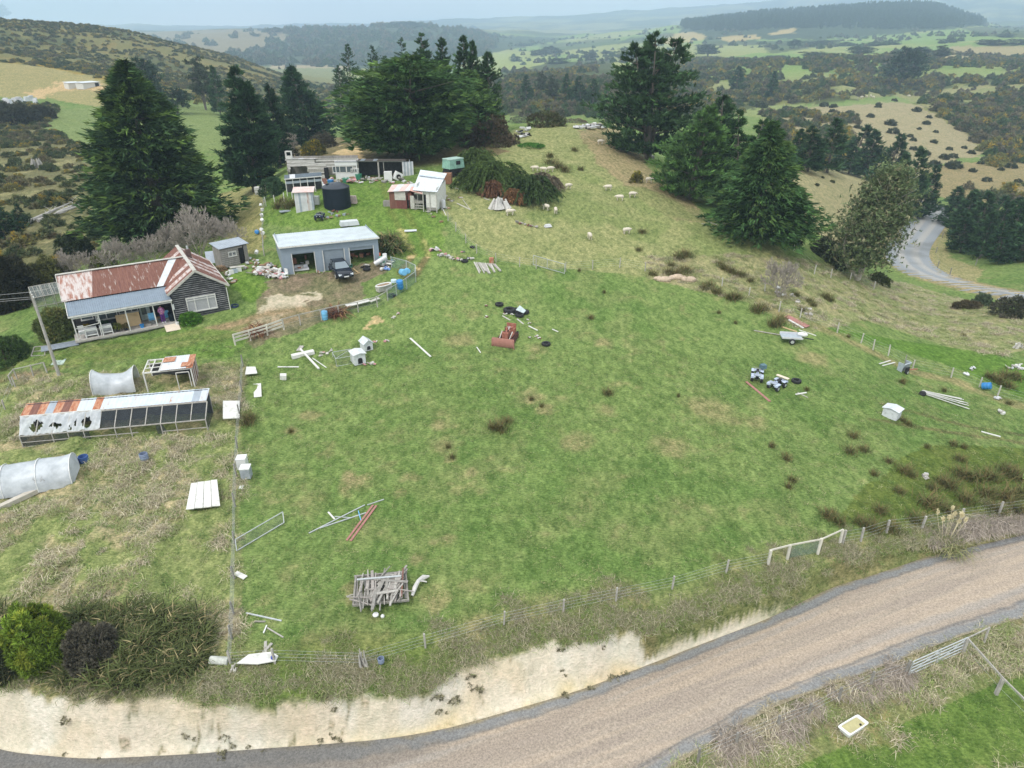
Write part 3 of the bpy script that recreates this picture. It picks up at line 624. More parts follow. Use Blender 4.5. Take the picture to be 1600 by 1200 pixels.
planted('macrocarpa_tree', 'broad domed green macrocarpa tree directly behind the long ruined shed', 638, 246, 84, 196, DOMP, 9, 620, 14, col=C(60, 86, 46), alt=C(82, 106, 54), pa=.3, ts=1.2, tn=8, up=.14, spread=.26, wr=.24, fan=.5, rise=.34, droop=.18, trunk=.6, tops=4, lob=.2)
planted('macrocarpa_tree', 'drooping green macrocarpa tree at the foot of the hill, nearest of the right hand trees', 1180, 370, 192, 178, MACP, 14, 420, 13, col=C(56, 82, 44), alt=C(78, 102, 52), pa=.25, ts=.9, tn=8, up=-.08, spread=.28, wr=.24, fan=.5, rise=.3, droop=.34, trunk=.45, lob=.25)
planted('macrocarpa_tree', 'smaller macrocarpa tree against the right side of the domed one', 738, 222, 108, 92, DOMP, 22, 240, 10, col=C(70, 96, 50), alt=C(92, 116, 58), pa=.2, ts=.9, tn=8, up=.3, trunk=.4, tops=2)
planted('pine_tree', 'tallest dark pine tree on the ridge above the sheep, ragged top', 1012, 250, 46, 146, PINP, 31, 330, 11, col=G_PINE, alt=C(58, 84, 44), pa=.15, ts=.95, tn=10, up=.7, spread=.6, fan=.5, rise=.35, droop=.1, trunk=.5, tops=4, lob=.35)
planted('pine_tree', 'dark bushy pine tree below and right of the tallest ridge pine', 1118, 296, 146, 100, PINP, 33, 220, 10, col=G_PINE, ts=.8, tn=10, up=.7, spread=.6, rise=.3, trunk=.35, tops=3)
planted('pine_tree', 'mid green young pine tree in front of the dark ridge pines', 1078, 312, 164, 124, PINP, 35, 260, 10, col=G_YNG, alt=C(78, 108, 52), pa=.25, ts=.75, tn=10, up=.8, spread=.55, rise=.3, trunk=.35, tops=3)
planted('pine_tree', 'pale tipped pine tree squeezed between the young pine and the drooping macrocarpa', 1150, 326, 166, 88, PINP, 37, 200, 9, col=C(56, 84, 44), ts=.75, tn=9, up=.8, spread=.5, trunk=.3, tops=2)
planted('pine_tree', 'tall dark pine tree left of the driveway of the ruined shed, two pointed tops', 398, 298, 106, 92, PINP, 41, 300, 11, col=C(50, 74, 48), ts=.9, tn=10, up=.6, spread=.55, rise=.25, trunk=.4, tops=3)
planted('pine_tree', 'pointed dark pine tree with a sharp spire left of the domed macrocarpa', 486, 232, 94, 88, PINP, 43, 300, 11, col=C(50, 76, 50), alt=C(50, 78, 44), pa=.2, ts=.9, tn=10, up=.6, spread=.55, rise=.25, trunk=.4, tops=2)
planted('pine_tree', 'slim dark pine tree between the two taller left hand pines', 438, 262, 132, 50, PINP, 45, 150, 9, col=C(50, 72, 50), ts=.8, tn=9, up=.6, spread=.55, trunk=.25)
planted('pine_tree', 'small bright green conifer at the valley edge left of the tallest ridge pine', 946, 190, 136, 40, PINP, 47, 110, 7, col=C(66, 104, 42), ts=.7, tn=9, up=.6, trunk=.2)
# row of pines behind the dome
_src = None
for i, (u, vt, wv) in enumerate([(556, 70, 46), (592, 73, 44), (636, 60, 44), (667, 54, 44), (697, 60, 40), (728, 58, 46), (741, 66, 36), (764, 82, 44), (610, 88, 40), (540, 104, 36)]):
    lab = ['leftmost of the spiky pines rising behind the domed macrocarpa', 'second spiky pine from the left behind the domed macrocarpa', 'spiky pine rising over the middle of the domed macrocarpa', 'highest spiky pine top over the domed macrocarpa', 'spiky pine just right of the highest one behind the dome', 'twin topped spiky pine at the right of the row', 'short pine tucked beside the twin topped pine', 'last pine on the right end of the spiky row', 'low pine mostly hidden behind the dome', 'lowest pine at the left flank of the dome'][i]
    H, p = top_h(u*.93+38 if 0 else u, 212, vt); R_ = wv/2/pxm(p)
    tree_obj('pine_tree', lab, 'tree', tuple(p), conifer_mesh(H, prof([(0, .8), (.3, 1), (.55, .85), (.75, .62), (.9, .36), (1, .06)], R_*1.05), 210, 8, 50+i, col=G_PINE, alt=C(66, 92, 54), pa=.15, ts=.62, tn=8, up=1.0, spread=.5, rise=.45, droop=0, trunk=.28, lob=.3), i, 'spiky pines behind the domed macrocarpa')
# mid and far trees: a few kinds, copied
def far_kind(seed, P, col, tops=1, up=.6, R_=3.2, H=11, nb=110, ts=.9, lob=.3, bark=None, pr=6, base_h=.06, alt=None):
    V_, F_, c, tr = conifer_mesh(H, prof(P, R_), nb, pr, seed, col=col, ts=ts, tn=7, up=up, spread=.6, trunk=.22, tops=tops, lob=lob, base_h=base_h, alt=alt, pa=.2)
    t = thing('pine_tree', None, 'tree'); fastmesh('crown', V_, F_, leafm, c, parent=t); tr.build('trunk', bark or barkm, t); return t
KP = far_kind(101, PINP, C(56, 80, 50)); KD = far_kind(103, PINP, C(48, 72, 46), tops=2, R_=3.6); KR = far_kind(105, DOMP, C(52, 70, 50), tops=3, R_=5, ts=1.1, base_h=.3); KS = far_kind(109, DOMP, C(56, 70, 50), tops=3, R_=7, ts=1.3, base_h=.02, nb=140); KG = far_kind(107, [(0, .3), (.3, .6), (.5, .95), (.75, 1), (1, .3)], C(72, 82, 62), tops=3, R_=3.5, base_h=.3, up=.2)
for k_ in (KP, KD, KR, KG, KS): k_.location = (0, 0, -500)
_used = set()
def put(kind, u, v, vt, wpx, label, group, nm='pine_tree', cat='tree'):
    H, p = top_h(u, v, vt); s = H/11.0; R0 = {KP.name: 3.2, KD.name: 3.6, KR.name: 5, KG.name: 3.5, KS.name: 7}[kind.name]; r = wpx/2/pxm(p)/R0
    rz = rnd.uniform(0, 6.28)
    if kind.name in _used: o = dup(kind, tuple(p), rz, label, group, (r, r, s))
    else: o = kind; o.location = tuple(p); o.rotation_euler[2] = rz; o.scale = (r, r, s); o['label'] = label; o['group'] = group; _used.add(kind.name)
    o['category'] = cat; o.name = nm; return o
for a in [(KD,1262,268,194,58,'leftmost dark pine of the clump below the dry knoll'),(KP,1292,270,186,56,'second dark pine of the clump below the dry knoll'),(KD,1325,272,193,60,'widest dark pine in the middle of the knoll clump'),(KP,1352,280,204,48,'short dark pine right of the widest knoll pine'),
          (KD,1378,290,206,56,'dark pine at the right end of the knoll clump'),(KP,1243,258,202,36,'small dark pine behind the drooping macrocarpa'),
          (KP,1412,344,232,54,'tall slim dark pine standing beside the bend of the far road'),(KD,1434,340,255,44,'shorter dark pine hard against the far road bend'),(KP,1392,338,240,46,'dark pine behind the grey gum tree')]:
    put(*a, 'dark pines near the far road')
rb = [(1482,352,308,34),(1500,372,304,38),(1520,388,304,42),(1545,396,312,44),(1570,402,318,44),(1596,408,316,44),(1500,395,330,34),(1530,404,335,36),(1510,350,300,34),(1540,365,306,38),(1575,370,312,38),(1600,380,310,36),(1560,412,350,34),(1488,330,295,28)]
for i, (u, v, vt, wv) in enumerate(rb):
    put(KP if i % 3 else KD, u, v, vt-3, wv*1.3, 'dark pine in the dense plantation right of the far road bend', 'plantation pines right of the far road')
for a in [(KR,1403,140,68,62,'big round headed pine rising out of the far bush'),(KR,1106,90,68,44,'dark spreading tree on the skyline of the green field'),(KP,1150,142,104,24,'lone cone shaped pine in the gorse hillside'),(KP,1204,156,112,24,'dark cone pine right of the lone gorse hillside pine'),
          (KR,1427,108,72,44,'spreading pine just right of the big round headed one'),(KG,1468,95,70,30,'pale trunked gum clump on the far field edge'),(KR,1240,76,60,26,'low round tree in the far shelterbelt')]:
    put(*a, 'trees in the far valley')
for a in [(KP,822,160,118,22,'first dark pine in the valley behind the hilltop'),(KG,862,164,116,26,'bare trunked tree in the valley behind the hilltop'),(KP,884,166,116,22,'thin pine between the bare trunked valley trees'),(KD,908,168,118,32,'thick dark pine in the valley behind the hilltop'),(KP,926,168,124,24,'right hand pine of the valley row behind the hilltop'),(KG,845,152,110,20,'hazy grey tree behind the valley row')]:
    put(*a, 'valley trees behind the hilltop')
for a in [(KR,232,168,84,60,'hazy round pine behind the huge macrocarpa'),(KG,322,172,86,42,'tall hazy grey gum tree on the left slope'),(KP,345,180,104,30,'dark slim pine beside the hazy grey gum'),(KR,278,178,134,46,'round dark tree on the slope right of the huge macrocarpa'),(KR,2,26,2,26,'tree top cut by the upper left corner'),(KD,8,372,300,60,'dark conifer at the left edge beyond the dead log'),(KD,30,355,318,26,'small conifer beside the left edge conifer')]:
    put(*a, 'trees on the left slope')
for i, (u, v, s_) in enumerate([(430,50,14),(423,50,9),(452,49,8),(408,48,7),(630,43,18),(645,43,16),(98,38,6),(118,40,5),(740,45,9),(400,57,8)]):
    put(KS, u, v, v-s_*.6, s_*1.7, 'tiny hazy tree standing on the far skyline ridge', 'tiny trees on the far skyline')
for i, (u, v, w_, h_) in enumerate([(805,96,14,9),(862,84,30,13),(840,86,20,9),(985,92,30,20),(1010,88,24,12),(920,92,16,12),(870,100,30,10),(1270,88,26,8),(1300,90,22,8),(1345,84,30,12),(1320,72,24,7),(1365,72,24,8),(1390,70,22,8),(1473,68,12,8),(1487,66,12,8),(1500,64,9,6),(1540,70,22,9),(1560,70,24,9),(1590,70,24,10),(1570,58,20,6),(1215,92,30,6),(1270,72,22,8),(1290,70,22,8),(1100,78,20,10),(760,100,14,8),(1440,88,30,16),(820,72,18,5),(950,84,18,5)]):
    put(KS, u, v, v-h_, w_*1.25, 'hazy dark tree of the shelterbelts between the far fields', 'far shelterbelt trees')
# grey gum beside the far road: open crown on a leaning pale trunk
H, p = top_h(1338, 438, 262); rg = np.random.default_rng(5); Rg = 55/pxm(p)
cc = []
for i in range(170):
    a = rg.uniform(0, 6.28); hh = rg.uniform(.2, 1); r = Rg*.84*np.interp(hh, [.2, .45, .7, 1], [.5, 1, .72, .15])*rg.random()**.5
    q = rg.normal(0, 1, (40, 3))*np.array((1.0, 1.0, .75)); cc.append(q+np.array((r*math.cos(a)+2.6*hh-.9, r*math.sin(a), hh*H*.97)))
cc = np.concatenate(cc); V_, F_ = tufts(cc, unit(rg.normal(0, 1, cc.shape)+np.array((0, 0, .2))), .42, 6, .8, rg, .35)
c = tuft_cols(C(98, 112, 76), len(cc), 18, rg, .3, C(128, 126, 96), .18)
t = thing('gum_tree', 'open grey green gum tree with pale forked trunk beside the far road', 'tree', tuple(p)); fastmesh('crown', V_, F_, leafm, c, parent=t)
tb = MB(); tb.tube([(0, 0, -.5), (.6, 0, H*.2), (1.2, .2, H*.5), (1.5, 0, H*.85)], [.42, .34, .2, .05], 8); tb.tube([(.1, 0, .4), (-1.6, .3, H*.14), (-2.6, .2, H*.32), (-2.8, 0, H*.5)], [.3, .2, .14, .04], 7)
for i in range(30):
    h_ = rg.uniform(.25, .8); a = rg.uniform(0, 6.28); tb.tube([(.6+h_, 0, H*h_), (.6+h_+Rg*.7*math.cos(a), Rg*.7*math.sin(a), H*min(1, h_+.18))], [.1, .02], 5)
tb.build('trunk', mat('pale_bark', (.42, .38, .31), var=.3, scale=2), t, smooth=True)
# ---- shrubs
def shrub_mesh(rx, ry, rz_, n, seed, col, size=.22, tn=7, alt=None, pa=.15, lob=.22, spread=.5, sub=60, wr=.35, cell=.5):
    rg = np.random.default_rng(seed); nl = max(5, sub); th = rg.uniform(0, 6.28, nl); ph = np.arccos(rg.uniform(-.05, 1, nl))
    lc = np.stack((np.sin(ph)*np.cos(th), np.sin(ph)*np.sin(th), np.cos(ph)), 1)*rg.uniform(1-lob, 1, (nl, 1))
    k = rg.integers(0, nl, n); d = unit(rg.normal(0, 1, (n, 3))+lc[k]*.8)
    P = (lc[k]*.82+d*cell*.42); P[:, 2] = np.maximum(P[:, 2], .02); X = P*np.array((rx, ry, rz_))
    V_, F_ = tufts(X, d+np.array((0, 0, .25)), size, tn, spread, rg, wr)
    lf_ = np.clip(rg.normal(1, .2, nl), .6, 1.5)[k]
    c = np.asarray(col)[None]*(lf_*np.clip(rg.normal(1, .18, n), .5, 1.6))[:, None]
    if alt is not None: m = (rg.random(nl) < pa)[k] & (rg.random(n) < .75); c = np.where(m[:, None], np.asarray(alt)[None]*lf_[:, None], c)
    return V_, F_, np.repeat(c, tn*3, 0)
def shrub(nm, label, u, v, wpx, h, seed, col, n=900, cat='shrub', group=None, depth=1.0, stem=True, **kw):
    p = G(u, v); r = wpx/2/pxm(p); V_, F_, c = shrub_mesh(r, r*depth, h, n, seed, col, **kw)
    t = thing(nm, label, cat, tuple(p), group=group); fastmesh('crown', V_, F_, leafm, c, parent=t)
    if stem:
        s = MB()
        for i in range(5): a = i*1.3; s.tube([(0, 0, -.2), (r*.3*math.cos(a), r*.3*math.sin(a), h*.4), (r*.6*math.cos(a), r*.6*math.sin(a), h*.75)], [.05+.01*h, .04, .015], 5)
        s.build('stem', barkm, t)
    return t
shrub('round_shrub', 'bright yellow green round shrub on top of the clay bank, lower left', 62, 1020, 104, 3.3, 1, C(112, 134, 50), 4600, size=.2, alt=C(146, 156, 62), pa=.3, sub=110, cell=.32)
shrub('grey_shrub', 'dark grey leaved shrub between the yellow green shrub and the flax', 148, 1030, 88, 2.4, 2, C(92, 88, 76), 3200, size=.17, alt=C(90, 86, 72), pa=.3, sub=80, cell=.34)
shrub('garden_shrub', 'olive green shrub at the left end of the cottage verandah', 92, 524, 62, 2.6, 3, C(104, 116, 66), 1500, size=.26, alt=C(130, 130, 78), pa=.3)
shrub('garden_shrub', 'dense green shrub on the lawn at the left edge of the photo', 12, 562, 70, 2.3, 4, C(70, 92, 48), 1700, size=.22)
shrub('garden_shrub', 'bright green low bush under the cottage front window', 298, 503, 34, .9, 5, C(82, 124, 44), 700, size=.2)
shrub('garden_shrub', 'grey green bush inside the fence left of the water tank', 428, 306, 44, 2.6, 6, C(72, 98, 68), 1400, size=.24)
shrub('gorse_bush', 'yellow flowered bush left of the ruined shed', 412, 288, 26, 1.8, 7, C(112, 104, 50), 600, size=.25, alt=C(178, 146, 40), pa=.35)
shrub('gorse_bush', 'round brown green gorse bush with yellow tips behind the ruined shed', 492, 245, 42, 2.8, 8, C(96, 98, 52), 900, size=.3, alt=C(160, 140, 50), pa=.3)
shrub('gorse_bush', 'grey brown bush between the pointed pine and the dome', 505, 232, 46, 3.4, 9, C(84, 80, 66), 900, size=.32)
shrub('scrub_bush', 'wide dark scrub bush at the left of the ruined shed', 440, 254, 70, 3.6, 10, C(70, 70, 52), 1300, size=.34, alt=C(96, 84, 64), pa=.4)
shrub('scrub_bush', 'tangled brown scrub bush right of the macrocarpas on the ridge', 762, 226, 96, 5.2, 11, C(84, 76, 56), 2400, size=.4, alt=C(104, 90, 72), pa=.4, lob=.3)
shrub('scrub_bush', 'low olive bush on the crest left of the white rubbish heap', 852, 196, 70, 2.6, 12, C(82, 86, 56), 1200, size=.35, alt=C(110, 98, 80), pa=.3)
shrub('scrub_bush', 'purple brown bush on the crest behind the white rubbish heap', 897, 192, 44, 1.8, 13, C(106, 80, 66), 700, size=.3)
shrub('scrub_bush', 'low scrub at the left end of the hill crest', 812, 190, 40, 2.4, 14, C(88, 88, 68), 800, size=.3)
shrub('nettle_patch', 'bright green weed patch on the hill below the crest', 830, 229, 44, .5, 15, C(78, 124, 52), 700, size=.2, stem=False)
shrub('gorse_bush', 'small brown and yellow bush on the dry slope left of the pines', 994, 284, 20, 1.6, 16, C(94, 92, 54), 400, size=.22, alt=C(156, 148, 56), pa=.3)
shrub('dark_bush', 'dark round bush between the gum tree and the drooping macrocarpa', 1288, 402, 52, 3.0, 17, C(58, 64, 46), 1300, size=.28)
shrub('dark_bush', 'dark leafy bush below the round one left of the gum tree', 1306, 418, 42, 2.6, 18, C(64, 70, 46), 1000, size=.28)
shrub('dark_bush', 'dark bush at the foot of the drooping macrocarpa', 1232, 378, 50, 2.2, 19, C(60, 62, 46), 1000, size=.28)
shrub('dark_bush', 'low green bush at the foot of the gum tree', 1372, 442, 40, 1.4, 20, C(84, 92, 46), 800, size=.24)
shrub('broom_bush', 'grey green bush beside the far road at the right edge, leftmost', 1532, 478, 30, 1.8, 21, C(84, 98, 74), 700, size=.24)
shrub('broom_bush', 'wide grey bush beside the far road at the right edge', 1580, 492, 60, 2.4, 22, C(78, 80, 62), 1400, size=.26, alt=C(110, 104, 90), pa=.3)
shrub('broom_bush', 'low brown hedge running left of the wide grey bush', 1510, 482, 50, 1.1, 23, C(92, 84, 62), 800, size=.22, depth=.5)
shrub('dark_tree', 'dark brown green tree beyond the lawn at the left edge', 22, 478, 84, 6.0, 24, C(56, 56, 40), 2400, size=.45, cat='tree', sub=60)
shrub('dark_tree', 'rounded olive tree behind the glasshouse frame', 84, 452, 70, 3.6, 25, C(92, 94, 54), 1700, size=.34, alt=C(120, 116, 66), pa=.3)
shrub('dark_tree', 'small bright leafed shrub behind the cottage roof', 170, 432, 50, 2.6, 26, C(104, 116, 48), 900, size=.3)
shrub('dark_tree', 'dark shrub at the foot of the huge macrocarpa', 118, 400, 56, 3.0, 27, C(60, 72, 44), 1200, size=.34)
shrub('flowering_bush', 'dark bush left of the yellow green round shrub', 2, 1050, 60, 1.8, 28, C(74, 78, 56), 1000, size=.22)
shrub('dark_bush', 'dark clump of bushes on the far left hillside below the white sheds', 20, 192, 90, 6.0, 29, C(58, 58, 42), 1500, size=.8)
shrub('dark_bush', 'bush cluster right of the dark clump on the left hillside', 62, 186, 50, 4.2, 30, C(66, 64, 46), 900, size=.7)
# scattered shrubs on the dry hill across the far road: one kind, copied
V_, F_, c = shrub_mesh(1, 1, .95, 260, 77, C(72, 78, 56), size=.3, tn=6, sub=26)
s0 = fastmesh('hill_shrub', V_, F_, leafm, c)
for i, (u, v, w_) in enumerate([(1189,168,20),(1288,166,14),(1302,168,12),(1250,172,14),(1372,168,10),(1373,164,9),(1397,158,9),(1432,174,14),(1470,166,14),(1391,195,18),(1395,208,18),(1360,183,12),(1422,214,10),(1451,184,9),(1447,194,12),(1427,220,10),(1405,228,18),(1427,234,12),(1436,202,7),(1483,234,10),(1459,223,11),(1506,232,9),(1475,248,16),(1489,246,14),(1517,240,12),(1446,242,14),(1545,210,9),(1327,178,12),(1260,182,20),(1310,186,22),(1230,176,22),(1340,200,12),(1532,256,10),(1564,266,10),(1542,283,14),(1500,300,12),(1590,285,12),(1460,260,20),(1490,262,24),(1300,175,10),(1328,188,10),(1462,207,8),(1520,268,12),(1580,262,16),(1276,290,8),(1300,285,8),(1285,278,6),(1350,300,8),(1210,262,12)]):
    p = G(u, v); r = w_/2/pxm(p); o = s0 if i == 0 else s0.copy()
    if i: COL.objects.link(o)
    o.location = tuple(p); o.scale = (r, r, r*.9); o.rotation_euler = (0, 0, i*1.7); tag(o, 'small dark shrub dotted on the dry hillside across the far road', 'shrub', 'shrubs dotted on the dry hillside')
# ---- bare fruit trees behind the cottage
bare_m = mat('bare_twigs', (.30, .265, .23), var=.25, scale=3)
def bare(nm, label, u, v, wpx, h, seed, col=None, depth=5, group=None, th=.05, flat=.9):
    rg = random.Random(seed); p = G(u, v); W_ = wpx/2/pxm(p); b = MB()
    def br(a, d, L_, r, k):
        e = a+d*L_; r = max(r, .016); b.tube([a, (a+e)/2+Vector((rg.uniform(-1, 1), rg.uniform(-1, 1), rg.uniform(-1, 1)))*L_*.08, e], [r, r*.8, r*.6], 4 if k > 1 else 3, cap=False)
        if k <= 0: return
        for i in range(3 if k > 1 else 4):
            nd = (d+Vector((rg.uniform(-1, 1), rg.uniform(-1, 1), rg.uniform(-.5, .8)))*.85).normalized(); br(e if i else (a+e*2)/3, nd, L_*rg.uniform(.62, .82), r*.6, k-1)
    for i in range(7):
        a = i*.9+rg.random(); br(Vector((0, 0, -.1)), Vector((math.cos(a)*.8*flat, math.sin(a)*.8*flat, .8)).normalized(), 1.0, th, depth)
    xs = max(max(abs(v_[0]), abs(v_[1])) for v_ in b.v); zs = max(v_[2] for v_ in b.v); b.v = [(x/xs*W_, y/xs*W_, z/zs*h) for x, y, z in b.v]
    o = b.build(nm, bare_m, loc=tuple(p)); tag(o, label, 'tree', group); return o
for i, (u, v, wv, h, lab) in enumerate([(122,440,66,3.6,'leftmost of the grey bare fruit trees behind the cottage'),(184,432,70,4.4,'bare grey tree with the tallest twigs behind the cottage roof'),(242,418,72,4.2,'bare grey bush against the rusty roof slope behind the cottage'),(312,402,100,6.0,'largest bare grey tree right of the huge macrocarpa'),(356,392,66,4.2,'bare grey bush above the weathered woodshed'),(275,400,56,4,'bare thicket between the macrocarpa and the cottage ridge')]):
    bare('bare_tree', lab, u, v, wv, h, 60+i, group='bare trees behind the cottage', th=.035)
bare('bare_tree', 'rounded leafless bush above the junk at the foot of the hill, right', 1216, 464, 66, 4.4, 71)
bare('bare_tree', 'leafless brown thicket at the foot of the pointed pine', 448, 252, 50, 5.5, 72)
bare('bare_shrub', 'sprig of bare red twigs beside the plastic tunnel', 68, 765, 30, 1.2, 73, depth=3)
# ---- flax, rushes and grass
def blades(n, L_, w_, seed, col, alt=None, pa=.2, arch=.55, R0=.25, spread=.9, var=.25, segs=3):
    rg = np.random.default_rng(seed); az = rg.uniform(0, 6.28, n); lean = rg.uniform(.05, spread, n); l = L_*rg.uniform(.6, 1.1, n); b = rg.normal(0, R0, (n, 2)); b = np.c_[b, np.full(n, -.05)]
    out = np.stack((np.cos(az), np.sin(az), np.zeros(n)), 1); side = np.stack((-np.sin(az), np.cos(az), np.zeros(n)), 1); tw = rg.uniform(-.9, .9, n)[:, None]; side = unit(side+out*tw)
    pts = []
    for s in range(segs+1):
        t = s/segs; ang = lean+arch*t*1.5; r = l*t*np.sin(np.clip(ang, 0, 1.5))*.9; z = l*t*np.cos(np.clip(ang, 0, 1.62)); pts.append(b+out*r[:, None]+np.array((0, 0, 1))*z[:, None])
    V_ = []; F_ = []
    for s in range(segs):
        w = w_*(1-.25*s/segs)/2; V_ += [pts[s]-side*w, pts[s]+side*w]
    V_.append(pts[-1]); k = len(V_); V_ = np.stack(V_, 1); o = (np.arange(n)*k)[:, None]
    for s in range(segs-1): F_ += [o+np.array([2*s, 2*s+1, 2*s+3]), o+np.array([2*s, 2*s+3, 2*s+2])]
    F_.append(o+np.array([2*segs-2, 2*segs-1, k-1])); F_ = np.concatenate(F_)
    f = np.clip(rg.normal(1, var, n), .4, 1.8)[:, None]; c = np.asarray(col)[None]*f
    if alt is not None: m = (rg.random(n) < pa)[:, None]; c = np.where(m, np.asarray(alt)[None]*f, c)
    return V_.reshape(-1, 3), F_, np.repeat(c, k, 0)
FLX = [fastmesh('flax_bush', *blades(210, 1.55, .075, 80+i, C(80, 88, 50), C(146, 134, 98), .14, R0=.42, spread=.75, arch=.45)[:2], leafm, blades(210, 1.55, .075, 80+i, C(80, 88, 50), C(146, 134, 98), .14, R0=.42, spread=.75, arch=.45)[2]) for i in range(2)]
fx = [(186,985),(222,1005),(258,985),(292,1000),(205,1030),(248,1035),(284,1030),(305,1020),(232,965),(170,1015),(15,1000),(-5,960),(120,960),(175,960),(270,1050),(205,950),(160,1050),(300,965),(30,960),(25,1045),(110,1055),(135,955),(190,1060),(225,1055),(240,1000),(275,1010),(300,1040),(312,1000),(200,1010),(250,960)]
for i, (u, v) in enumerate(fx):
    v = v+10 if v < 980 else v; p = G(u, v); o = FLX[i % 2] if i < 2 else FLX[i % 2].copy()
    if i > 1: COL.objects.link(o)
    s = rnd.uniform(.72, .95); o.location = tuple(p); o.scale = (s, s, s*.85); o.rotation_euler = (0, 0, i*2.1); tag(o, 'dark green flax plant in the thicket on top of the clay bank', 'flax plant', 'flax plants on top of the clay bank')
for u, v, lab, cl, al, s in ((402,520,'bronze red flax plant above the white railed fence',C(104,62,44),C(160,130,90),.75),(524,492,'bronze flax plant beside the blue drum on the fence',C(96,60,46),C(150,118,84),.85),(610,393,'tall dark green flax behind the right end of the steel shed',C(66,78,44),C(120,104,72),1.35),(604,380,'olive flax against the back corner of the steel shed',C(74,84,46),C(120,104,72),1.25)):
    V_, F_, c = blades(200, 2.2, .085, int(u), cl, al, .25, R0=.35, spread=.8, arch=.7); o = fastmesh('flax_bush', V_*s, F_, leafm, c, loc=tuple(G(u, v))); tag(o, lab, 'flax plant')
# toetoe clump with pale plumes
V_, F_, c = blades(420, 1.7, .03, 91, C(150, 146, 104), C(104, 116, 66), .3, R0=.5, spread=1.0, arch=.9); p = G(1478, 850); t = thing('toetoe_plant', 'pampas like toetoe clump with cream plumes beside the road fence', 'plant', tuple(p)); fastmesh('leaves', V_, F_, leafm, c, parent=t)
rg = np.random.default_rng(3)
for i in range(11):
    a = rg.uniform(0, 6.28); r = rg.uniform(.2, 1.3); x, y = r*math.cos(a), r*math.sin(a)*.6; h = rg.uniform(1.5, 2.3); b = MB(); b.tube([(x*.3, y*.3, 0), (x*.8, y*.8, h*.7), (x, y, h)], [.012, .01, .008], 4)
    cs = np.array([(x+.04*math.cos(k), y+.04*math.sin(k), h+.03*k) for k in range(9)]); V_, F_ = tufts(cs, np.tile((x*.2, y*.2, 1.), (9, 1)), .16, 8, .45, rg, .35); V0 = np.array(b.v)
    F0 = [f for f in b.f if len(f) == 4]; F0 = np.array([(f[0], f[1], f[2]) for f in F0]+[(f[0], f[2], f[3]) for f in F0]); fastmesh('plume', np.vstack((V0, V_)), np.vstack((F0, F_+len(V0))), leafm, np.tile(C(226, 214, 176), (len(V0)+len(V_), 1)), parent=t)
# rush clumps
RSH = [fastmesh('rush_clump', *blades(150, .95, .022, 95+i, C(88, 80, 48), C(66, 78, 40), .35, R0=.2, spread=.5, arch=.25)[:2], leafm, blades(150, .95, .022, 95+i, C(112, 100, 66), C(92, 100, 58), .4, R0=.2, spread=.5, arch=.25)[2]) for i in range(2)]
rl = [(783,672,30),(770,670,22),(792,660,18),(950,616,20),(1332,683,18),(1328,708,22),(1350,705,18),(1205,698,14),(1228,718,18),(1238,752,18),(1232,762,14),(1386,638,10),(1404,770,20),(1388,722,16),(1412,738,24),(1425,745,18),(1490,696,16),(1505,700,12),(1290,808,24),(1310,818,26),(1300,805,20),(1360,828,34),(1345,820,26),(1375,800,26),(1450,790,40),(1430,815,30),(1395,830,30),(1480,760,34),(1500,745,30),(1520,750,34),(1545,748,34),(1570,740,30),(1590,750,34),(1540,775,36),(1570,780,36),(1595,775,34),(1510,785,34),(1480,800,30),(1555,800,30),(1590,800,30),(1470,755,22),(1457,765,22),(1500,720,20),(1580,735,20),
      (1409,598,14),(1475,612,10),(1560,598,26),(1545,590,18),(1575,606,20),(1585,592,26),(1570,590,22),(1576,632,12),(1020,430,16),(1045,428,20),(1058,430,20),(1075,438,14),(1100,452,16),(1118,458,22),(1108,448,18),(1142,468,24),(1150,466,20),(1182,488,24),(1190,484,20),(1212,508,26),(1218,502,20),(1062,404,26),(1072,400,24),(1048,416,14),(1125,415,14),(1130,420,16),(1140,425,18),(1160,432,16),(1150,430,16),(1172,440,14),(923,498,12),(944,458,7),(1149,506,7),(905,424,6),(1123,490,8),(1207,510,18),(1003,364,14),(998,392,12),(862,256,22),(872,262,24),(882,268,20),(860,246,16),(898,236,12),(907,266,12),(1070,425,24),(1260,610,10),
      (435,325,22),(450,325,24),(462,320,22),(475,318,22),(440,318,22),(548,318,14),(985,286,8),(1270,478,14),(1290,466,18),(1296,470,16),(1252,486,12),(1265,472,14),(1245,462,12),(1325,527,8),(1505,526,8),(1060,620,6),(707,716,12),(700,700,10),(455,676,10),(830,625,10),(846,636,8),(1393,648,12),(1420,664,14),(1410,658,12),(386,662,26),(392,655,22),(1365,742,16),(1448,700,10)]
for i, (u, v, w_) in enumerate(rl):
    p = G(u, v); r = 1.15*w_/pxm(p)/1.05; o = RSH[i % 2] if i < 2 else RSH[i % 2].copy()
    if i > 1: COL.objects.link(o)
    o.location = tuple(p); o.scale = (r, r, min(1.25, max(.6, r*.75))); o.rotation_euler = (0, 0, i*1.9); tag(o, 'brown green rush clump growing in the rough pasture', 'rush clump', 'rush clumps in the pasture')
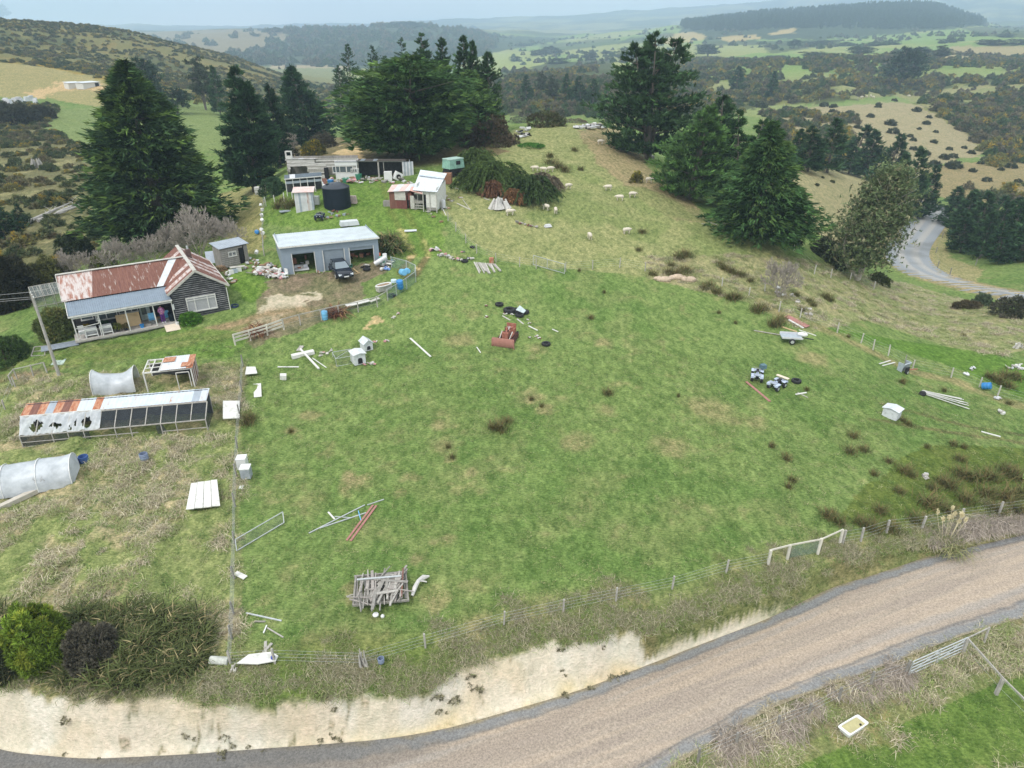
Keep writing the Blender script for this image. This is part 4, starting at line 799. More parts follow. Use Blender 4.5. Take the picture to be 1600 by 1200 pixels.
# ---- ground cover nobody could count: instanced tufts
def scatter(name, P, S, Rz, variants, mats_seed=0):
    P = np.asarray(P, np.float32); me = bpy.data.meshes.new(name); me.vertices.add(len(P)); me.vertices.foreach_set('co', P.ravel())
    for nm_, ty, dat in (('sc', 'FLOAT', S), ('rz', 'FLOAT', Rz)):
        a = me.attributes.new(nm_, ty, 'POINT'); a.data.foreach_set('value', np.asarray(dat, np.float32))
    a = me.attributes.new('pick', 'INT', 'POINT'); a.data.foreach_set('value', np.random.default_rng(1).integers(0, len(variants), len(P)).astype(np.int32))
    o = bpy.data.objects.new(name, me); COL.objects.link(o); ng = bpy.data.node_groups.new(name, 'GeometryNodeTree')
    ng.interface.new_socket('Geometry', in_out='INPUT', socket_type='NodeSocketGeometry'); ng.interface.new_socket('Geometry', in_out='OUTPUT', socket_type='NodeSocketGeometry')
    N = ng.nodes; L = ng.links; gi = N.new('NodeGroupInput'); go = N.new('NodeGroupOutput'); ip = N.new('GeometryNodeInstanceOnPoints'); jn = N.new('GeometryNodeJoinGeometry')
    for vo in variants[::-1]:
        oi = N.new('GeometryNodeObjectInfo'); oi.inputs['Object'].default_value = vo; oi.inputs['As Instance'].default_value = True; L.new(oi.outputs['Geometry'], jn.inputs[0])
    def at(nm_, ty): k = N.new('GeometryNodeInputNamedAttribute'); k.data_type = ty; k.inputs['Name'].default_value = nm_; return k.outputs['Attribute']
    L.new(gi.outputs[0], ip.inputs['Points']); L.new(jn.outputs[0], ip.inputs['Instance']); ip.inputs['Pick Instance'].default_value = True
    L.new(at('pick', 'INT'), ip.inputs['Instance Index']); L.new(at('sc', 'FLOAT'), ip.inputs['Scale'])
    cx = N.new('ShaderNodeCombineXYZ'); L.new(at('rz', 'FLOAT'), cx.inputs[2]); L.new(cx.outputs[0], ip.inputs['Rotation']); L.new(ip.outputs[0], go.inputs[0])
    md = o.modifiers.new('scatter', 'NODES'); md.node_group = ng; tag(o, kind='stuff'); return o
def hidden(V_, F_, c):                                # source mesh only (an object that is never linked to the scene)
    o = fastmesh('source', V_, F_, leafm, c); COL.objects.unlink(o); return o
CELL = np.abs(np.gradient(GX, axis=1)*np.gradient(GY, axis=0))
def sample(mask, dens, seed, jit=1.0):
    rg = np.random.default_rng(seed); lam = CELL*mask*dens; k = rg.poisson(lam); iy, ix = np.nonzero(k); n = k[iy, ix]; iy = np.repeat(iy, n); ix = np.repeat(ix, n)
    fy = rg.random(len(iy)); fx_ = rg.random(len(iy)); iy2 = np.minimum(iy+1, nr-1); ix2 = np.minimum(ix+1, nc-1)
    def bl(A): return (A[iy, ix]*(1-fx_)+A[iy, ix2]*fx_)*(1-fy)+(A[iy2, ix]*(1-fx_)+A[iy2, ix2]*fx_)*fy
    return np.stack((bl(GX), bl(GY), bl(GH)), 1), rg
inview = (PU > -120) & (PU < 1720) & (PV > -40) & (PV < 1290) & (_dz > 5)
road_ok = ~((GY < yn(GX)+.15) & (GY > ys(GX)-.35)) & (bank < .25)
notyard = yard < .5
# short pasture tufts
gs = [hidden(*blades(44, .22, .024, 300+i, cc_, aa_, .35, R0=.2, spread=1.1, arch=.6, segs=2)) for i, (cc_, aa_) in enumerate([(C(104, 130, 68), C(124, 140, 82)), (C(82, 114, 54), C(106, 130, 66)), (C(134, 142, 92), C(162, 154, 120))])]
P_g, rg = sample(inview & road_ok & notyard & (_dz < 62), 3.6, 5)
scatter('pasture_grass', P_g, rg.uniform(.6, 1.4, len(P_g)), rg.uniform(0, 6.28, len(P_g)), gs)
# long rank grass in the garden block and on the verges
gt = [hidden(*blades(190, .62, .022, 320+i, cc_, aa_, .35, R0=.26, spread=1.15, arch=.75, segs=2)) for i, (cc_, aa_) in enumerate([(C(180, 170, 142), C(140, 150, 96)), (C(164, 153, 126), C(192, 182, 158)), (C(136, 150, 90), C(168, 162, 126))])]
blk = inpoly(PU, PV, [(-900,622),(60,588),(230,575),(340,560),(378,560),(372,1045),(0,1062),(-900,1100)])
bigp = inpoly(PU, PV, [(-20,690),(130,715),(128,770),(-20,800)])|inpoly(PU, PV, [(225,580),(310,565),(312,605),(330,612),(330,670),(30,700),(30,650),(225,628)])
lg = blk*(~bigp)*(.25+1.6*sst(N2, .42, .62))
vg = verge*(GY > yn(GX)+.2)*road_ok*(.3+1.2*sst(N2, .4, .6))*1.3
s2 = (ys(GX)-GY > .3)*(ys(GX)-GY < 2.6)*(GY < 60)*2.5*(GX > 0)
lowp = (ys(GX)-GY > 2.6)*(GY < 60)*(GX > 0)*sst(N2, .58, .68)*.7
hillr = inpoly(U, V, [(1000,400),(1240,400),(1400,440),(1620,500),(1620,545),(1540,560),(1350,500),(1260,520),(1160,470),(1010,435)])*.5
P_g, rg = sample(inview*(lg*1.1+s2+lowp+hillr)*(_dz < 110)*(bank < .3), 1.5, 6)
scatter('rank_grass', P_g, rg.uniform(.5, 1.3, len(P_g)), rg.uniform(0, 6.28, len(P_g)), gt)
gv = [hidden(*blades(200, .55, .022, 430+i, cc_, aa_, .35, R0=.28, spread=1.1, arch=.7, segs=2)) for i, (cc_, aa_) in enumerate([(C(154, 146, 120), C(112, 124, 76)), (C(130, 126, 96), C(164, 156, 132)), (C(112, 128, 70), C(146, 142, 106))])]
edge = sst(np.abs(GY-ybv-.5), 1.5, .4)*(GY < 60)*(GX < 30)*3.2+verge*(.5+.8*sst(N2, .4, .6))*1.0
P_g, rg = sample(inview*edge*(GY > yn(GX)+.5)*(bank < .6)*road_ok, 1.5, 17); scatter('verge_grass', P_g, rg.uniform(.5, 1.15, len(P_g)), rg.uniform(0, 6.28, len(P_g)), gv)
# dead grass mats south of the road, hanging over the fence, and by the toetoe
gd = [hidden(*blades(260, 1.35, .024, 340+i, C(172, 160, 148), C(142, 130, 118), .4, R0=.3, spread=1.3, arch=1.1)) for i in range(2)]
md_ = np.zeros(GX.shape)
for pts, r in (([(1090,1172),(1150,1150),(1200,1130),(1250,1105),(1300,1080),(1345,1058),(1400,1045)], .75), ([(1460,852),(1500,846),(1550,838),(1640,828)], 1.1)):
    Pq = np.array([G(*p) for p in pts]); md_ = np.maximum(md_, sst(pdist(GX, GY, Pq)[0], r, r*.4))
P_g, rg = sample(md_*inview*(GY < 60), 4.2, 7)
P_g = P_g[(P_g[:, 1] > yn(P_g[:, 0])+.5) | (P_g[:, 1] < ys(P_g[:, 0])-.3)]
scatter('dead_grass', P_g, rg.uniform(.5, 1.0, len(P_g)), rg.uniform(0, 6.28, len(P_g)), gd)
# small plants on the clay bank
P_g, rg = sample(bank*sst(N1, .42, .56)*sst(N2, .44, .56), 3.2, 8); bs = [hidden(*shrub_mesh(.28, .28, .16, 60, 350+i, C(136, 132, 106), size=.1, tn=5, sub=8)) for i in range(2)]
scatter('bank_weeds', P_g, rg.uniform(.3, 1.2, len(P_g)), rg.uniform(0, 6.28, len(P_g)), bs)
# scrub: left valley, far hill, right valleys
sb = [hidden(*shrub_mesh(1.5, 1.5, 1.25, 170, 360+i, cc_, size=.42, tn=6, alt=aa_, pa=pa_, sub=22, lob=.3)) for i, (cc_, aa_, pa_) in enumerate([(C(88, 98, 66), C(118, 118, 80), .3), (C(106, 104, 74), C(136, 124, 96), .3), (C(80, 92, 60), C(106, 118, 70), .25), (C(124, 122, 74), C(182, 154, 60), .24)])]
lv = inpoly(PU, PV, [(-300,160),(0,160),(90,165),(75,200),(145,240),(140,330),(150,390),(130,420),(90,425),(60,440),(40,480),(-300,500)])*(_dz > 72)*(_dz < 260)
lv_gap = 1-inpoly(PU, PV, [(150,240),(30,250),(0,230),(40,300),(110,300),(140,330),(40,350),(60,400),(140,390)])*.55
slope = inpoly(PU, PV, [(120,425),(60,470),(90,390),(140,390),(160,420)])
P_g, rg = sample(inview*lv*sst(N1+.25*N3, .46, .64)*lv_gap, .22, 9)
scatter('valley_scrub', P_g, rg.uniform(.4, 1.1, len(P_g)), rg.uniform(0, 6.28, len(P_g)), sb)
P_g, rg = sample(inview*lf*sst(N3+.3*N1, .46, .64)*(_dz < 700)*(1-inpoly(PU, PV, [(-600,90),(0,97),(90,108),(150,122),(180,135),(175,170),(-600,170)])), .06, 10)
scatter('hillside_gorse', P_g, rg.uniform(.55, 1.35, len(P_g)), rg.uniform(0, 6.28, len(P_g)), [sb[0], sb[1], sb[2], sb[3]])
sb2 = [hidden(*shrub_mesh(2.6, 2.6, 2.9, 210, 380+i, cc_, size=.7, tn=6, alt=aa_, pa=pa_, sub=22, lob=.35)) for i, (cc_, aa_, pa_) in enumerate([(C(86, 94, 68), C(112, 114, 80), .3), (C(104, 102, 80), C(130, 120, 96), .3), (C(78, 98, 62), C(102, 120, 72), .3), (C(124, 126, 78), C(176, 152, 66), .2)])]
P_g, rg = sample(inview*bushm*(.25+sst(N1, .42, .56)), .045, 11)
scatter('valley_bush', P_g, rg.uniform(.7, 1.5, len(P_g)), rg.uniform(0, 6.28, len(P_g)), sb2)
rb2 = inpoly(U, V, [(1560,160),(1640,150),(1640,262),(1560,262),(1530,250),(1545,225),(1580,200)])*(_dz > 180)*1.0+inpoly(U, V, [(1190,180),(1260,178),(1330,185),(1340,215),(1330,262),(1230,250),(1195,215)])*(_dz > 165)*.8+inpoly(U, V, [(1500,165),(1580,180),(1560,205),(1500,180)])*(_dz > 250)
rb2 = rb2+inpoly(PU, PV, [(1595,290),(1595,420),(1640,420),(1640,290)])*1.0+inpoly(PU, PV, [(1445,300),(1510,292),(1600,300),(1600,320),(1480,325)])*.3*(_dz > 150)
P_g, rg = sample(inview*np.clip(rb2, 0, 1), .05, 12)
scatter('hillside_bush', P_g, rg.uniform(.55, 1.2, len(P_g)), rg.uniform(0, 6.28, len(P_g)), sb2)
P_g, rg = sample(inview*inpoly(PU, PV, [(760,128),(960,122),(1000,150),(1000,185),(780,185)])*(_dz > 170), .03, 13)
scatter('valley_bush', P_g, rg.uniform(.7, 1.3, len(P_g)), rg.uniform(0, 6.28, len(P_g)), sb2[:3])
sf = [hidden(*conifer_mesh(16, prof(PINP, 4.5), 60, 5, 390+i, col=cc_, ts=1.6, tn=6, up=.6, spread=.6, lob=.3)[:3]) for i, cc_ in enumerate([C(50, 68, 46), C(62, 80, 54)])]
fm = inpoly(PU+(N3-.5)*16, PV+(N3-.5)*6, [(1064,37),(1180,24),(1300,10),(1400,5),(1470,5),(1530,30),(1535,38),(1450,47),(1330,47),(1240,45),(1150,49),(1064,49)])*(_dz > 1000)
P_g, rg = sample(inview*fm*(_dz < 2700), .006, 14); scatter('pine_forest', P_g, rg.uniform(.7, 1.4, len(P_g)), rg.uniform(0, 6.28, len(P_g)), sf)
fl = ff*(_dz < 2600)*(np.abs(fbm(GX/300, GY/300, 401, 3)-.5) < .012)+.5*ff*(_dz < 2600)*sst(fbm(GX/150, GY/150, 411, 3), .7, .74)
P_g, rg = sample(inview*np.clip(fl, 0, 1)*(1-fm)*(PU > 380), .0028, 15); scatter('far_scrub', P_g, rg.uniform(1.0, 2.3, len(P_g)), rg.uniform(0, 6.28, len(P_g)), sb2[:3])
cr = inpoly(PU, PV, [(220,60),(430,48),(650,40),(720,46),(780,60),(760,90),(540,104),(330,100)])*(_dz > 1000)*(_dz < 2400)*(1-inpoly(PU, PV, [(180,50),(440,45),(452,62),(380,85),(330,92),(300,82),(210,62)])*.9)
P_g, rg = sample(inview*cr*sst(N3, .4, .55), .0022, 16); scatter('far_forest', P_g, rg.uniform(2.5, 5, len(P_g)), rg.uniform(0, 6.28, len(P_g)), sb2[:3])
# fallen macrocarpa heap on the hill: drooping boughs
for u, v, w_, h, lab, cl, sd_ in ((770,296,110,3.6,'big green heap of a fallen macrocarpa beside the white shed',C(70,88,44),1),(828,312,80,3.2,'right end of the fallen macrocarpa heap, dark green',C(60,78,42),2),(745,270,76,3.4,'upper left part of the felled green foliage by the green truck',C(78,96,50),3),(770,305,40,1.9,'rusty brown dead boughs in front of the fallen macrocarpa',C(116,84,64),4),(803,316,34,1.7,'brown dead branch right of the rusty boughs',C(120,88,60),5),(846,296,60,2.2,'grey twiggy right fringe of the fallen macrocarpa',C(106,96,80),6)):
    p = G(u, v); r = w_/2/pxm(p); rg = np.random.default_rng(400+sd_); nb = int(60+w_*1.2); a = rg.uniform(0, 6.28, nb); hh = h*rg.uniform(.45, 1.05, nb); L_ = rg.uniform(.4, 1, nb)*r*.8; Cs = []; Ds = []
    st = rg.uniform(0, .65, nb)*r
    for j in range(12):
        t = (j+.5)/12; Cs.append(np.stack((np.cos(a)*(st+L_*t), np.sin(a)*(st+L_*t)*.8, np.maximum(.15, hh*(1-.2*(st/r))*(1-.85*t**1.7))), 1)); Ds.append(np.stack((np.cos(a), np.sin(a), np.full(nb, -.2-1.1*t)), 1))
    Cs = np.concatenate(Cs); V_, F_ = tufts(Cs, np.concatenate(Ds), .42, 7, .32, rg, .26); o = fastmesh('felled_tree', V_, F_, leafm, tuft_cols(cl, len(Cs), 21, rg, .25), loc=tuple(p)); tag(o, lab, 'felled tree', 'felled macrocarpa boughs')
# ------------------------------------------------------------------ buildings
def frameZ(u1, v1, u2, v2, z):
    a = ate(u1, v1, z); b = ate(u2, v2, z); d = b-a; return tuple(a), math.hypot(d[0], d[1]), math.atan2(d[1], d[0])
def frame(u1, v1, u2, v2, dz=0):
    a = G(u1, v1); b = G(u2, v2); z = (a[2]+b[2])/2+dz; return frameZ(u1, v1, u2, v2, z)
rustA = mat('rusted_iron', (.17, .075, .055), rough=.75, col2=(.44, .38, .35), scale=1.1, thr=(.54, .66), stretch=(4.5, .7, .7), detail=9)
rustB = mat('heavy_rust', (.12, .05, .04), rough=.8, col2=(.24, .115, .085), scale=1.5, stretch=(6, .6, .6), detail=9)
rustC = mat('part_rusted_iron', (.52, .46, .44), rough=.6, col2=(.30, .14, .10), scale=1.3, thr=(.46, .62), stretch=(3.5, .8, .8), detail=9)
ironP = mat('pale_iron', (.60, .60, .62), rough=.5, metal=.2, var=.15, scale=1.5)
ironW = mat('white_iron', (.44, .46, .48), rough=.5, col2=(.60, .63, .66), scale=1.6, thr=(.3, .52), detail=9)
ironG = mat('grey_iron', (.34, .38, .43), rough=.5, metal=.2, var=.15, scale=1.5)
ironO = mat('orange_rust_iron', (.34, .12, .06), rough=.8, col2=(.50, .30, .20), scale=2, thr=(.4, .66), stretch=(3, 1, 1))
ironM = mat('weathered_iron', (.50, .54, .58), rough=.55, col2=(.44, .28, .20), scale=1.0, thr=(.55, .68), stretch=(2.5, 1, 1), detail=8)
bluei = mat('blue_grey_steel', (.20, .245, .30), rough=.5, metal=.1, var=.1, scale=2)
steel = mat('shed_wall_steel', (.26, .31, .37), rough=.55, metal=.1, var=.08, scale=1.2)
steeld = mat('shed_door_steel', (.22, .26, .30), rough=.5, var=.08, scale=1.2)
whitep = mat('white_paint', (.42, .41, .37), rough=.7, col2=(.64, .63, .60), scale=3.5, thr=(.28, .5), detail=9)
dirtyw = mat('dirty_white', (.46, .44, .40), rough=.7, var=.22, scale=2.5)
tarred = mat('tarred_boards', (.028, .028, .032), rough=.8, col2=(.10, .095, .095), scale=3, stretch=(.5, .5, 4), thr=(.5, .75))
boardedge = mat('weathered_edge', (.36, .35, .36), rough=.8, col2=(.12, .12, .12), scale=1.1, thr=(.42, .58))
wood = mat('brown_wood', (.26, .17, .10), var=.3, scale=4)
ply = mat('plywood', (.50, .36, .20), var=.12, scale=3, rough=.7)
greyw = mat('grey_wood', (.24, .225, .205), var=.3, scale=4, stretch=(1, 1, .4))
greywp = mat('pale_grey_wood', (.36, .34, .31), var=.25, scale=4)
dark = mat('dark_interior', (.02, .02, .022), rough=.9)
glass = mat('window_glass', (.10, .12, .13), rough=.08, var=.1, spec=.8)
curtain = mat('net_curtain', (.36, .36, .37), rough=.6, var=.12, scale=8)
conc = mat('concrete', (.42, .39, .36), var=.15, scale=3)
black = mat('black_rubber', (.022, .022, .024), rough=.75, var=.3, scale=8)
blackp = mat('black_plastic', (.007, .013, .02), rough=.5, var=.15, spec=.2)
bluep = mat('blue_plastic', (.035, .20, .48), rough=.35, var=.12)
bluel = mat('light_blue_plastic', (.16, .42, .66), rough=.4, var=.12)
greenp = mat('green_plastic', (.05, .22, .14), rough=.4)
orangep = mat('orange_plastic', (.60, .14, .06), rough=.5)
whitepl = mat('white_plastic', (.68, .68, .67), rough=.35, var=.05)
galv = mat('galvanised_pipe', (.48, .50, .51), rough=.4, metal=.4, var=.15)
mesh_m = mat('shade_mesh', (.035, .042, .05), rough=.8, alpha=.62)
wiremesh = mat('wire_mesh', (.30, .31, .30), rough=.6, alpha=.11)
greenmesh = mat('green_netting', (.16, .26, .20), rough=.7, alpha=.42)
plast = mat('cloudy_plastic_film', (.36, .39, .42), rough=.35, col2=(.58, .61, .65), scale=1.2, thr=(.3, .62), alpha=.84, bump=.3, bscale=3)
def box_walls(b, x0, x1, y0, y1, z0, z1, t=.1, m=0, front=True):
    if front: b.box(((x0+x1)/2, y0+t/2, (z0+z1)/2), (x1-x0, t, z1-z0), m=m)
    b.box(((x0+x1)/2, y1-t/2, (z0+z1)/2), (x1-x0, t, z1-z0), m=m)
    b.box((x0+t/2, (y0+y1)/2, (z0+z1)/2), (t, y1-y0-2*t-.004, z1-z0), m=m); b.box((x1-t/2, (y0+y1)/2, (z0+z1)/2), (t, y1-y0-2*t-.004, z1-z0), m=m)
def sheets(b, a, c, d_, e, n, pick, folds=5, amp=.018, th=.02):
    """corrugated sheets between eave a->c and ridge e->d_ (a,c,d_,e corners), each sheet its own material"""
    a, c, d_, e = map(Vector, (a, c, d_, e)); nn = (c-a).cross(e-a).normalized()
    for i in range(n):
        mi = pick(i)
        for k in range(folds):
            t0 = (i+k/folds)/n; t1 = (i+(k+1)/folds)/n; tm = (t0+t1)/2
            for q, (s0, s1, o0, o1) in enumerate(((t0, tm, 0, amp), (tm, t1, amp, 0))):
                lift = nn*(.006*(i % 2))
                b.add([a.lerp(c, s0)+nn*o0+lift, a.lerp(c, s1)+nn*o1+lift, e.lerp(d_, s1)+nn*o1+lift, e.lerp(d_, s0)+nn*o0+lift], [(0, 1, 2, 3)], mi)
    lo = nn*-.03; b.add([a+lo, c+lo, d_+lo, e+lo], [(3, 2, 1, 0)], 0)
def boards(b, x0, x1, z0, z1, y, pitch=.19, apex=None, zt=None, lap=.035, m=0, me=1, sgn=-1):
    """horizontal lapped boards in the plane y; gable if apex x and top zt are given"""
    z = z0
    while z < (zt or z1)-.02:
        zt_ = min(z+pitch, zt or z1)
        def span(zz):
            if zz <= z1 or apex is None: return x0, x1
            f = (zz-z1)/(zt-z1); return x0+(apex-x0)*f, x1+(apex-x1)*f
        l0, r0 = span(z); l1, r1 = span(zt_); s = sgn
        b.add([(l0, y+s*lap, z), (r0, y+s*lap, z), (r1, y+s*.006, zt_), (l1, y+s*.006, zt_)], [(0, 1, 2, 3)], m)
        b.add([(l0, y+s*(lap+.004), z), (r0, y+s*(lap+.004), z), (r0, y+s*(lap+.002), z+.055), (l0, y+s*(lap+.002), z+.055)], [(0, 1, 2, 3)], me)
        b.add([(l0, y, z), (r0, y, z), (r0, y+s*(lap+.004), z), (l0, y+s*(lap+.004), z)], [(3, 2, 1, 0)], me); z = zt_
# ---- cottage
O, L_, rz = frameZ(122, 533, 360, 489, 3.45); Lh = L_; Dp = 9.4; RX = Lh-2.35; EV = 2.9; RZ = 4.55; V0 = 2.1; WX = Lh-4.7
cot = thing('cottage', 'old weatherboard cottage with rusted iron roof and open front verandah', 'house', O, rz)
CF = (O, rz)
def LW(fr_, x, y, z): c_, s_ = math.cos(fr_[1]), math.sin(fr_[1]); return (fr_[0][0]+c_*x-s_*y, fr_[0][1]+s_*x+c_*y, fr_[0][2]+z)
b = MB()
b.box((Lh/2, Dp/2+.05, -.75), (Lh-.1, Dp-.2, 1.3), m=2)
boards(b, WX, Lh, .1, EV, 0, apex=RX, zt=RZ-.06)
b.box((WX+.05, V0/2, 1.5), (.1, V0-.02, 2.8)); b.box((Lh-.05, Dp/2, 1.5), (.1, Dp-.04, 2.8)); b.box((WX/2+.1, V0+.05, 1.5), (WX-.1, .1, 2.9)); b.box((.05, (V0+Dp-1)/2+.06, 1.5), (.1, Dp-1-V0, 2.8)); b.box((Lh/2, Dp-.6, 1.5), (Lh-.3, .1, 2.8))
b.add([(WX+.02, .08, EV), (Lh-.02, .08, EV), (RX, .08, RZ-.08)], [(0, 1, 2)])
b.add([(WX+.02, Dp, EV), (Lh-.02, Dp, EV), (RX, Dp, RZ-.08)], [(2, 1, 0)])
b.add([(.02, V0, EV), (.02, Dp-1.2, EV), (.02, 5, RZ-.15)], [(2, 1, 0)])
b.box((WX+2.35, .06, 1.48), (4.64, .1, 2.78))
b.build('wall', [tarred, boardedge, conc], cot)
rr = random.Random(4)
def pick_main(i): return 2 if i < 4 else (0 if i % 3 == 0 or i in (5, 10) else (1 if i != 13 else 3))
b = MB(); ym = 5.0
sheets(b, (-.35, V0-.15, EV+.14), (WX+.3, V0-.15, EV+.14), (RX, ym, RZ+.05), (-.35, ym, RZ+.05), 15, pick_main, 4)
sheets(b, (RX, Dp-.9, EV+.1), (-.35, Dp-.9, EV+.1), (-.35, ym, RZ+.05), (RX, ym, RZ+.05), 15, lambda i: rr.choice((0, 1, 2)), 4)
b.build('roof', [rustA, rustB, rustC, ironW], cot)
b = MB()
sheets(b, (Lh+.3, -.3, EV-.12), (Lh+.3, Dp+.2, EV-.12), (RX, Dp+.2, RZ+.08), (RX, -.3, RZ+.08), 12, lambda i: (0, 1, 0, 2, 0, 2, 0, 2)[i % 8], 4)
sheets(b, (WX-.3, Dp+.2, EV-.12), (WX-.3, -.3, EV-.12), (RX, -.3, RZ+.08), (RX, Dp+.2, RZ+.08), 12, lambda i: (1, 0, 2)[i % 3] if i < 10 else (2 if i == 10 else 1), 4)
b.build('gable_roof', [rustA, rustB, rustC], cot)
b = MB()
b.bar((-.36, ym, RZ+.1), (RX, ym, RZ+.12), .34, .05); b.bar((RX, -.32, RZ+.13), (RX, Dp+.2, RZ+.13), .32, .05)
b.bar((WX-.32, -.31, EV-.12), (RX, -.31, RZ+.08), .05, .2); b.bar((Lh+.32, -.31, EV-.12), (RX, -.31, RZ+.08), .05, .2); b.bar((-.37, V0-.1, EV+.1), (-.37, ym, RZ+.06), .05, .18)
b.bar((Lh+.34, -.2, EV-.17), (Lh+.34, Dp, EV-.17), .1, .1)
b.build('ridge_capping', dirtyw, cot)
b = MB(); sheets(b, (-.15, -.3, 2.38), (WX-.05, -.3, 2.38), (WX-.05, V0-.1, EV+.02), (-.15, V0-.1, EV+.02), 12, lambda i: 0, 4, .03); b.build('verandah_roof', bluei, cot)
b = MB(); b.bar((-.2, -.3, 2.3), (WX-.02, -.3, 2.3), .08, .14); b.bar((-.17, -.3, 2.38), (-.17, V0, EV), .05, .2); b.build('fascia', whitep, cot)
b = MB(); b.bar((0, -.18, 2.1), (WX-.05, -.18, 2.1), .06, .1); b.bar((0.05, -.1, 1.15), (1.9, -.1, 1.3), .04, .06); b.bar((1.9, -.1, 1.3), (1.9, -.1, 2.1), .04, .06); b.build('verandah_beam', whitep, cot)
for x in (.05, 2.0, 4.1, 6.3): MB().bar((x, -.12, -.1), (x, -.12, 2.1), .09).build('verandah_post', whitep, cot)
MB().box((WX/2-.05, V0/2-.1, .02), (WX+.3, V0+.2, .18)).build('verandah_floor', conc, cot)
def window(par, x, y, z, w, h, n=2, fm=None, gm_=None, nm='window', dpt=.06, splits=None):
    f = MB(); f.box((x, y-dpt, z-h/2+.03), (w+.12, .1, .1)); f.box((x, y-dpt, z+h/2), (w+.1, .08, .09)); 
    xs = splits or [i/n for i in range(n+1)]
    for s in xs: f.box((x-w/2+w*s, y-dpt, z), (.08, .08, h-.08))
    o = f.build(nm, fm or whitep, par); MB().box((x, y-.02, z), (w-.05, .03, h-.05)).build('pane', gm_ or glass, o); return o
w_ = window(cot, RX+.05, -.03, 1.45, 2.5, 1.35, fm=whitep, gm_=curtain, splits=[0, .27, .72, 1]); MB().box((RX+.05, -.1, 1.9), (2.45, .05, .05)).build('transom', whitep, w_)
window(cot, 2.6, V0, 1.45, 1.7, 1.3, 2); window(cot, 4.4, V0, 1.55, 1.5, 1.0, 3); window(cot, 1.1, V0, 1.5, .9, .9, 1)
d_ = MB().box((5.7, V0-.04, 1.05), (.85, .06, 2.0)).build('door', mat('pale_green_door', (.45, .52, .48), rough=.5), cot); MB().box((5.62, V0-.08, 1.25), (.4, .03, 1.2)).build('pane', glass, d_)
b = MB(); b.box((RX+.5, ym+.9, RZ+.1), (.45, .45, .9)); b.build('chimney', mat('sooty_brick', (.11, .07, .06), var=.4, scale=9), cot); 
b = MB(); b.tube([(RX+.5, ym+.9, RZ+.5), (RX+.5, ym+.9, RZ+.85)], .1, 8)
b.build('flue', galv, cot)
b = MB(); b.tube([(WX-.12, -.2, 2.3), (WX-.12, -.2, .1)], .04, 6); b.tube([(Lh+.05, -.15, 2.6), (Lh+.05, -.15, 0)], .04, 6); b.build('downpipe', whitep, cot)
# things on the verandah
def put_obj(nm, mb, mats, label, cat, fr_, x, y, z, rz2=0, group=None, smooth=False):
    o = mb.build(nm, mats, loc=LW(fr_, x, y, z), rz=fr_[1]+rz2, smooth=smooth); return tag(o, label, cat, group)
VF = .11
def white_cabinet():
    b = MB(); b.box((0, 0, .78), (.95, .6, .06)); b.box((-.44, 0, .38), (.06, .56, .74)); b.box((.44, 0, .38), (.06, .56, .74)); b.box((0, .26, .38), (.82, .04, .74)); b.box((0, -.02, .2), (.82, .5, .04)); b.box((0, -.25, .68), (.82, .04, .14)); return b
put_obj('table', white_cabinet(), whitepl, 'white open fronted stand at the left end of the verandah edge', 'stand', CF, 1.15, .25, VF)
put_obj('table', white_cabinet(), whitepl, 'white open fronted stand right of its twin on the verandah edge', 'stand', CF, 2.3, .25, VF)
b = MB()
for i in range(4): b.box((0, 0, .42+i*.07), (.46, .44, .03)); b.box((0, .22, .65+i*.07), (.46, .04, .4))
for sx in (-.2, .2):
    for sy in (-.18, .18): b.bar((sx, sy, 0), (sx*.9, sy*.9, .42), .04)
put_obj('chair_stack', b, whitepl, 'stack of white plastic chairs by the corner post of the verandah', 'chairs', CF, .45, .25, VF)
put_obj('plywood_sheet', MB().box((0, 0, .62), (1.9, .03, 1.2), R=Matrix.Rotation(-.25, 3, 'X')).box((-.55, -.1, 1.0), (.3, .03, .1)).box((.55, -.1, .95), (.3, .03, .1)).box((.5, -.05, .35), (.28, .03, .1)), [ply], 'large tan plywood board leaning on the verandah wall', 'board', CF, 4.2, 1.0, VF)
def camp_chair(lab, x):
    t = thing('camp_chair', lab, 'chair', LW(CF, x, .7, VF), rz, 'blue folding chairs on the verandah')
    MB().box((0, 0, .42), (.5, .45, .03)).build('seat', bluel, t); MB().box((0, .24, .68), (.5, .03, .5), R=Matrix.Rotation(-.15, 3, 'X')).build('backrest', bluel, t)
    for s in (-1, 1): MB().bar((s*.27, -.22, 0), (-s*.27, -.2, .42), .03).build('leg', galv, t); MB().bar((s*.27, .22, 0), (s*.27, .26, .92), .03).build('leg', galv, t)
camp_chair('left of the two blue folding chairs on the verandah', 6.05); camp_chair('blue folding chair nearest the person on the verandah', 7.25)
t = thing('side_table', 'small brown table between the two blue verandah chairs', 'table', LW(CF, 6.65, .8, VF), rz); MB().box((0, 0, .45), (.5, .4, .04)).build('top', wood, t)
for sx in (-.2, .2):
    for sy in (-.15, .15): MB().bar((sx, sy, 0), (sx, sy, .43), .04).build('leg', wood, t)
def pot_plant(lab, x, y, s, cl, sd_):
    t = thing('potted_plant', lab, 'plant', LW(CF, x, y, VF), rz); MB().lathe((0, 0, 0), [(.13, 0), (.18, .3)], 10).build('pot', black, t); V_, F_, c = shrub_mesh(s*.45, s*.45, s*.6, 260, sd_, cl, size=.12, tn=5, sub=14); fastmesh('leaves', V_+np.array((0, 0, .28)), F_, leafm, c, parent=t)
pot_plant('bushy green pot plant on the verandah behind the white stands', 2.3, 1.3, 1.1, C(44, 78, 36), 501); pot_plant('yellow leafed pot plant at the left end of the verandah', .9, 1.2, 1.0, C(120, 104, 40), 502)
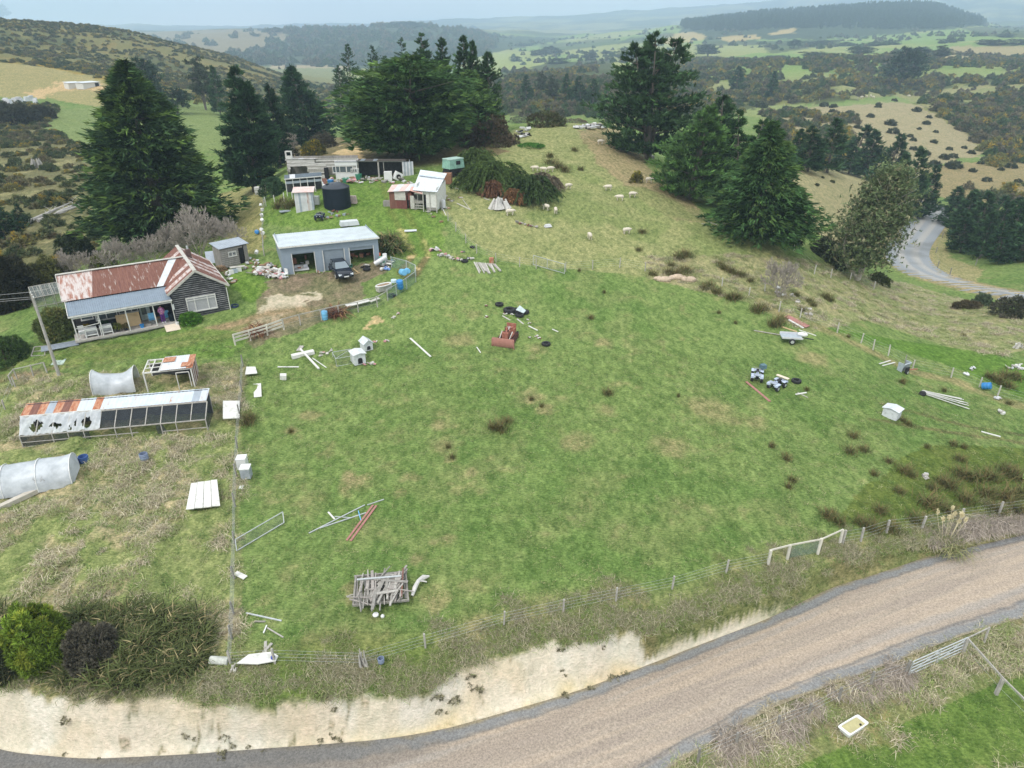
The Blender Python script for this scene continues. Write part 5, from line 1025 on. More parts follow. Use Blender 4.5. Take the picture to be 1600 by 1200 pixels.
pot_plant('olive pot plant on the verandah edge right of the white stands', 3.15, .3, .9, C(98, 104, 50), 503); pot_plant('brownish pot plant in front of the plywood board', 3.8, .2, .7, C(110, 100, 66), 504)
b = MB().lathe((0, 0, 0), [(.15, 0), (.18, .3), (.185, .31), (.16, .31), (.14, .05)], 12); put_obj('bucket', b, bluep, 'blue bucket in front of the plywood board on the verandah edge', 'bucket', CF, 5.1, .15, VF)
b = MB().lathe((0, 0, 0), [(.24, 0), (.29, .75), (.3, .78)], 12); put_obj('rubbish_bin', b, blackp, 'black rubbish bin on the verandah beside the person', 'bin', CF, WX-.3, .5, VF)
b = MB().lathe((0, 0, 0), [(.3, 0), (.34, .72), (.36, .75), (.3, .75), (.28, .1)], 14); put_obj('water_drum', b, mat('navy_plastic', (.03, .05, .10), rough=.5), 'navy blue open drum at the right front corner of the cottage', 'drum', CF, Lh+.55, .2, -.1)
put_obj('bucket', MB().lathe((0, 0, 0), [(.14, 0), (.16, .38)], 12), whitepl, 'tall white bucket at the top of the pale ramp board', 'bucket', CF, WX-.05, -.5, -.15)
put_obj('gas_bottle', MB().sphere((0, 0, .22), .24, 12, 8), whitepl, 'white round drum lying on the grass right of the ramp board', 'drum', CF, WX+.85, -.75, -.3, smooth=True)
put_obj('ramp_board', MB().box((0, 0, 0), (1.2, 1.15, .04), R=Matrix.Rotation(.22, 3, 'X')), mat('pale_board', (.66, .56, .45), var=.08), 'pale square board sloping from the verandah to the grass as a ramp', 'board', CF, WX-.55, -.85, -.05)
put_obj('boot_tray', MB().box((0, 0, .1), (.5, .3, .2)), greyw, 'small crate beside the blue bucket on the verandah', 'crate', CF, 5.6, .35, VF)
put_obj('wall_basket', MB().lathe((0, 0, 0), [(.02, 0), (.26, .02), (.26, .06)], 14, R=Matrix.Rotation(math.pi/2, 3, 'X')), wood, 'round wicker disc hanging on the dark wall behind the verandah chairs', 'basket', CF, 6.8, V0-.02, 1.7)
put_obj('white_hose_reel', MB().box((0, 0, .25), (.14, .1, .5)), whitepl, 'white box fixed on the cottage corner beside the verandah opening', 'meter box', CF, WX-.02, -.12, 1.35)
# deck and pole at the left of the cottage
b = MB()
for i in range(4): b.box((-1.4, -.25+i*.32, .02), (2.8, .26, .05))
put_obj('timber_deck', b, mat('blue_grey_planks', (.24, .27, .31), var=.2, scale=3), 'low deck of blue grey planks at the left end of the verandah', 'deck', CF, 0, .1, -.25)
# person standing on the verandah
def skin_body(verts, edges, radii, nm, m, parent=None, sub=1, root=0):
    me = bpy.data.meshes.new(nm); me.from_pydata(verts, edges, []); me.update(); o = bpy.data.objects.new(nm, me); COL.objects.link(o); me.materials.append(m)
    sk = o.modifiers.new('skin', 'SKIN'); sk.use_smooth_shade = True
    lay_ = me.skin_vertices[0] if len(me.skin_vertices) else None
    if lay_ is None:
        bpy.context.view_layer.objects.active = o; bpy.ops.mesh.customdata_skin_add(); lay_ = me.skin_vertices[0]
    for i, r in enumerate(radii): lay_.data[i].radius = (r, r) if not hasattr(r, '__len__') else r; lay_.data[i].use_root = (i == root)
    if sub: ss = o.modifiers.new('sub', 'SUBSURF'); ss.levels = sub; ss.render_levels = sub
    if parent is not None: o.parent = parent
    return o
skin_m = mat('skin', (.48, .30, .22), rough=.6, var=.05); fleece = mat('purple_pink_fleece', (.30, .05, .22), rough=.9, col2=(.60, .34, .52), scale=7, thr=(.47, .53)); trous = mat('purple_trousers', (.12, .03, .20), rough=.9); hair_m = mat('dark_hair', (.04, .025, .02), rough=.7)
pe = thing('person', 'person in a pink and purple patterned fleece and purple trousers standing on the verandah', 'person', LW(CF, WX-1.05, .45, VF), rz+.25)
bv = [(0, 0, .92), (0, .01, 1.15), (0, .01, 1.38), (0, 0, 1.47), (0, -.02, 1.56), (0, -.02, 1.64), (.09, 0, .86), (.10, -.03, .48), (.10, 0, .08), (.10, -.14, .04), (-.09, 0, .86), (-.11, -.05, .48), (-.12, .03, .08), (-.12, -.11, .04), (.18, 0, 1.36), (.24, .02, 1.1), (.16, -.2, 1.05), (-.18, 0, 1.36), (-.25, .02, 1.1), (-.18, -.19, 1.0),
      (.12, -.26, 1.06), (-.14, -.25, 1.0)]
be = [(0,1),(1,2),(2,3),(3,4),(4,5),(0,6),(6,7),(7,8),(8,9),(0,10),(10,11),(11,12),(12,13),(2,14),(14,15),(15,16),(2,17),(17,18),(18,19),(16,20),(19,21)]
br_ = [.13, .12, .14, .055, .085, .075, .085, .06, .045, .035, .085, .06, .045, .035, .06, .045, .035, .06, .045, .035, .03, .03]
for k, (hx, hy, hz, sg) in enumerate(((.12, -.26, 1.06, 1), (-.14, -.25, 1.0, -1))):
    for q in range(4):
        i0 = len(bv); bv.append((hx-sg*.03+.018*q*sg, hy-.055-.008*(q in (1, 2)), hz-.02)); be.append((20+k, i0)); br_.append(.009); bv.append((hx-sg*.03+.018*q*sg, hy-.07, hz-.05)); be.append((i0, i0+1)); br_.append(.008)
    i0 = len(bv); bv.append((hx+sg*-.045, hy-.02, hz-.01)); be.append((20+k, i0)); br_.append(.009)
skin_body(bv, be, br_, 'body', skin_m, pe)
jb = MB(); jb.lathe((0, 0, 0), [(.19, .84), (.20, .95), (.17, 1.12), (.20, 1.32), (.17, 1.43), (.07, 1.50)], 14)
for s in (-1, 1): jb.tube([(s*.17, 0, 1.38), (s*.25, .02, 1.1), (s*.17, -.2, 1.04)], [.08, .065, .05], 8)
jb.build('fleece_jacket', fleece, pe, smooth=True)
tb = MB()
for s, y2 in ((1, 0), (-1, .03)): tb.tube([(s*.09, 0, .93), (s*.10, -.03, .48), (s*.11, y2, .1)], [.115, .085, .065], 9)
tb.build('trousers', trous, pe, smooth=True); MB().sphere((0, .01, 1.67), .108, 10, 7).build('hair', hair_m, pe, smooth=True)
for s, y2 in ((1, -.06), (-1, -.03)): MB().box((s*.11, y2, .05), (.1, .27, .1), taper=.7).build('shoe', whitepl, pe)
hb = MB(); [hb.sphere((s*.035, -.115, 1.625), .011, 6, 4) for s in (-1, 1)]; hb.sphere((0, -.125, 1.595), .014, 6, 4); hb.box((0, -.112, 1.56), (.05, .01, .01)); hb.build('face', mat('dark_features', (.12, .06, .05)), pe)
# ---- steel shed (garage)
zt = 7.75; A = ate(437, 386, zt); Bp = ate(590, 370.5, zt); d = Bp-A; Lg = math.hypot(d[0], d[1]); rg_ = math.atan2(d[1], d[0]); GF = ((A[0], A[1], 4.62), rg_); Hg = zt-4.62; Dg = 6.2
gar = thing('steel_shed', 'long blue grey steel shed with three roller door bays and pale flat roof', 'shed', GF[0], rg_)
bays = [(1.0, 3.35, 0, 'open'), (4.15, 6.45, 0, 'shut'), (Lg-3.2, Lg-.55, 0, 'half')]; DH = 2.3
b = MB(); xs = [0]+[v for q in bays for v in q[:2]]+[Lg]
def ribw(b, x0, x1, z0, z1, y, t=.06, rp=.28):
    b.box(((x0+x1)/2, y+t/2, (z0+z1)/2), (x1-x0, t, z1-z0)); n = max(1, int((x1-x0)/rp))
    for i in range(n): b.box((x0+(i+.5)*(x1-x0)/n, y-.008, (z0+z1)/2), (.07, .018, z1-z0-.01))
for i in range(0, len(xs), 2): ribw(b, xs[i], xs[i+1], -.6, DH, 0)
ribw(b, 0, Lg, DH+.002, Hg, 0)
b.box((.03, Dg/2+.04, Hg/2-.3), (.06, Dg-.04, Hg+.5)); b.box((Lg-.03, Dg/2+.04, Hg/2-.3), (.06, Dg-.04, Hg+.5)); b.box((Lg/2, Dg+.02, Hg/2-.5), (Lg, .06, Hg)); b.build('wall', steel, gar)
b = MB(); sheets(b, (-.12, -.15, Hg+.02), (Lg+.12, -.15, Hg+.02), (Lg+.12, Dg+.15, Hg-.25), (-.12, Dg+.15, Hg-.25), 14, lambda i: 0, 3, .02); b.build('roof', mat('pale_blue_white_roof', (.50, .55, .58), rough=.5, var=.14, scale=.9), gar)
b = MB(); b.bar((-.14, -.2, Hg-.05), (Lg+.14, -.2, Hg-.05), .1, .14); b.bar((-.14, -.15, Hg-.02), (-.14, Dg+.15, Hg-.28), .06, .12); b.build('gutter', whitep, gar)
MB().box((Lg/2, Dg/2, -.32), (Lg-.2, Dg-.2, .7)).build('floor', conc, gar)
def ribs_h(x0, x1, z0, z1, y):
    b = MB(); n = int((z1-z0)/.1)
    for i in range(n): b.box(((x0+x1)/2, y+.01*(i % 2), z0+(i+.5)*(z1-z0)/n), (x1-x0, .03, (z1-z0)/n))
    return b
ribs_h(4.2, 6.4, .02, DH-.02, .1).build('roller_door', steeld, gar); ribs_h(Lg-3.15, Lg-.6, DH-.35, DH-.02, .1).build('roller_door', steeld, gar); ribs_h(1.05, 3.3, DH-.12, DH-.02, .1).build('roller_door', steeld, gar)
for x0, x1, *_ in bays:
    b = MB(); b.box((x0+.03, -.03, DH/2), (.07, .04, DH)); b.box((x1-.03, -.03, DH/2), (.07, .04, DH)); b.build('door_frame', whitep, gar)
r_ = random.Random(8)
for k, (x0, x1, lab) in enumerate(((1.2, 3.2, 'pile of stored junk inside the left open bay of the steel shed'), (Lg-3.0, Lg-.8, 'cluttered tools and boxes inside the right open bay of the steel shed'))):
    b = MB()
    for i in range(22): b.box((r_.uniform(x0, x1), r_.uniform(1.0, 3.2), .15+r_.uniform(0, .8)*(i % 3)/2), (r_.uniform(.1, .5), r_.uniform(.1, .5), r_.uniform(.1, .7)), R=r_.uniform(0, 3), m=r_.randrange(4))
    put_obj('stored_clutter', b, [wood, dark, ironO, dirtyw], lab, 'clutter', GF, 0, 0, 0)
b = MB(); b.box((0, 0, .35), (1.5, .9, .14)); b.box((0, .3, .55), (1.4, .3, .3)); put_obj('white_hood_panel', b, ironP, 'pale car panel propped inside the left open bay', 'panel', GF, 1.9, .9, 0)
t = thing('shed_caravan_top', 'white camper roof panel showing over the back of the steel shed', 'panel', tuple(G(546, 352)), rg_); MB().box((0, 0, .3), (2.2, 1.1, .5), taper=.9).build('panel', ironW, t)
# ---- small corrugated tin shed
O, L_, rz = frameZ(463, 331, 488, 330, 7.7); TF = (O, rz)
t = thing('tin_shed', 'narrow grey corrugated tin shed with rusty pink roof left of the black tank', 'shed', O, rz); L_ = max(L_, 2.2)
b = MB()
for i in range(9): b.box(((i+.5)*L_/9, .02+.02*(i % 2), 1.1), (L_/9, .04, 2.5), m=(0, 0, 1, 0, 0, 0, 2, 0, 1)[i])
b.box((.02, .9, 1.1), (.04, 1.7, 2.5)); b.box((L_-.02, .9, 1.1), (.04, 1.7, 2.5)); b.box((L_/2, 1.78, 1.1), (L_, .04, 2.4)); b.build('wall', [ironP, ironG, rustC], t)
b = MB(); sheets(b, (-.2, -.2, 2.34), (L_+.2, -.2, 2.34), (L_+.2, 2.0, 2.62), (-.2, 2.0, 2.62), 3, lambda i: 0, 4); b.build('roof', mat('pink_rust_roof', (.58, .38, .34), col2=(.62, .56, .54), scale=1.4, rough=.7), t)
# ---- black water tank
p = G(525, 326); r = 21/pxm(p); t = thing('water_tank', 'large black plastic water tank with shallow domed lid', 'tank', (p[0], p[1]+r*.6, p[2]-.1))
b = MB(); pr = [(r, 0)]
for i in range(9): z = .08+i*.27; pr += [(r, z), (r*.99, z+.12), (r*.99, z+.14), (r, z+.26)]
b.lathe((0, 0, 0), pr, 40); b.build('tank_wall', blackp, t, smooth=True)
lidm = mat('lighter_black_lid', (.035, .042, .055), rough=.4, var=.1)  # lid is a lighter black than the tank wall
b = MB().lathe((0, 0, 2.5), [(r*1.02, 0), (r*1.01, .1), (r*.7, .38), (r*.35, .55), (.02, .62)], 40); b.build('lid', lidm, t, smooth=True); MB().lathe((-r*.5, -r*.3, 2.86), [(.24, 0), (.24, .16), (.02, .18)], 14).build('hatch', blackp, t); MB().lathe((-r*.1, -r*.45, 2.86), [(.08, 0), (.08, .14), (.02, .15)], 10).build('vent', blackp, t)
# ---- white roofed shed with rusty front
O, L_, rz = frameZ(608, 325, 686, 328, 7.95); WF_ = (O, rz); L_ = 6.3
t = thing('patchwork_shed', 'patchwork shed with steep white iron roof and rusty red lean-to front', 'shed', O, rz)
x1 = 3.9
b = MB()
for i in range(10): b.box((.15+(i+.5)*.22, -.02+.02*(i % 2), .95), (.22, .04, 2.1), m=0 if i < 4 else 2)
b.box((1.55, -.07, 1.55), (1.4, .03, 1.0), m=1); b.box((.15, 1.3, 1.0), (.05, 2.6, 2.1), m=1); b.box((2.75, -.01, 1.55), (.5, .05, .95), m=2); b.box((2.62, 1.2, 1.0), (.05, 2.3, 2.1), m=2); b.box((2.2, 2.6, 1.1), (4.1, .05, 2.2), m=3)
b.build('rusty_wall', [rustB, dirtyw, mat('red_brown_iron', (.16, .06, .05), var=.25, scale=3), greyw], t)
b = MB(); b.box((5.5, 0, 1.15), (1.35, .06, 2.4)); b.box((4.1, 0, 2.1), (1.4, .06, .55)); b.box((6.16, 2.2, 1.3), (.06, 4.3, 2.7)); b.box((3.6, 2.4, 1.5), (.06, 4.0, 3.0)); b.box((4.9, 4.4, 1.4), (2.6, .06, 2.8)); b.build('white_wall', whitep, t)
b = MB(); sheets(b, (3.3, -.35, 2.35), (6.35, -.35, 2.2), (6.35, 4.7, 3.55), (2.9, 4.7, 3.9), 4, lambda i: 0, 4); b.build('roof', ironW, t)
b = MB(); b.bar((3.2, 3.2, 3.52), (6.35, 3.2, 3.2), .5, .06); b.build('roof_flashing', mat('bluish_flashing', (.50, .56, .62), rough=.5), t)
b = MB(); sheets(b, (0, -.25, 2.02), (2.9, -.3, 2.25), (3.2, 1.9, 2.75), (0, 1.7, 2.5), 4, lambda i: i % 2, 4); b.build('lean_to_roof', [mat('pink_white_iron', (.66, .58, .56), col2=(.55, .32, .27), scale=1.5, rough=.6), ironP], t)
b = MB(); sheets(b, (2.9, -.4, 2.3), (4.5, -.5, 1.95), (4.6, .5, 2.2), (2.9, .6, 2.6), 2, lambda i: 0, 4); b.build('porch_roof', mat('salmon_rust', (.60, .30, .24), col2=(.62, .46, .42), scale=2), t)
b = MB(); b.box((3.05, -.06, .82), (.48, .05, 1.6)); b.build('door', dirtyw, t)
b = MB()
for z in (.15, .45, .8, 1.0): b.box((3.95, -.12, z), (1.2, .04, .12))
for x in (3.4, 3.6, 4.5): b.box((x, -.15, .6), (.06, .05, 1.3 if x > 3.5 else 1.6))
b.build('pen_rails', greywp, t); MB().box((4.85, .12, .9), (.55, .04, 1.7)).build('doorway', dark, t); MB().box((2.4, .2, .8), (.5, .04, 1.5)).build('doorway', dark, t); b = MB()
for x, y in ((4.55, -.35), (6.2, -.3), (5.3, -.1)): b.bar((x, y, -.3), (x, y, 2.2), .09)
b.build('post', dirtyw, t); MB().box((5.5, -.06, .1), (1.3, .06, .35)).build('base_boards', greyw, t)
put_obj('white_drum', MB().lathe((0, 0, 0), [(.28, 0), (.28, .8), (.2, .95)], 14), ironP, 'pale upright drum against the right wall of the patchwork shed', 'drum', WF_, 6.6, 1.4, 0, smooth=True)
put_obj('white_fridge', MB().box((0, 0, .7), (.55, .55, 1.4)), whitepl, 'white cabinet at the back left corner of the patchwork shed', 'cabinet', WF_, .35, 2.9, 0)
put_obj('wire_crate', MB().box((0, 0, .35), (.9, .7, .7)), greyw, 'dark wire crate left of the rusty lean-to', 'crate', WF_, -.5, .9, 0)
# ---- long ruined shed behind the yard
O, L_, rz = frame(455, 283, 642, 279); LF_ = (O, rz); s_ = L_/18.5
t = thing('ruined_shed', 'long collapsing shed of weathered white boards and open bays under the macrocarpas', 'shed', O, rz)
def lx(u): return (u-455)/187*L_
rq = random.Random(12); b = MB()
for (u0, u1, z0, z1) in ((452, 496, 2.0, 3.0), (483, 512, .2, 2.1), (496, 560, 2.0, 2.9), (512, 526, 1.8, 2.1), (528, 560, .2, 2.0), (452, 456, 0, 2.0)):
    z = z0
    while z < z1-.05:
        x0, x1 = lx(u0)+rq.uniform(-.15, .15), lx(u1)+rq.uniform(-.15, .15)
        if rq.random() > .2: b.box(((x0+x1)/2, -.02+rq.uniform(-.03, .03), z+.1), (x1-x0, .035, .185), R=Matrix.Rotation(rq.uniform(-.012, .012), 3, 'Y'), m=rq.choice((0, 0, 1)))
        z += .2
b.box((lx(505), 2.6, 1.5), (lx(560)-lx(452), .08, 2.9), m=2); b.box((lx(452), 1.3, 1.0), (.06, 2.6, 2.0), m=2); b.build('board_wall', [mat('flaking_white_boards', (.62, .60, .57), col2=(.34, .31, .30), scale=2.5, thr=(.45, .7), stretch=(.4, 1, 3)), greywp, greyw], t)
b = MB(); b.box((lx(542), -.12, 2.25), (lx(559)-lx(525), .1, .55)); b.box((lx(559)-.03, -.1, 1.3), (.12, .12, 2.3)); b.box((lx(526), -.1, 1.4), (.08, .1, 2.2)); b.box((lx(542), -.1, .5), (lx(559)-lx(525), .06, .9)); b.build('white_panel', whitepl, t)
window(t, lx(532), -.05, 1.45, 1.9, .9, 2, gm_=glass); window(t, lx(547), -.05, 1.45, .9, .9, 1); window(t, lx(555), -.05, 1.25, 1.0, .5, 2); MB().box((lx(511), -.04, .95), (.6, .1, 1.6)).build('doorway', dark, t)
b = MB()
for u, w in ((560, .08), (592, .2), (601, .07), (630, .1)): b.bar((lx(u), 0, -.2), (lx(u)+rq.uniform(-.1, .1), 0, 2.5), w)
b.bar((lx(558), 0, 2.5), (lx(632), 0, 2.35), .1, .09); b.bar((lx(558), 2.6, 2.2), (lx(632), 2.6, 2.1), .1, .14); b.build('post', greywp, t)
b = MB(); sheets(b, (lx(558), -.2, 2.6), (lx(636), -.2, 2.45), (lx(636), 2.9, 2.25), (lx(558), 2.9, 2.4), 12, lambda i: rq.choice((0, 1, 1)), 3); b.build('bay_roof', [ironG, mat('dark_old_roof', (.10, .085, .075), var=.3)], t)
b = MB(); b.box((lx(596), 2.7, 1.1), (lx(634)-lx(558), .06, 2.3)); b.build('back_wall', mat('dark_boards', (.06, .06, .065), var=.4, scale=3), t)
b = MB()
for i in range(7): b.box((lx(631)+i*.22, -.1+rq.uniform(-.05, .05), 1.15), (.22, .05, 2.4), m=i % 2)
b.box((lx(641), 1.2, 1.1), (.06, 2.5, 2.3)); b.build('iron_wall', [ironP, ironG], t)
b = MB(); sheets(b, (lx(452), -.1, 3.0), (lx(500), -.1, 2.9), (lx(500), 2.8, 2.6), (lx(452), 2.8, 2.7), 6, lambda i: i % 2, 3); sheets(b, (lx(525), -.25, 2.55), (lx(560), -.25, 2.52), (lx(560), 2.8, 2.5), (lx(525), 2.8, 2.5), 4, lambda i: 0, 3); b.build('roof', [ironP, greywp], t)
b = MB()
for x in (0, .75):
    for y in (0, .5): b.bar((lx(452)+x, y, 2.9), (lx(452)+x, y, 4.0), .1)
for z in (3.95,): b.bar((lx(452), 0, z), (lx(452)+.75, 0, z), .1); b.bar((lx(452), .5, z), (lx(452)+.75, .5, z), .1)
b.box((lx(452)+.37, 0, 3.2), (.75, .05, .45)); b.build('chimney_frame', whitep, t)
# clutter in front of the ruined shed
cl = [('blue_drum', 517, 288, .45, .6, bluep, 'blue tub in front of the ruined shed doorway'), ('green_bin', 561, 281, .5, .8, greenp, 'dark green bin by the open bay of the ruined shed'), ('green_bin', 541, 285, .5, .6, greenp, 'low green tub among rubbish before the ruined shed')]
for nm, u, v, r2, h2, m_, lab in cl: p = G(u, v); tag(MB().lathe((0, 0, 0), [(r2*.8, 0), (r2, h2)], 12).build(nm, m_, loc=tuple(p)), lab, 'tub')
def washer(lab, u, v, s, rot, m_=None, hole=True):
    p = G(u, v); t = thing('washing_machine', lab, 'appliance', tuple(p), rot); MB().box((0, 0, s*.5), (s*.9, s*.85, s)).build('cabinet', m_ or whitepl, t)
    if hole: MB().lathe((0, -s*.43, s*.5), [(.3*s, 0), (.3*s, .03), (.02, .04)], 14, R=Matrix.Rotation(math.pi/2, 3, 'X')).build('door', dark, t)
    return t
washer('square white crate front in the right open bay of the ruined shed', 607, 282, 1.2, rz, None, False); w1 = washer('tilted white washing machine in the right open bay', 619, 281, 1.1, rz+.4); w1.rotation_euler = (0, .5, rz+.3)
r_ = random.Random(21)
for i, (u, v) in enumerate([(570,282),(575,280),(582,283),(590,283),(597,286),(532,286),(527,289),(536,283),(548,286),(552,283),(625,282),(505,290),(470,290),(478,288),(490,290),(486,282),(462,288)]):
    p = G(u, v); b = MB(); n = r_.randint(2, 4)
    for k in range(n): a = r_.uniform(0, 3.1); b.box((r_.uniform(-.4, .4), r_.uniform(-.3, .3), .1+.12*k), (r_.uniform(.3, 1.3), r_.uniform(.1, .5), r_.uniform(.05, .3)), R=Matrix.Rotation(a, 3, 'Z')@Matrix.Rotation(r_.uniform(-.5, .5), 3, 'Y'), m=r_.randrange(5))
    tag(b.build('rubbish_heap', [dirtyw, greyw, wood, mat('pink_cloth', (.5, .25, .26)), ironP], loc=tuple(p)), 'small heap of mixed rubbish lying before the ruined shed', 'rubbish', 'rubbish heaps before the ruined shed')
o = MB().box((0, 0, .45), (2.6, .08, .9), R=Matrix.Rotation(-.5, 3, 'X')).build('rusty_sheet', rustB, loc=tuple(G(496, 290)), rz=.35); tag(o, 'dark red rusty iron sheet leaning before the ruined shed', 'iron sheet')
# ---- pole and iron chicken run left of the tank
O, L_, rz = frame(449, 304, 505, 301, .1); t = thing('chicken_run', 'low open fronted run with white posts and a flat iron roof between bush and tank', 'shed', O, rz)
b = MB(); sheets(b, (-.1, -.2, 2.0), (L_+.1, -.2, 2.15), (L_+.1, 1.6, 2.35), (-.1, 1.6, 2.2), 7, lambda i: 1 if i != 1 else 0, 3); b.bar((-.1, -.24, 1.98), (L_+.1, -.24, 2.13), .06, .1, m=2); b.build('roof', [ironP, mat('dark_grey_roof', (.10, .125, .15)), whitep], t)
for i in range(6): MB().bar((i*L_/5, -.1, -.2), (i*L_/5, -.1, 1.95+.03*i), .09).build('post', whitep, t)
b = MB(); b.box((L_/2, 1.5, 1.0), (L_, .05, 2.0)); b.build('back_wall', mat('dark_boards', (.06, .06, .065)), t); b = MB(); b.bar((0, -.1, 1.5), (L_, -.1, 1.65), .05, .3); b.build('rail', ironG, t)
# ---- weathered woodshed beside the cottage
O, L_, rz = frame(349, 419, 391, 410, .05); t = thing('woodshed', 'small weathered grey woodshed right of the cottage', 'shed', O, rz); L_ = 2.9
b = MB(); boards(b, 0, 1.9, 0, 2.0, 0, .2); boards(b, 1.9, 2.4, 1.8, 2.0, 0, .2); b.box((.02, 1.0, .9), (.05, 2, 2.1)); b.box((2.9, 1.0, .9), (.05, 2, 2.1)); b.box((1.45, 2, .9), (2.9, .05, 2.1)); b.box((2.7, 0, 1.0), (.4, .05, 2.0)); b.build('wall', [greyw, greywp], t)
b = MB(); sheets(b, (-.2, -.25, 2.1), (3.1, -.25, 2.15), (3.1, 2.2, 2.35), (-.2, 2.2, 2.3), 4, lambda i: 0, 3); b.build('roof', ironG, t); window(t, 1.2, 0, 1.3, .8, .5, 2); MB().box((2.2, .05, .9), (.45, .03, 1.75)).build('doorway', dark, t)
# log stack & leaning iron beside it
p = G(345, 424); b = MB(); r_ = random.Random(5)
for k in range(3):
    for i in range(8-k): b.tube([(-.9+i*.22+k*.11, -.3, .12+k*.2), (-.9+i*.22+k*.11, .3, .12+k*.2)], r_.uniform(.08, .11), 7)
tag(b.build('firewood_stack', wood, loc=tuple(p), rz=.5), 'stack of brown firewood logs between cottage and woodshed', 'firewood')
tag(MB().box((0, 0, .9), (1.8, .04, 1.6), R=Matrix.Rotation(-.9, 3, 'X')).build('iron_sheet', ironG, loc=tuple(G(338, 414)), rz=.4), 'grey iron sheets leaning over the firewood', 'iron sheet')
t = thing('bench', 'white slatted bench with plastic containers before the woodshed', 'bench', tuple(G(372, 424)), .4); MB().box((0, 0, .5), (1.5, .5, .06)).build('seat', dirtyw, t); [MB().bar((s*.6, 0, 0), (s*.6, 0, .5), .07).build('leg', dirtyw, t) for s in (-1, 1)]
for i, (u, v) in enumerate(((362, 428), (368, 426), (374, 424))): tag(MB().box((0, 0, .22), (.5, .35, .42)).build('plastic_tub', whitepl if i != 1 else mat('blue_grey_tub', (.4, .46, .52)), loc=tuple(G(u, v)), rz=.4), 'pale plastic tub standing in a row under the slatted bench', 'tub', 'plastic tubs under the bench')
# ---- long cage with patchwork roof (garden)
O, L_, rz = frameZ(37, 700, 325, 673, .87); KF = (O, rz); nb_ = 12; H1_, H2, H3, Dc = .95, 1.95, 2.3, 1.0
t = thing('aviary', 'long low aviary with patchwork rusty iron roof and dark mesh bays', 'aviary', O, rz)
b = MB(); pk = [0,1,0,2,0,1,0,3,4,3,3,0,3,3,4,3,3,3,4,0,3,2,4,4]; sheets(b, (-.1, Dc+.1, H2), (L_+.05, Dc+.1, H2), (L_+.1, Dc+1.45, H3), (-.1, Dc+1.45, H3), 24, lambda i: (0,2,0,4,0,2,0,1,3,0,1,3,3,3,1,3,3,3,3,1,3,3,4,1)[i], 2); b.build('roof', [ironO, ironM, rustB, mat('blue_white_iron', (.50, .56, .62), rough=.5, var=.14, scale=1.5), ironG], t)
b = MB(); b.bar((-.1, Dc+.08, H2-.04), (L_*.44, Dc+.08, H2-.04), .05, .22); b.build('white_fascia', whitep, t)
b = MB()
for i in range(nb_+1):
    x = i*L_/nb_; b.bar((x, 0, H1_), (x+.12, Dc, H2-.02), .06)
    if i in (0, 2, 4, 6, 7, 9, 10, 12) or i % 3 == 0: b.bar((x, 0, -.1), (x, 0, H1_), .06)
b.bar((0, 0, H1_), (L_, 0, H1_), .07); b.bar((0, 0, .45), (L_*.62, 0, .4), .05); b.bar((0, 0, .08), (L_*.45, 0, .08), .05); b.bar((L_*.75, 0, .3), (L_, 0, .3), .05); b.bar((0, Dc+1.3, 0), (0, Dc+1.3, H3), .07); b.bar((L_, Dc+1.3, 0), (L_, Dc+1.3, H3-.02), .07); b.bar((L_, 0, .08), (L_, Dc+1.3, .08), .06)
b.bar((.12, Dc, H2-.03), (L_+.1, Dc, H2-.03), .07); b.build('frame', greywp, t)
b = MB(); b.add([(L_*.42, .02, H1_), (L_, .02, H1_), (L_+.1, Dc, H2-.05), (L_*.42+.1, Dc, H2-.05)], [(0, 1, 2, 3)]); b.add([(L_+.02, 0, 0), (L_+.02, Dc+1.3, 0), (L_+.02, Dc+1.3, H3), (L_+.02, Dc, H2), (L_+.02, 0, H1_)], [(0, 1, 2, 3, 4)]); b.add([(-.02, 0, 0), (-.02, Dc+1.3, 0), (-.02, Dc+1.3, H3), (-.02, Dc, H2), (-.02, 0, H1_)], [(0, 1, 2, 3, 4)])
b.add([(0, .01, 0), (L_*.36, .01, 0), (L_*.36, .01, H1_), (0, .01, H1_)], [(0, 1, 2, 3)]); b.add([(L_*.72, .01, 0), (L_*.78, .01, 0), (L_*.76, .01, H1_), (L_*.72, .01, H1_)], [(0, 1, 2, 3)]); b.build('mesh_panel', mesh_m, t)
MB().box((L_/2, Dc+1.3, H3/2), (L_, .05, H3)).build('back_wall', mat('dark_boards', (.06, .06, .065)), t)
# torn plastic film over the left bays: wavy strips with holes
n1, n2_ = 150, 26; V_ = []; F_ = []; HN = fbm(*np.meshgrid(np.arange(26)/9., np.arange(150)/15.), 77, 3)
for i in range(n1+1):
    for j in range(n2_+1):
        x = i/n1*L_*.425; f = j/n2_; V_.append((x, Dc*f-.03, H1_+(H2-H1_)*f+.05+.05*math.sin(x*5+f*3)+.04*math.sin(x*11-f*6)))
for i in range(n1):
    for j in range(n2_):
        x = i/n1; f = j/n2_; hole = ((x-.2)**2*18+(f-.42)**2*1.6 < .12+.03*math.sin(i*.9+j)) or ((x-.82)**2*40+(f-.4)**2*1.6 < .14+.03*math.sin(i*.7-j*.8)) or (.34 < x < .7 and f > .1 and HN[i, j] > .53+.5*abs(f-.45))
        if not hole: a = i*(n2_+1)+j; F_.append((a, a+n2_+1, a+n2_+2, a+1))
b = MB(); b.add(V_, F_); b.build('torn_plastic', mat('torn_film', (.60, .63, .66), rough=.35, alpha=.62, var=.2), t, smooth=True)
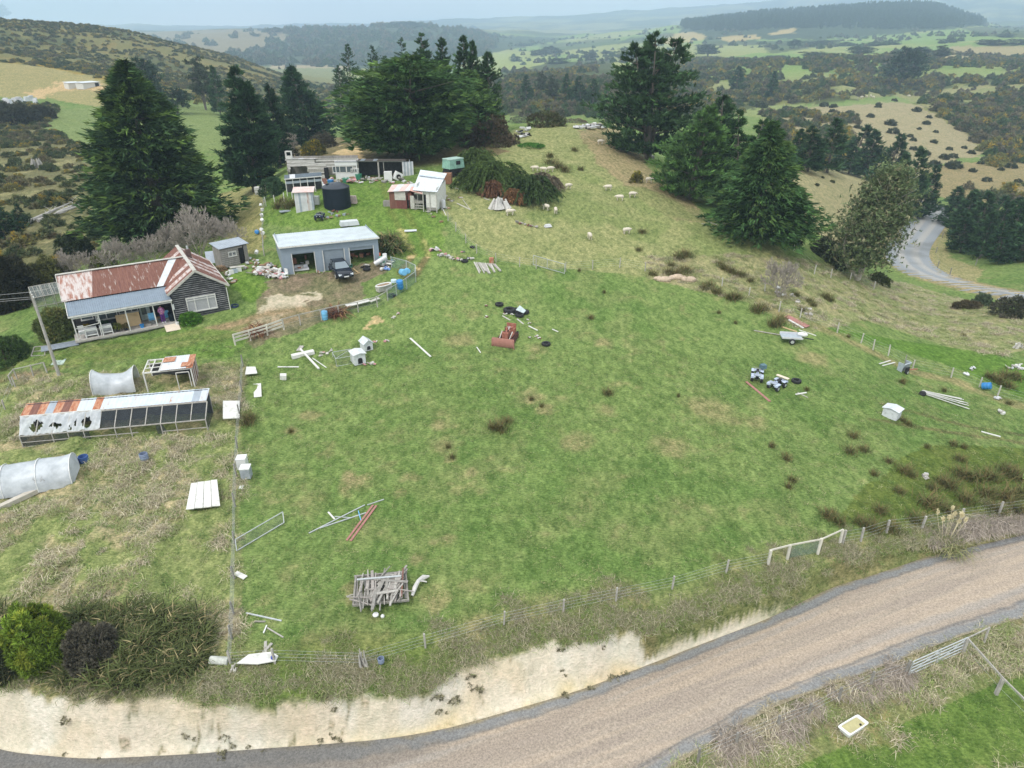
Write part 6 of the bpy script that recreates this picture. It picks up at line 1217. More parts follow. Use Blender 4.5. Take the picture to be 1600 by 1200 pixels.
# ---- open pen with rusty and white roof
O, L_, rz = frameZ(232, 614, 305, 606, 1.7); t = thing('open_pen', 'small open pen with a half missing white and rust roof behind the aviary', 'shed', O, rz)
D2, Hh = 2.2, 1.75; b = MB()
for x in (0, L_): 
    for y in (0, D2): b.bar((x, y, -.1), (x, y, Hh+.1*(y > 0)), .1)
for y in (0, D2): b.bar((-.05, y, Hh+.1*(y > 0)), (L_+.1, y, Hh+.1*(y > 0)), .09, .1)
for x in (0, .55, 1.15, 1.25): b.bar((x, 0, Hh+.03), (x, D2, Hh+.13), .07)
for y in (.7, 1.45): b.bar((0, y, Hh+.08), (1.3, y, Hh+.11), .06)
b.build('frame', whitep, t)
b = MB(); pk = (1, 0, 1, 2, 1, 0)
sheets(b, (1.25, -.1, Hh+.1), (L_+.15, -.1, Hh+.1), (L_+.15, D2+.1, Hh+.22), (1.25, D2+.1, Hh+.22), 5, lambda i: (1, 1, 1, 1, 0)[i], 3); b.box((1.7, D2-.55, Hh+.25), (.9, .9, .03), m=0); b.box((L_-.35, .5, Hh+.19), (.75, .8, .03), m=0); b.build('roof', [ironO, ironW], t)
b = MB(); b.box((L_+.02, D2/2, Hh/2), (.05, D2-.1, Hh)); b.build('side_wall', rustB, t); b = MB()
for y in (.3, .9, 1.6): b.bar((L_+.07, y, 0), (L_+.07, y+.1, Hh), .06)
b.build('brace', whitep, t); b = MB(); b.box((L_/2, D2-.05, .8), (L_-.1, .05, 1.6)); b.build('back_wall', mat('dark_boards', (.06, .06, .065)), t)
b = MB(); b.bar((L_-1.15, -.03, 0), (L_-1.15, -.03, 1.5), .06); b.bar((L_-.2, -.03, 0), (L_-.2, -.03, 1.5), .06); b.bar((L_-1.15, -.03, 1.5), (L_-.2, -.03, 1.5), .06); b.build('door_frame', whitep, t)
# ---- plastic tunnels
def tunnel(nm, lab, u1, v1, u2, v2, W2, H_, seed, sag=0, ribs=3, closed=True):
    O, L_, rz = frame(u1, v1, u2, v2); t = thing(nm, lab, 'plastic tunnel', O, rz); n1, n2_ = 26, 14; V_ = []; rq = random.Random(seed)
    for i in range(n1+1):
        x = L_*i/n1; ph = (x/L_*ribs) % 1; sg = 1-sag*math.sin(math.pi*ph)
        for j in range(n2_+1):
            a = math.pi*j/n2_; w = .04*math.sin(x*4+j)*(.3+sag*3); V_.append((x, W2*(1-math.cos(a))+w, max(0, H_*math.sin(a)**.8*sg+w*.8)))
    F_ = [(i*(n2_+1)+j, (i+1)*(n2_+1)+j, (i+1)*(n2_+1)+j+1, i*(n2_+1)+j+1) for i in range(n1) for j in range(n2_)]
    b = MB(); b.add(V_, F_)
    if closed:
        base = n1*(n2_+1); c0 = len(b.v); b.v.append((L_+W2*.25, W2, H_*.35)); b.f += [(base+j, c0, base+j+1) for j in range(n2_)]; b.m += [0]*n2_
    b.build('film', plast, t, smooth=True); b = MB()
    for k in range(ribs+1): b.tube([(L_*k/ribs, W2*(1-math.cos(math.pi*j/10)), H_*math.sin(math.pi*j/10)**.8+.04) for j in range(11)], .03, 5)
    b.build('hoop', whitepl, t); return t
tunnel('plastic_tunnel', 'large cloudy plastic growing tunnel at the left edge of the photo', -50, 790, 114, 760, 1.35, 1.55, 1, .05, 3)
tunnel('plastic_tunnel', 'small collapsed plastic tunnel with sagging film between track and aviary', 146, 620, 212, 612, 1.1, 1.7, 2, .33, 1, False)
# ---- glasshouse frame beside the cottage
O, L_, rz = frame(60, 492, 100, 484, 0); t = thing('glasshouse_frame', 'old grey glasshouse frame at the left of the cottage', 'glasshouse', O, rz); b = MB(); Lq, Wq = 2.6, 2.2
for x in np.linspace(0, Lq, 4):
    for y in (0, Wq): b.bar((x, y, -.2), (x, y, 1.7), .06)
    b.bar((x, 0, 1.7), (x, Wq/2, 2.5), .05); b.bar((x, Wq, 1.7), (x, Wq/2, 2.5), .05)
for y, z in ((0, 1.7), (Wq, 1.7), (Wq/2, 2.5), (0, .8)): b.bar((0, y, z), (Lq, y, z), .06)
for k in range(9): b.bar((Lq*k/8, 0, 1.7), (Lq*k/8, Wq/2, 2.5), .03); b.bar((Lq*k/8, Wq/2, 2.5), (Lq*k/8, Wq, 1.7), .03)
b.build('frame', greywp, t); b = MB(); b.add([(0, 0, 0), (Lq, 0, 0), (Lq, 0, 1.7), (0, 0, 1.7)], [(0, 1, 2, 3)]); b.add([(0, 0, 1.7), (Lq, 0, 1.7), (Lq, Wq/2, 2.5), (0, Wq/2, 2.5)], [(0, 1, 2, 3)]); b.build('pane', mat('dirty_glass', (.25, .28, .27), rough=.3, alpha=.45), t)
# ---- white sheds far up the left hillside, green truck cab, tarpaulin heap
for u1, v1, u2, v2, lab in ((108, 138, 127, 137, 'left of the two long white sheds high on the far left hillside'), (131, 138, 157, 136, 'right of the two long white sheds high on the far left hillside')):
    O, L_, rz = frame(u1, v1, u2, v2); t = thing('farm_building', lab, 'shed', O, rz); MB().box((L_/2, 2, .8), (L_, 4, 2.4)).build('wall', whitep, t); b = MB(); sheets(b, (-.3, -.4, 2.05), (L_+.3, -.4, 2.05), (L_+.3, 4.4, 2.4), (-.3, 4.4, 2.4), 4, lambda i: 0, 2); b.build('roof', ironW, t); MB().box((L_*.82, -.05, .9), (L_*.22, .1, 1.7)).build('door', dark, t)
for i, (u, v, w_) in enumerate(((28, 160, 16), (46, 158, 14), (56, 162, 12), (12, 162, 14))):
    p = G(u, v); r = w_/pxm(p); tag(MB().box((0, 0, .8), (r, r*.5, 1.6), taper=.8).box((r*.2, -r*.1, 1.7), (r*.4, r*.3, .5)).build('rubbish_heap', [ironP], loc=tuple(p), rz=i), 'pale heap of farm rubbish on the far left hillside', 'rubbish', 'pale heaps on the far left hillside')
p = G(700, 276); tr_ = thing('green_truck', 'old pale green truck cab and canopy beside the fallen macrocarpa', 'truck', (p[0], p[1], p[2]), .75)
b = MB(); b.box((1.0, 0, 1.7), (2.6, 1.8, 1.2), taper=.9); b.build('body', mat('pale_green_paint', (.24, .42, .34), rough=.4), tr_); b = MB().box((1.0, 0, 2.33), (2.5, 1.7, .1)).build('roof', mat('mint_paint', (.42, .56, .50), rough=.4), tr_); MB().box((1.2, -.88, 1.85), (.7, .06, .5)).build('window', dark, tr_); MB().box((1.0, 0, .75), (2.4, 1.6, .5)).build('chassis', dark, tr_)
for x in (.2, 1.9):
    for y in (-.85, .85): MB().lathe((x, y, .45), [(.42, -.12), (.45, 0), (.42, .12)], 14, R=Matrix.Rotation(math.pi/2, 3, 'X')).build('wheel', black, tr_)
tag(MB().box((0, 0, .7), (1.1, .8, 1.4)).build('wooden_crate', mat('red_brown_wood', (.24, .12, .07), var=.3, scale=4), loc=tuple(G(700, 287)), rz=-.1), 'upright brown wooden crate in front of the green truck', 'crate')
# ------------------------------------------------------------------ vehicles
def wheel(par, x, y, r, w, nm='wheel', hub=None):
    o = MB().lathe((x, y, r), [(r*.86, -w/2), (r, -w/3), (r, w/3), (r*.86, w/2)], 18, R=Matrix.Rotation(math.pi/2, 3, 'X')).build(nm, black, par, smooth=True)
    MB().lathe((x, y, r), [(r*.55, -w/2-.012), (r*.6, w/2+.012)], 12, R=Matrix.Rotation(math.pi/2, 3, 'X')).build('rim', hub or galv, o); return o
def heading(u1, v1, u2, v2):
    a, b_ = G(u1, v1), G(u2, v2); return a, b_, math.atan2(b_[1]-a[1], b_[0]-a[0])
LR, LFp, hd = heading(512, 427.5, 527, 442)
# car local frame: +x forward, right side is -y
LFp = G(527, 442); RFp = G(552, 437.5); hd = math.atan2(RFp[1]-LFp[1], RFp[0]-LFp[0])-math.pi/2
mid = (LFp+RFp)/2; cpos = mid-np.array((math.cos(hd), math.sin(hd), 0))*1.55; cpos[2] = H1(cpos[0], cpos[1])+.02
car = thing('parked_car', 'dark navy saloon car parked nose out in front of the steel shed', 'car', tuple(cpos), hd)
paint = mat('navy_car_paint', (.006, .010, .020), rough=.22, var=.05, coat=.3, spec=.4); cglass = mat('car_glass', (.16, .20, .23), rough=.12, var=.05, spec=.8); silver = mat('silver', (.6, .62, .64), rough=.25, metal=.5); lampg = mat('lamp_glass', (.70, .74, .78), rough=.1, spec=.8)
st = [(-2.28, .62, .40, .72), (-2.2, .80, .28, .92), (-1.75, .88, .24, .98), (-1.0, .90, .22, .97), (0, .91, .22, .95), (.85, .90, .22, .93), (1.3, .89, .23, .88), (1.95, .84, .25, .78), (2.25, .74, .28, .66), (2.36, .58, .38, .52)]
b = MB()
for x, w, z0, z1 in st: b.v += [(x, -w*.93, z0), (x, -w, (z0+z1)/2), (x, -w*.95, z1-.08), (x, -w*.8, z1), (x, w*.8, z1), (x, w*.95, z1-.08), (x, w, (z0+z1)/2), (x, w*.93, z0)]
for i in range(len(st)-1):
    for j in range(8): a = i*8+j; c_ = i*8+(j+1) % 8; b.f.append((a, c_, c_+8, a+8)); b.m.append(0)
b.f += [tuple(range(7, -1, -1)), tuple(range((len(st)-1)*8, len(st)*8))]; b.m += [0, 0]
b.build('body', paint, car, smooth=True)
b = MB(); rf = [(-1.35, -.60), (.25, -.60), (.25, .60), (-1.35, .60)]; b.add([(-1.3, -.6, 1.40), (-.5, -.62, 1.44), (.2, -.6, 1.41), (.2, .6, 1.41), (-.5, .62, 1.44), (-1.3, .6, 1.40)], [(0, 1, 2, 3, 4, 5)]); b.add([(-1.3, -.6, 1.36), (.2, -.6, 1.36), (.2, .6, 1.36), (-1.3, .6, 1.36)], [(3, 2, 1, 0)])
for s in (-1, 1): b.bar((.2, s*.6, 1.40), (.98, s*.78, .94), .07); b.bar((-1.3, s*.6, 1.39), (-1.9, s*.72, .97), .08); b.bar((-.5, s*.63, 1.42), (-.5, s*.82, .95), .06); b.bar((-1.3, s*.61, 1.4), (.2, s*.61, 1.41), .05)
b.build('roof', paint, car)
o = MB().add([(.97, -.75, .93), (.97, .75, .93), (.2, .58, 1.40), (.2, -.58, 1.40)], [(0, 1, 2, 3)]).build('windscreen', cglass, car); MB().add([(-1.88, -.7, .97), (-1.88, .7, .97), (-1.3, .58, 1.39), (-1.3, -.58, 1.39)], [(3, 2, 1, 0)]).build('rear_window', cglass, car)
for s in (-1, 1): MB().add([(.9, s*.79, .94), (.17, s*.6, 1.39), (-1.28, s*.6, 1.38), (-1.8, s*.74, .96)], [(0, 1, 2, 3) if s < 0 else (3, 2, 1, 0)]).build('side_window', glass, car)
for x in (-1.4, 1.42):
    for s in (-1, 1): wheel(car, x, s*.84, .33, .2, hub=silver)
for s in (-1, 1): MB().box((2.2, s*.6, .6), (.2, .3, .14)).build('headlight', lampg, car); MB().box((-2.2, s*.62, .8), (.12, .28, .14)).build('tail_light', mat('red_lens', (.35, .02, .02), rough=.2), car); MB().box((.75, s*.98, 1.0), (.14, .16, .12)).build('mirror', paint, car)
MB().box((2.35, 0, .42), (.03, .5, .13)).build('number_plate', whitepl, car); MB().box((2.3, 0, .6), (.1, .5, .1)).build('grille', blackp, car)
# quad bikes
def quad(lab, u, v, rz, fender, extra=None):
    p = G(u, v); t = thing('quad_bike', lab, 'quad bike', tuple(p), rz)
    for x in (-.62, .62):
        for s in (-1, 1): wheel(t, x, s*.45, .29, .24)
    MB().box((0, 0, .42), (1.35, .3, .3)).build('frame', black, t)
    for x in (-.62, .6):
        b = MB()
        for s in (-1, 1): b.box((x, s*.42, .68), (.62, .34, .08), taper=.75); b.box((x+(.28 if x > 0 else -.28), s*.42, .58), (.1, .32, .2))
        b.box((x, 0, .72), (.5, .5, .06)); b.build('mudguard', fender, t)
    MB().box((-.22, 0, .78), (.75, .3, .16), taper=.8).build('seat', black, t); MB().box((.3, 0, .78), (.35, .26, .2), taper=.7).build('tank', fender, t)
    b = MB(); b.bar((.42, -.38, .98), (.42, .38, .98), .04); b.bar((.42, 0, .75), (.4, 0, .98), .05); b.build('handlebar', black, t)
    for x, z in ((.78, .84), (-.78, .84)):
        b = MB()
        for k in range(5): b.bar((x-.2, -.36+k*.18, z), (x+.2, -.36+k*.18, z), .025)
        b.bar((x-.2, -.38, z), (x-.2, .38, z), .03); b.bar((x+.2, -.38, z), (x+.2, .38, z), .03); b.build('rack', galv if x > 0 else greyw, t)
    for s in (-1, 1): MB().sphere((.92, s*.2, .62), .06, 8, 5).build('headlight', lampg, t)
    t.scale = (.88, .88, .88); return t
pale_blue = mat('faded_blue_plastic', (.46, .52, .66), rough=.4, var=.2, scale=6)
q1 = quad('faded blue quad bike with a crate on its rack, left of the pair', 1182, 592, -1.9, pale_blue)
o = MB().box((0, 0, .2), (.45, .45, .35)).build('crate', mat('dark_teal', (.10, .17, .20)), loc=LW(((G(1182, 592))[0:3], -1.9), -.75, .4, .72), rz=.3); tag(o, 'dark crate riding on the left quad bike', 'crate')
q2 = quad('faded blue quad bike turned towards the road, right of the pair', 1213, 606, -2.45, pale_blue)
o = MB().box((0, 0, .03), (.3, 1.1, .05)).build('plank_load', mat('pale_board', (.66, .56, .45)), loc=LW(((G(1213, 606))[0:3], -2.45), -.75, 0, .78), rz=-2.45); tag(o, 'pale board lying across the rear rack of the right quad bike', 'board')
q3 = quad('dark quad bike parked in front of the tin shed by the water tank', 500, 343, -1.5, mat('dark_blue_fender', (.03, .045, .08), rough=.3))
# old tractor with a rusty blade
p1, p2, ah = heading(769, 540, 803, 547); W_ = math.hypot(*(p2-p1)[:2]); hd = ah-math.pi/2; mid = (p1+p2)/2
rr_ = mat('tractor_rust', (.24, .07, .05), col2=(.36, .17, .12), scale=5, rough=.8, thr=(.35, .65)); rdk = mat('dark_rust', (.10, .04, .035), var=.4, scale=6)
t = thing('tractor', 'rusty red derelict crawler tractor with a wide front blade standing in the paddock', 'tractor', (mid[0], mid[1], mid[2]), hd)
b = MB(); n = 8
for i in range(n):
    a0 = -.5+i*1.1/n; a1 = -.5+(i+1)*1.1/n; R_ = .8
    b.add([(R_*math.cos(a)-R_+.1, y, .32+R_*math.sin(a)+.12) for a in (a0, a1) for y in (-W_/2, W_/2)], [(0, 1, 3, 2)]); b.add([(R_*math.cos(a)-R_+.06, y, .32+R_*math.sin(a)+.12) for a in (a0, a1) for y in (-W_/2, W_/2)], [(2, 3, 1, 0)])
for s in (-1, 1): b.box((.02, s*W_/2, .38), (.16, .05, .8))
b.build('blade', mat('blade_rust', (.32, .15, .12), var=.15, scale=3), t)
for s in (-1, 1): b = MB(); b.bar((0, s*.6, .35), (-1.5, s*.6, .55), .1); b.bar((-.15, s*.45, .55), (-1.3, s*.5, 1.1), .07, m=1); b.build('push_arm', [rr_, dirtyw], t)
b = MB(); b.box((-1.2, 0, .85), (1.0, .5, .55), taper=.85); b.box((-.62, 0, .85), (.12, .56, .7)); b.build('bonnet', rr_, t)
b = MB(); b.box((-1.3, .0, .5), (1.8, .4, .35)); b.box((-1.15, .12, 1.2), (.2, .1, .25)); b.tube([(-1.0, -.12, 1.05), (-1.0, -.12, 1.7)], .04, 6); b.build('engine', rdk, t)
b = MB(); b.box((-2.3, 0, .85), (.6, .9, .45)); b.box((-2.55, 0, 1.2), (.12, .9, .45)); b.box((-2.2, 0, 1.12), (.4, .5, .12)); b.build('seat', rr_, t); b = MB(); b.tube([(-1.85+.14*math.cos(a)*.4, .17*math.sin(a), 1.3+.1*math.cos(a)) for a in np.linspace(0, 6.28, 12)], .02, 4); b.bar((-1.85, 0, 1.3), (-1.65, 0, 1.0), .04); b.build('steering_wheel', galv, t)
for s in (-1, 1):
    b = MB(); prf = [(-.55, .08), (-.35, .02), (-2.15, .02), (-2.45, .1), (-2.55, .35), (-2.4, .6), (-2.15, .68), (-.6, .6), (-.4, .5), (-.35, .3)]; prf = [(-.55, .06), (-2.15, .06), (-2.5, .2), (-2.55, .4), (-2.35, .62), (-.7, .62), (-.42, .45), (-.42, .2)]
    k = len(prf); ya, yb_ = s*.55-.16, s*.55+.16; b.add([(x, ya, z) for x, z in prf]+[(x, yb_, z) for x, z in prf], [tuple(range(k)), tuple(range(2*k-1, k-1, -1))]+[(i, i+k, (i+1) % k+k, (i+1) % k) for i in range(k)])
    for i in range(12): b.box((-.6-i*.15, s*.55, .65), (.05, .36, .05))
    b.build('track', rdk, t); MB().box((-1.2, s*.5, .8), (.9, .16, .14)).build('guard', rr_, t); wheel(t, -2.75, s*.5, .3, .16)
# trailer and tipped cart
p = G(1238, 534); t = thing('trailer', 'small flat grey trailer with white sacks on it beside the brown rushes', 'trailer', tuple(p), -.15)
MB().box((-.2, 0, .55), (1.9, 1.3, .08)).build('deck', mat('trailer_grey', (.34, .38, .42), rough=.5, var=.2), t); b = MB(); b.box((-.2, .64, .65), (1.9, .04, .2)); b.box((-.2, -.64, .62), (1.9, .04, .14)); b.build('side_board', ironP, t); [wheel(t, -.2, s*.72, .28, .16) for s in (-1, 1)]; MB().bar((.7, 0, .5), (1.9, 0, .35), .07).build('drawbar', black, t)
for i, (x, y) in enumerate(((.75, .3), (1.0, .15))): tag(MB().sphere((0, 0, .18), .3, 10, 6, sq=(1.2, .8, .7)).build('sack', whitepl, loc=LW((tuple(p), -.15), x, y, .55), smooth=True), 'white lumpy sack lying on the grey trailer', 'sack', 'white sacks on the grey trailer')
p = G(1413, 581); t = thing('tipped_cart', 'grey barrow like cart standing on its end near the right fence', 'cart', tuple(p), .5)
b = MB(); b.box((0, 0, .5), (1.0, .1, .9), R=Matrix.Rotation(.35, 3, 'X')); b.box((-.5, .2, .5), (.06, .5, .9)); b.box((.5, .2, .5), (.06, .5, .9)); b.build('tray', mat('trailer_grey', (.34, .38, .42)), t); MB().box((-.15, -.3, .35), (.5, .12, .5)).build('opening', dark, t); wheel(t, -.3, -.45, .2, .12); MB().bar((.1, .2, .4), (.15, .3, 1.6), .06).build('handle', greyw, t); MB().bar((.5, 0, .1), (1.5, -.3, .08), .12, .06).build('plank', mat('red_plank', (.30, .12, .08)), t)
# ------------------------------------------------------------------ dog kennels, cage
def kennel(lab, u, v, w, d, h, gab, rz, nm='dog_kennel'):
    p = G(u, v); t = thing(nm, lab, 'kennel', tuple(p), rz); b = MB(); km = mat('kennel_paint', (.40, .42, .42), rough=.7, col2=(.58, .60, .62), scale=4, thr=(.32, .5), detail=8)
    b.box((0, 0, h*.42), (w, d, h*.84)); b.add([(-w/2, -d/2, h*.84), (w/2, -d/2, h*.84), (0, -d/2, h*.84+gab)], [(0, 1, 2)]); b.build('box', km, t)
    b = MB(); e = .1; b.poly([(-w/2-e, -d/2-e, h*.84-.03), (0, -d/2-e, h*.84+gab), (0, d/2+e, h*.84+gab), (-w/2-e, d/2+e, h*.84-.03)], .04); b.poly([(0, -d/2-e, h*.84+gab), (w/2+e, -d/2-e, h*.84-.03), (w/2+e, d/2+e, h*.84-.03), (0, d/2+e, h*.84+gab)], .04); b.build('roof', ironW if gab > .1 else km, t)
    pr = [(.17*w/.9*1.2*math.cos(a), -d/2-.01, h*.36+.19*math.sin(a)) for a in np.linspace(0, math.pi, 8)]; pr = [(-.2*w, -d/2-.012, .1)]+[(-q[0], q[1], q[2]) for q in pr][0:0]+[(-.2*w, -d/2-.012, h*.4), (-.12*w, -d/2-.012, h*.52), (.12*w, -d/2-.012, h*.52), (.2*w, -d/2-.012, h*.4), (.2*w, -d/2-.012, .1)]; MB().poly(pr, .02).build('doorway', dark, t)
    return t
kennel('pale grey dog kennel with arched door behind the wire run', 560, 566, 1.0, 1.1, 1.2, .1, .55); kennel('small pitched roof dog kennel up the slope from the larger one', 573, 545, .8, 1.0, .85, .35, .6)
kennel('white peaked box standing alone in the paddock at the right', 1392, 651, 1.15, .9, 1.0, .12, 2.3, 'white_hutch')
p = G(526, 573); t = thing('dog_run', 'low wire mesh dog run with pipe frame joined to the grey kennel', 'cage', tuple(p), .42); b = MB(); Lx, Ly, Hz = 1.6, 1.5, .75
for x in (0, Lx):
    for y in (0, Ly): b.bar((x, y, 0), (x, y, Hz), .035)
for z in (.03, Hz):
    for y in (0, Ly): b.bar((0, y, z), (Lx, y, z), .035)
    for x in (0, Lx): b.bar((x, 0, z), (x, Ly, z), .035)
b.bar((0, 0, Hz), (Lx, Ly, Hz), .03); b.build('frame', galv, t); b = MB(); b.add([(0, 0, 0), (Lx, 0, 0), (Lx, 0, Hz), (0, 0, Hz)], [(0, 1, 2, 3)]); b.add([(0, 0, 0), (0, Ly, 0), (0, Ly, Hz), (0, 0, Hz)], [(0, 1, 2, 3)]); b.add([(0, 0, Hz), (Lx, 0, Hz), (Lx, Ly, Hz), (0, Ly, Hz)], [(0, 1, 2, 3)]); b.build('mesh', wiremesh, t)
# ------------------------------------------------------------------ loose boards, pipes and sheets lying about
def plank(nm, lab, cat, u1, v1, u2, v2, w, m, h=.05, lift=.04, group=None):
    a, b_ = GV(u1, v1), GV(u2, v2); a.z += lift; b_.z += lift; mid_ = (a+b_)/2; d_ = b_-a
    o = MB().bar(a-mid_, b_-mid_, w, h).build(nm, m, loc=tuple(mid_)); return tag(o, lab, cat, group)
red = mat('red_iron_strip', (.34, .16, .14), var=.2, scale=4)
for a in [('plank', 'long white plank lying alone uphill of the paddock centre', 'plank', 641,529,673,558, .16, whitep), ('plank', 'long white plank crossing over the bench by the dog kennels', 'plank', 470,551,499,582, .16, whitep, .1, .35), ('plank', 'short plank beside the crossed white planks', 'plank', 488,560,510,575, .07, whitep),
    ('plank', 'thin white board on the grass left of the crossed planks', 'plank', 434,574,467,574, .14, whitep), ('white_board', 'wide white panel under the crossing plank', 'panel', 456,560,491,552, .5, whitep, .3, .15), ('board', 'grey board end above the wide white panel', 'board', 466,549,472,541, .4, greywp), ('pallet', 'white cube shaped box on the grass below the thin white board', 'box', 438,592,448,592, .5, whitep, .4, .2),
    ('iron_strip', 'left red iron strip lying beside the grey pipes in the paddock', 'iron strip', 542,845,583,790, .13, red), ('iron_strip', 'right red iron strip lying beside the grey pipes in the paddock', 'iron strip', 548,846,588,791, .13, red),
    ('pipe', 'long grey pipe lying across the paddock left of the red strips', 'pipe', 483,834,570,790, .07, galv), ('pipe', 'second grey pipe crossing the long grey pipe', 'pipe', 500,826,572,802, .07, galv), ('pipe', 'short pale pipe above the long grey pipes', 'pipe', 513,801,523,812, .1, whitep), ('pipe', 'thin pipe end at the top of the pipe heap', 'pipe', 574,790,600,781, .06, galv), ('pipe', 'small pipe piece poking from the pipe heap', 'pipe', 560,799,564,814, .05, bluel), ('pipe', 'bent pipe between the pipe heap and its top', 'pipe', 523,808,548,810, .05, galv),
    ('pipe', 'thin grey pole on the grass right of the corner post', 'pole', 385,959,440,971, .08, galv), ('pipe', 'short grey rail under the thin grey pole', 'pole', 398,972,415,972, .08, greyw), ('pipe', 'pale stick crossing near the grey poles', 'stick', 418,982,443,997, .06, greywp), ('pipe', 'white short pole above the grass below the crossing sticks', 'stick', 412,990,417,978, .06, whitepl),
    ('plank', 'grey post leaning upright behind the white sheet by the corner', 'plank', 415,1003,415,1026, .14, greywp), ('plank', 'slanted board leaning behind the white sheet by the corner', 'plank', 425,1006,405,1028, .14, greywp),
    ('iron_strip', 'pair of pink brown rails lying between the two quad bikes and the road', 'rails', 1166,597,1203,628, .2, red), ('plank', 'white batten lying right of the quad bikes', 'plank', 1243,617,1260,614, .14, whitep), ('plank', 'thin board crossing the white batten', 'plank', 1246,614,1262,622, .08, greywp),
    ('plank', 'upper of two white boards left of the tipped cart', 'plank', 1374,569,1391,564, .12, whitep), ('plank', 'lower of two white boards left of the tipped cart', 'plank', 1379,572,1398,567, .12, whitep), ('plank', 'white plank lying in the wheel track at the right edge', 'plank', 1533,675,1563,683, .14, whitep),
    ('iron_sheet', 'rust red iron sheet behind the trailer', 'iron sheet', 1228,495,1262,512, .8, red, .05, .1), ('plank', 'bright white board beside the rust red sheet', 'plank', 1232,501,1255,514, .2, whitep, .08, .1), ('plank', 'tan board lying left of the trailer', 'plank', 1221,511,1245,519, .2, ply), ('plank', 'pale pole lying right of the trailer', 'plank', 1248,516,1275,525, .1, whitep),
    ('pole', 'long pale pole lying in the grass left of the trailer', 'pole', 1178,517,1220,524, .1, greywp), ('plank', 'white board lying by the tractor wheels', 'plank', 826,510,840,517, .12, whitep), ('plank', 'short white board right of the tractor', 'plank', 863,515,872,519, .1, whitep), ('plank', 'pale plank behind the tractor blade', 'plank', 808,499,818,507, .12, dirtyw), ('plank', 'white stick left of the tractor', 'plank', 745,543,751,552, .08, whitep), ('plank', 'dirty plank left of the heap of tyres', 'plank', 785,494,797,501, .12, dirtyw),
    ('sheet', 'white sheet lying on the track above the steel shed', 'sheet', 632,361,651,360, .9, ironW), ('plank', 'thin white rod beside the patchwork shed', 'rod', 687,318,697,337, .07, whitep), ('gutter', 'white gutter leaning against the fence by the bronze flax', 'sheet', 541,483,577,474, .8, whitep, .05, .35), ('sheet', 'smaller white sheet right of the leaning gutter sheet', 'sheet', 578,476,593,470, .4, dirtyw, .05, .3),
    ('concrete_pole', 'long concrete pole lying below the large plastic tunnel', 'pole', -30,812,64,768, .38, mat('old_concrete', (.46, .42, .36), var=.15), .3, .2), ('plank', 'long pole lying on the grass right of the corner tree', 'pole', 1106,347,1122,352, .15, greywp), ('plank', 'fallen post in front of the drooping macrocarpa', 'log', 1096,350,1105,351, .15, greywp),
    ('log', 'grey fallen log on the dry bank under the tallest pine', 'log', 993,233,1020,248, .7, greywp, .4, .2), ('plank', 'pale rail along the slope left of the tree stump', 'rail', 707,293,728,299, .14, dirtyw), ('plank', 'pale plank below the rail on the slope', 'plank', 714,318,735,328, .16, dirtyw), ('plank', 'thin rail crossing by the pale plank', 'plank', 723,312,734,327, .07, greywp), ('plank', 'short pale plank beside the grey stump', 'plank', 756,310,765,313, .14, dirtyw),
    ('timber', 'pale timber frame lying beside the car', 'timber', 552,420,560,427, .1, ply), ('timber', 'second pale timber lying beside the car', 'timber', 550,429,563,427, .1, ply), ('white_board', 'small white panel at the foot of the fence below the two chest freezers', 'panel', 374,762,380,762, .4, whitepl), ('grey_board', 'grey board leaning on the fence near the white sheet', 'board', 384,905,368,897, .3, whitep, .05, .1)]:
    kw = {}
    if len(a) > 9: kw['h'] = a[9]; kw['lift'] = a[10]
    plank(*a[:9], **kw)
# board on the fence, white panels
def slab(nm, lab, cat, pts, m, th=.05, lift=.06):
    P = [GV(*q) for q in pts]; c = sum(P, Vector())/len(P); o = MB().poly([q-c+Vector((0, 0, lift)) for q in P], th).build(nm, m, loc=tuple(c)); return tag(o, lab, cat)
slab('roof_panel', 'white square roof panel leaning on the fence right of the aviary', 'panel', [(350,662),(376,661),(376,634),(350,634)], whitep, .06, .45)
P = [GV(*q)+Vector((0, 0, .35)) for q in [(292,803),(346,797),(341,756),(300,762)]]; b = MB(); c = sum(P, Vector())/4
for k in range(4): f0, f1 = k/4+.008, (k+1)/4-.008; b.poly([P[0].lerp(P[1], f0)-c+Vector((0, 0, .03*(k % 2))), P[0].lerp(P[1], f1)-c, P[3].lerp(P[2], f1)-c, P[3].lerp(P[2], f0)-c+Vector((0, 0, .03*(k % 2)))], .05)
tag(b.build('iron_sheets', whitep, loc=tuple(c)), 'stack of white iron sheets with dark seams lying in the rank grass', 'iron sheets')
for i in range(4): pass
slab('white_board', 'white rectangular board on the grass right of the fence top', 'board', [(397,622),(409,621),(408,600),(396,601)], whitep, .04, .08); slab('white_board', 'crumpled white panel against the fence above the white board', 'panel', [(384,590),(403,588),(400,578),(386,578)], whitep, .05, .3)
slab('white_sheet', 'torn white plastic sheet with a blue spot lying by the corner post', 'sheet', [(371,1042),(404,1043),(432,1038),(436,1030),(425,1024),(390,1028)], whitep, .05, .25); slab('green_sheet', 'pale green tin sheet lying beside the power pole', 'sheet', [(79,571),(98,571),(104,561),(85,564)], mat('pale_green_tin', (.38, .46, .42), var=.2), .03, .05)
tag(MB().sphere((0, 0, 0), .12, 8, 5).build('pail_cover', mat('deep_blue', (.03, .05, .3), rough=.4), loc=tuple(G(428, 1034)+np.array((0, 0, .3)))), 'small blue lid resting on the torn white sheet', 'lid')
t = thing('window_sash', 'pale rectangular timber frame lying on the lawn left of the power pole', 'frame', tuple((G(49, 557)+G(72, 541))/2)); P = [GV(*q)-Vector(t.location)+Vector((0, 0, .05)) for q in ((49, 557), (70, 556), (72, 541), (54, 543))]; b = MB()
for i in range(4): b.bar(P[i], P[(i+1) % 4], .07)
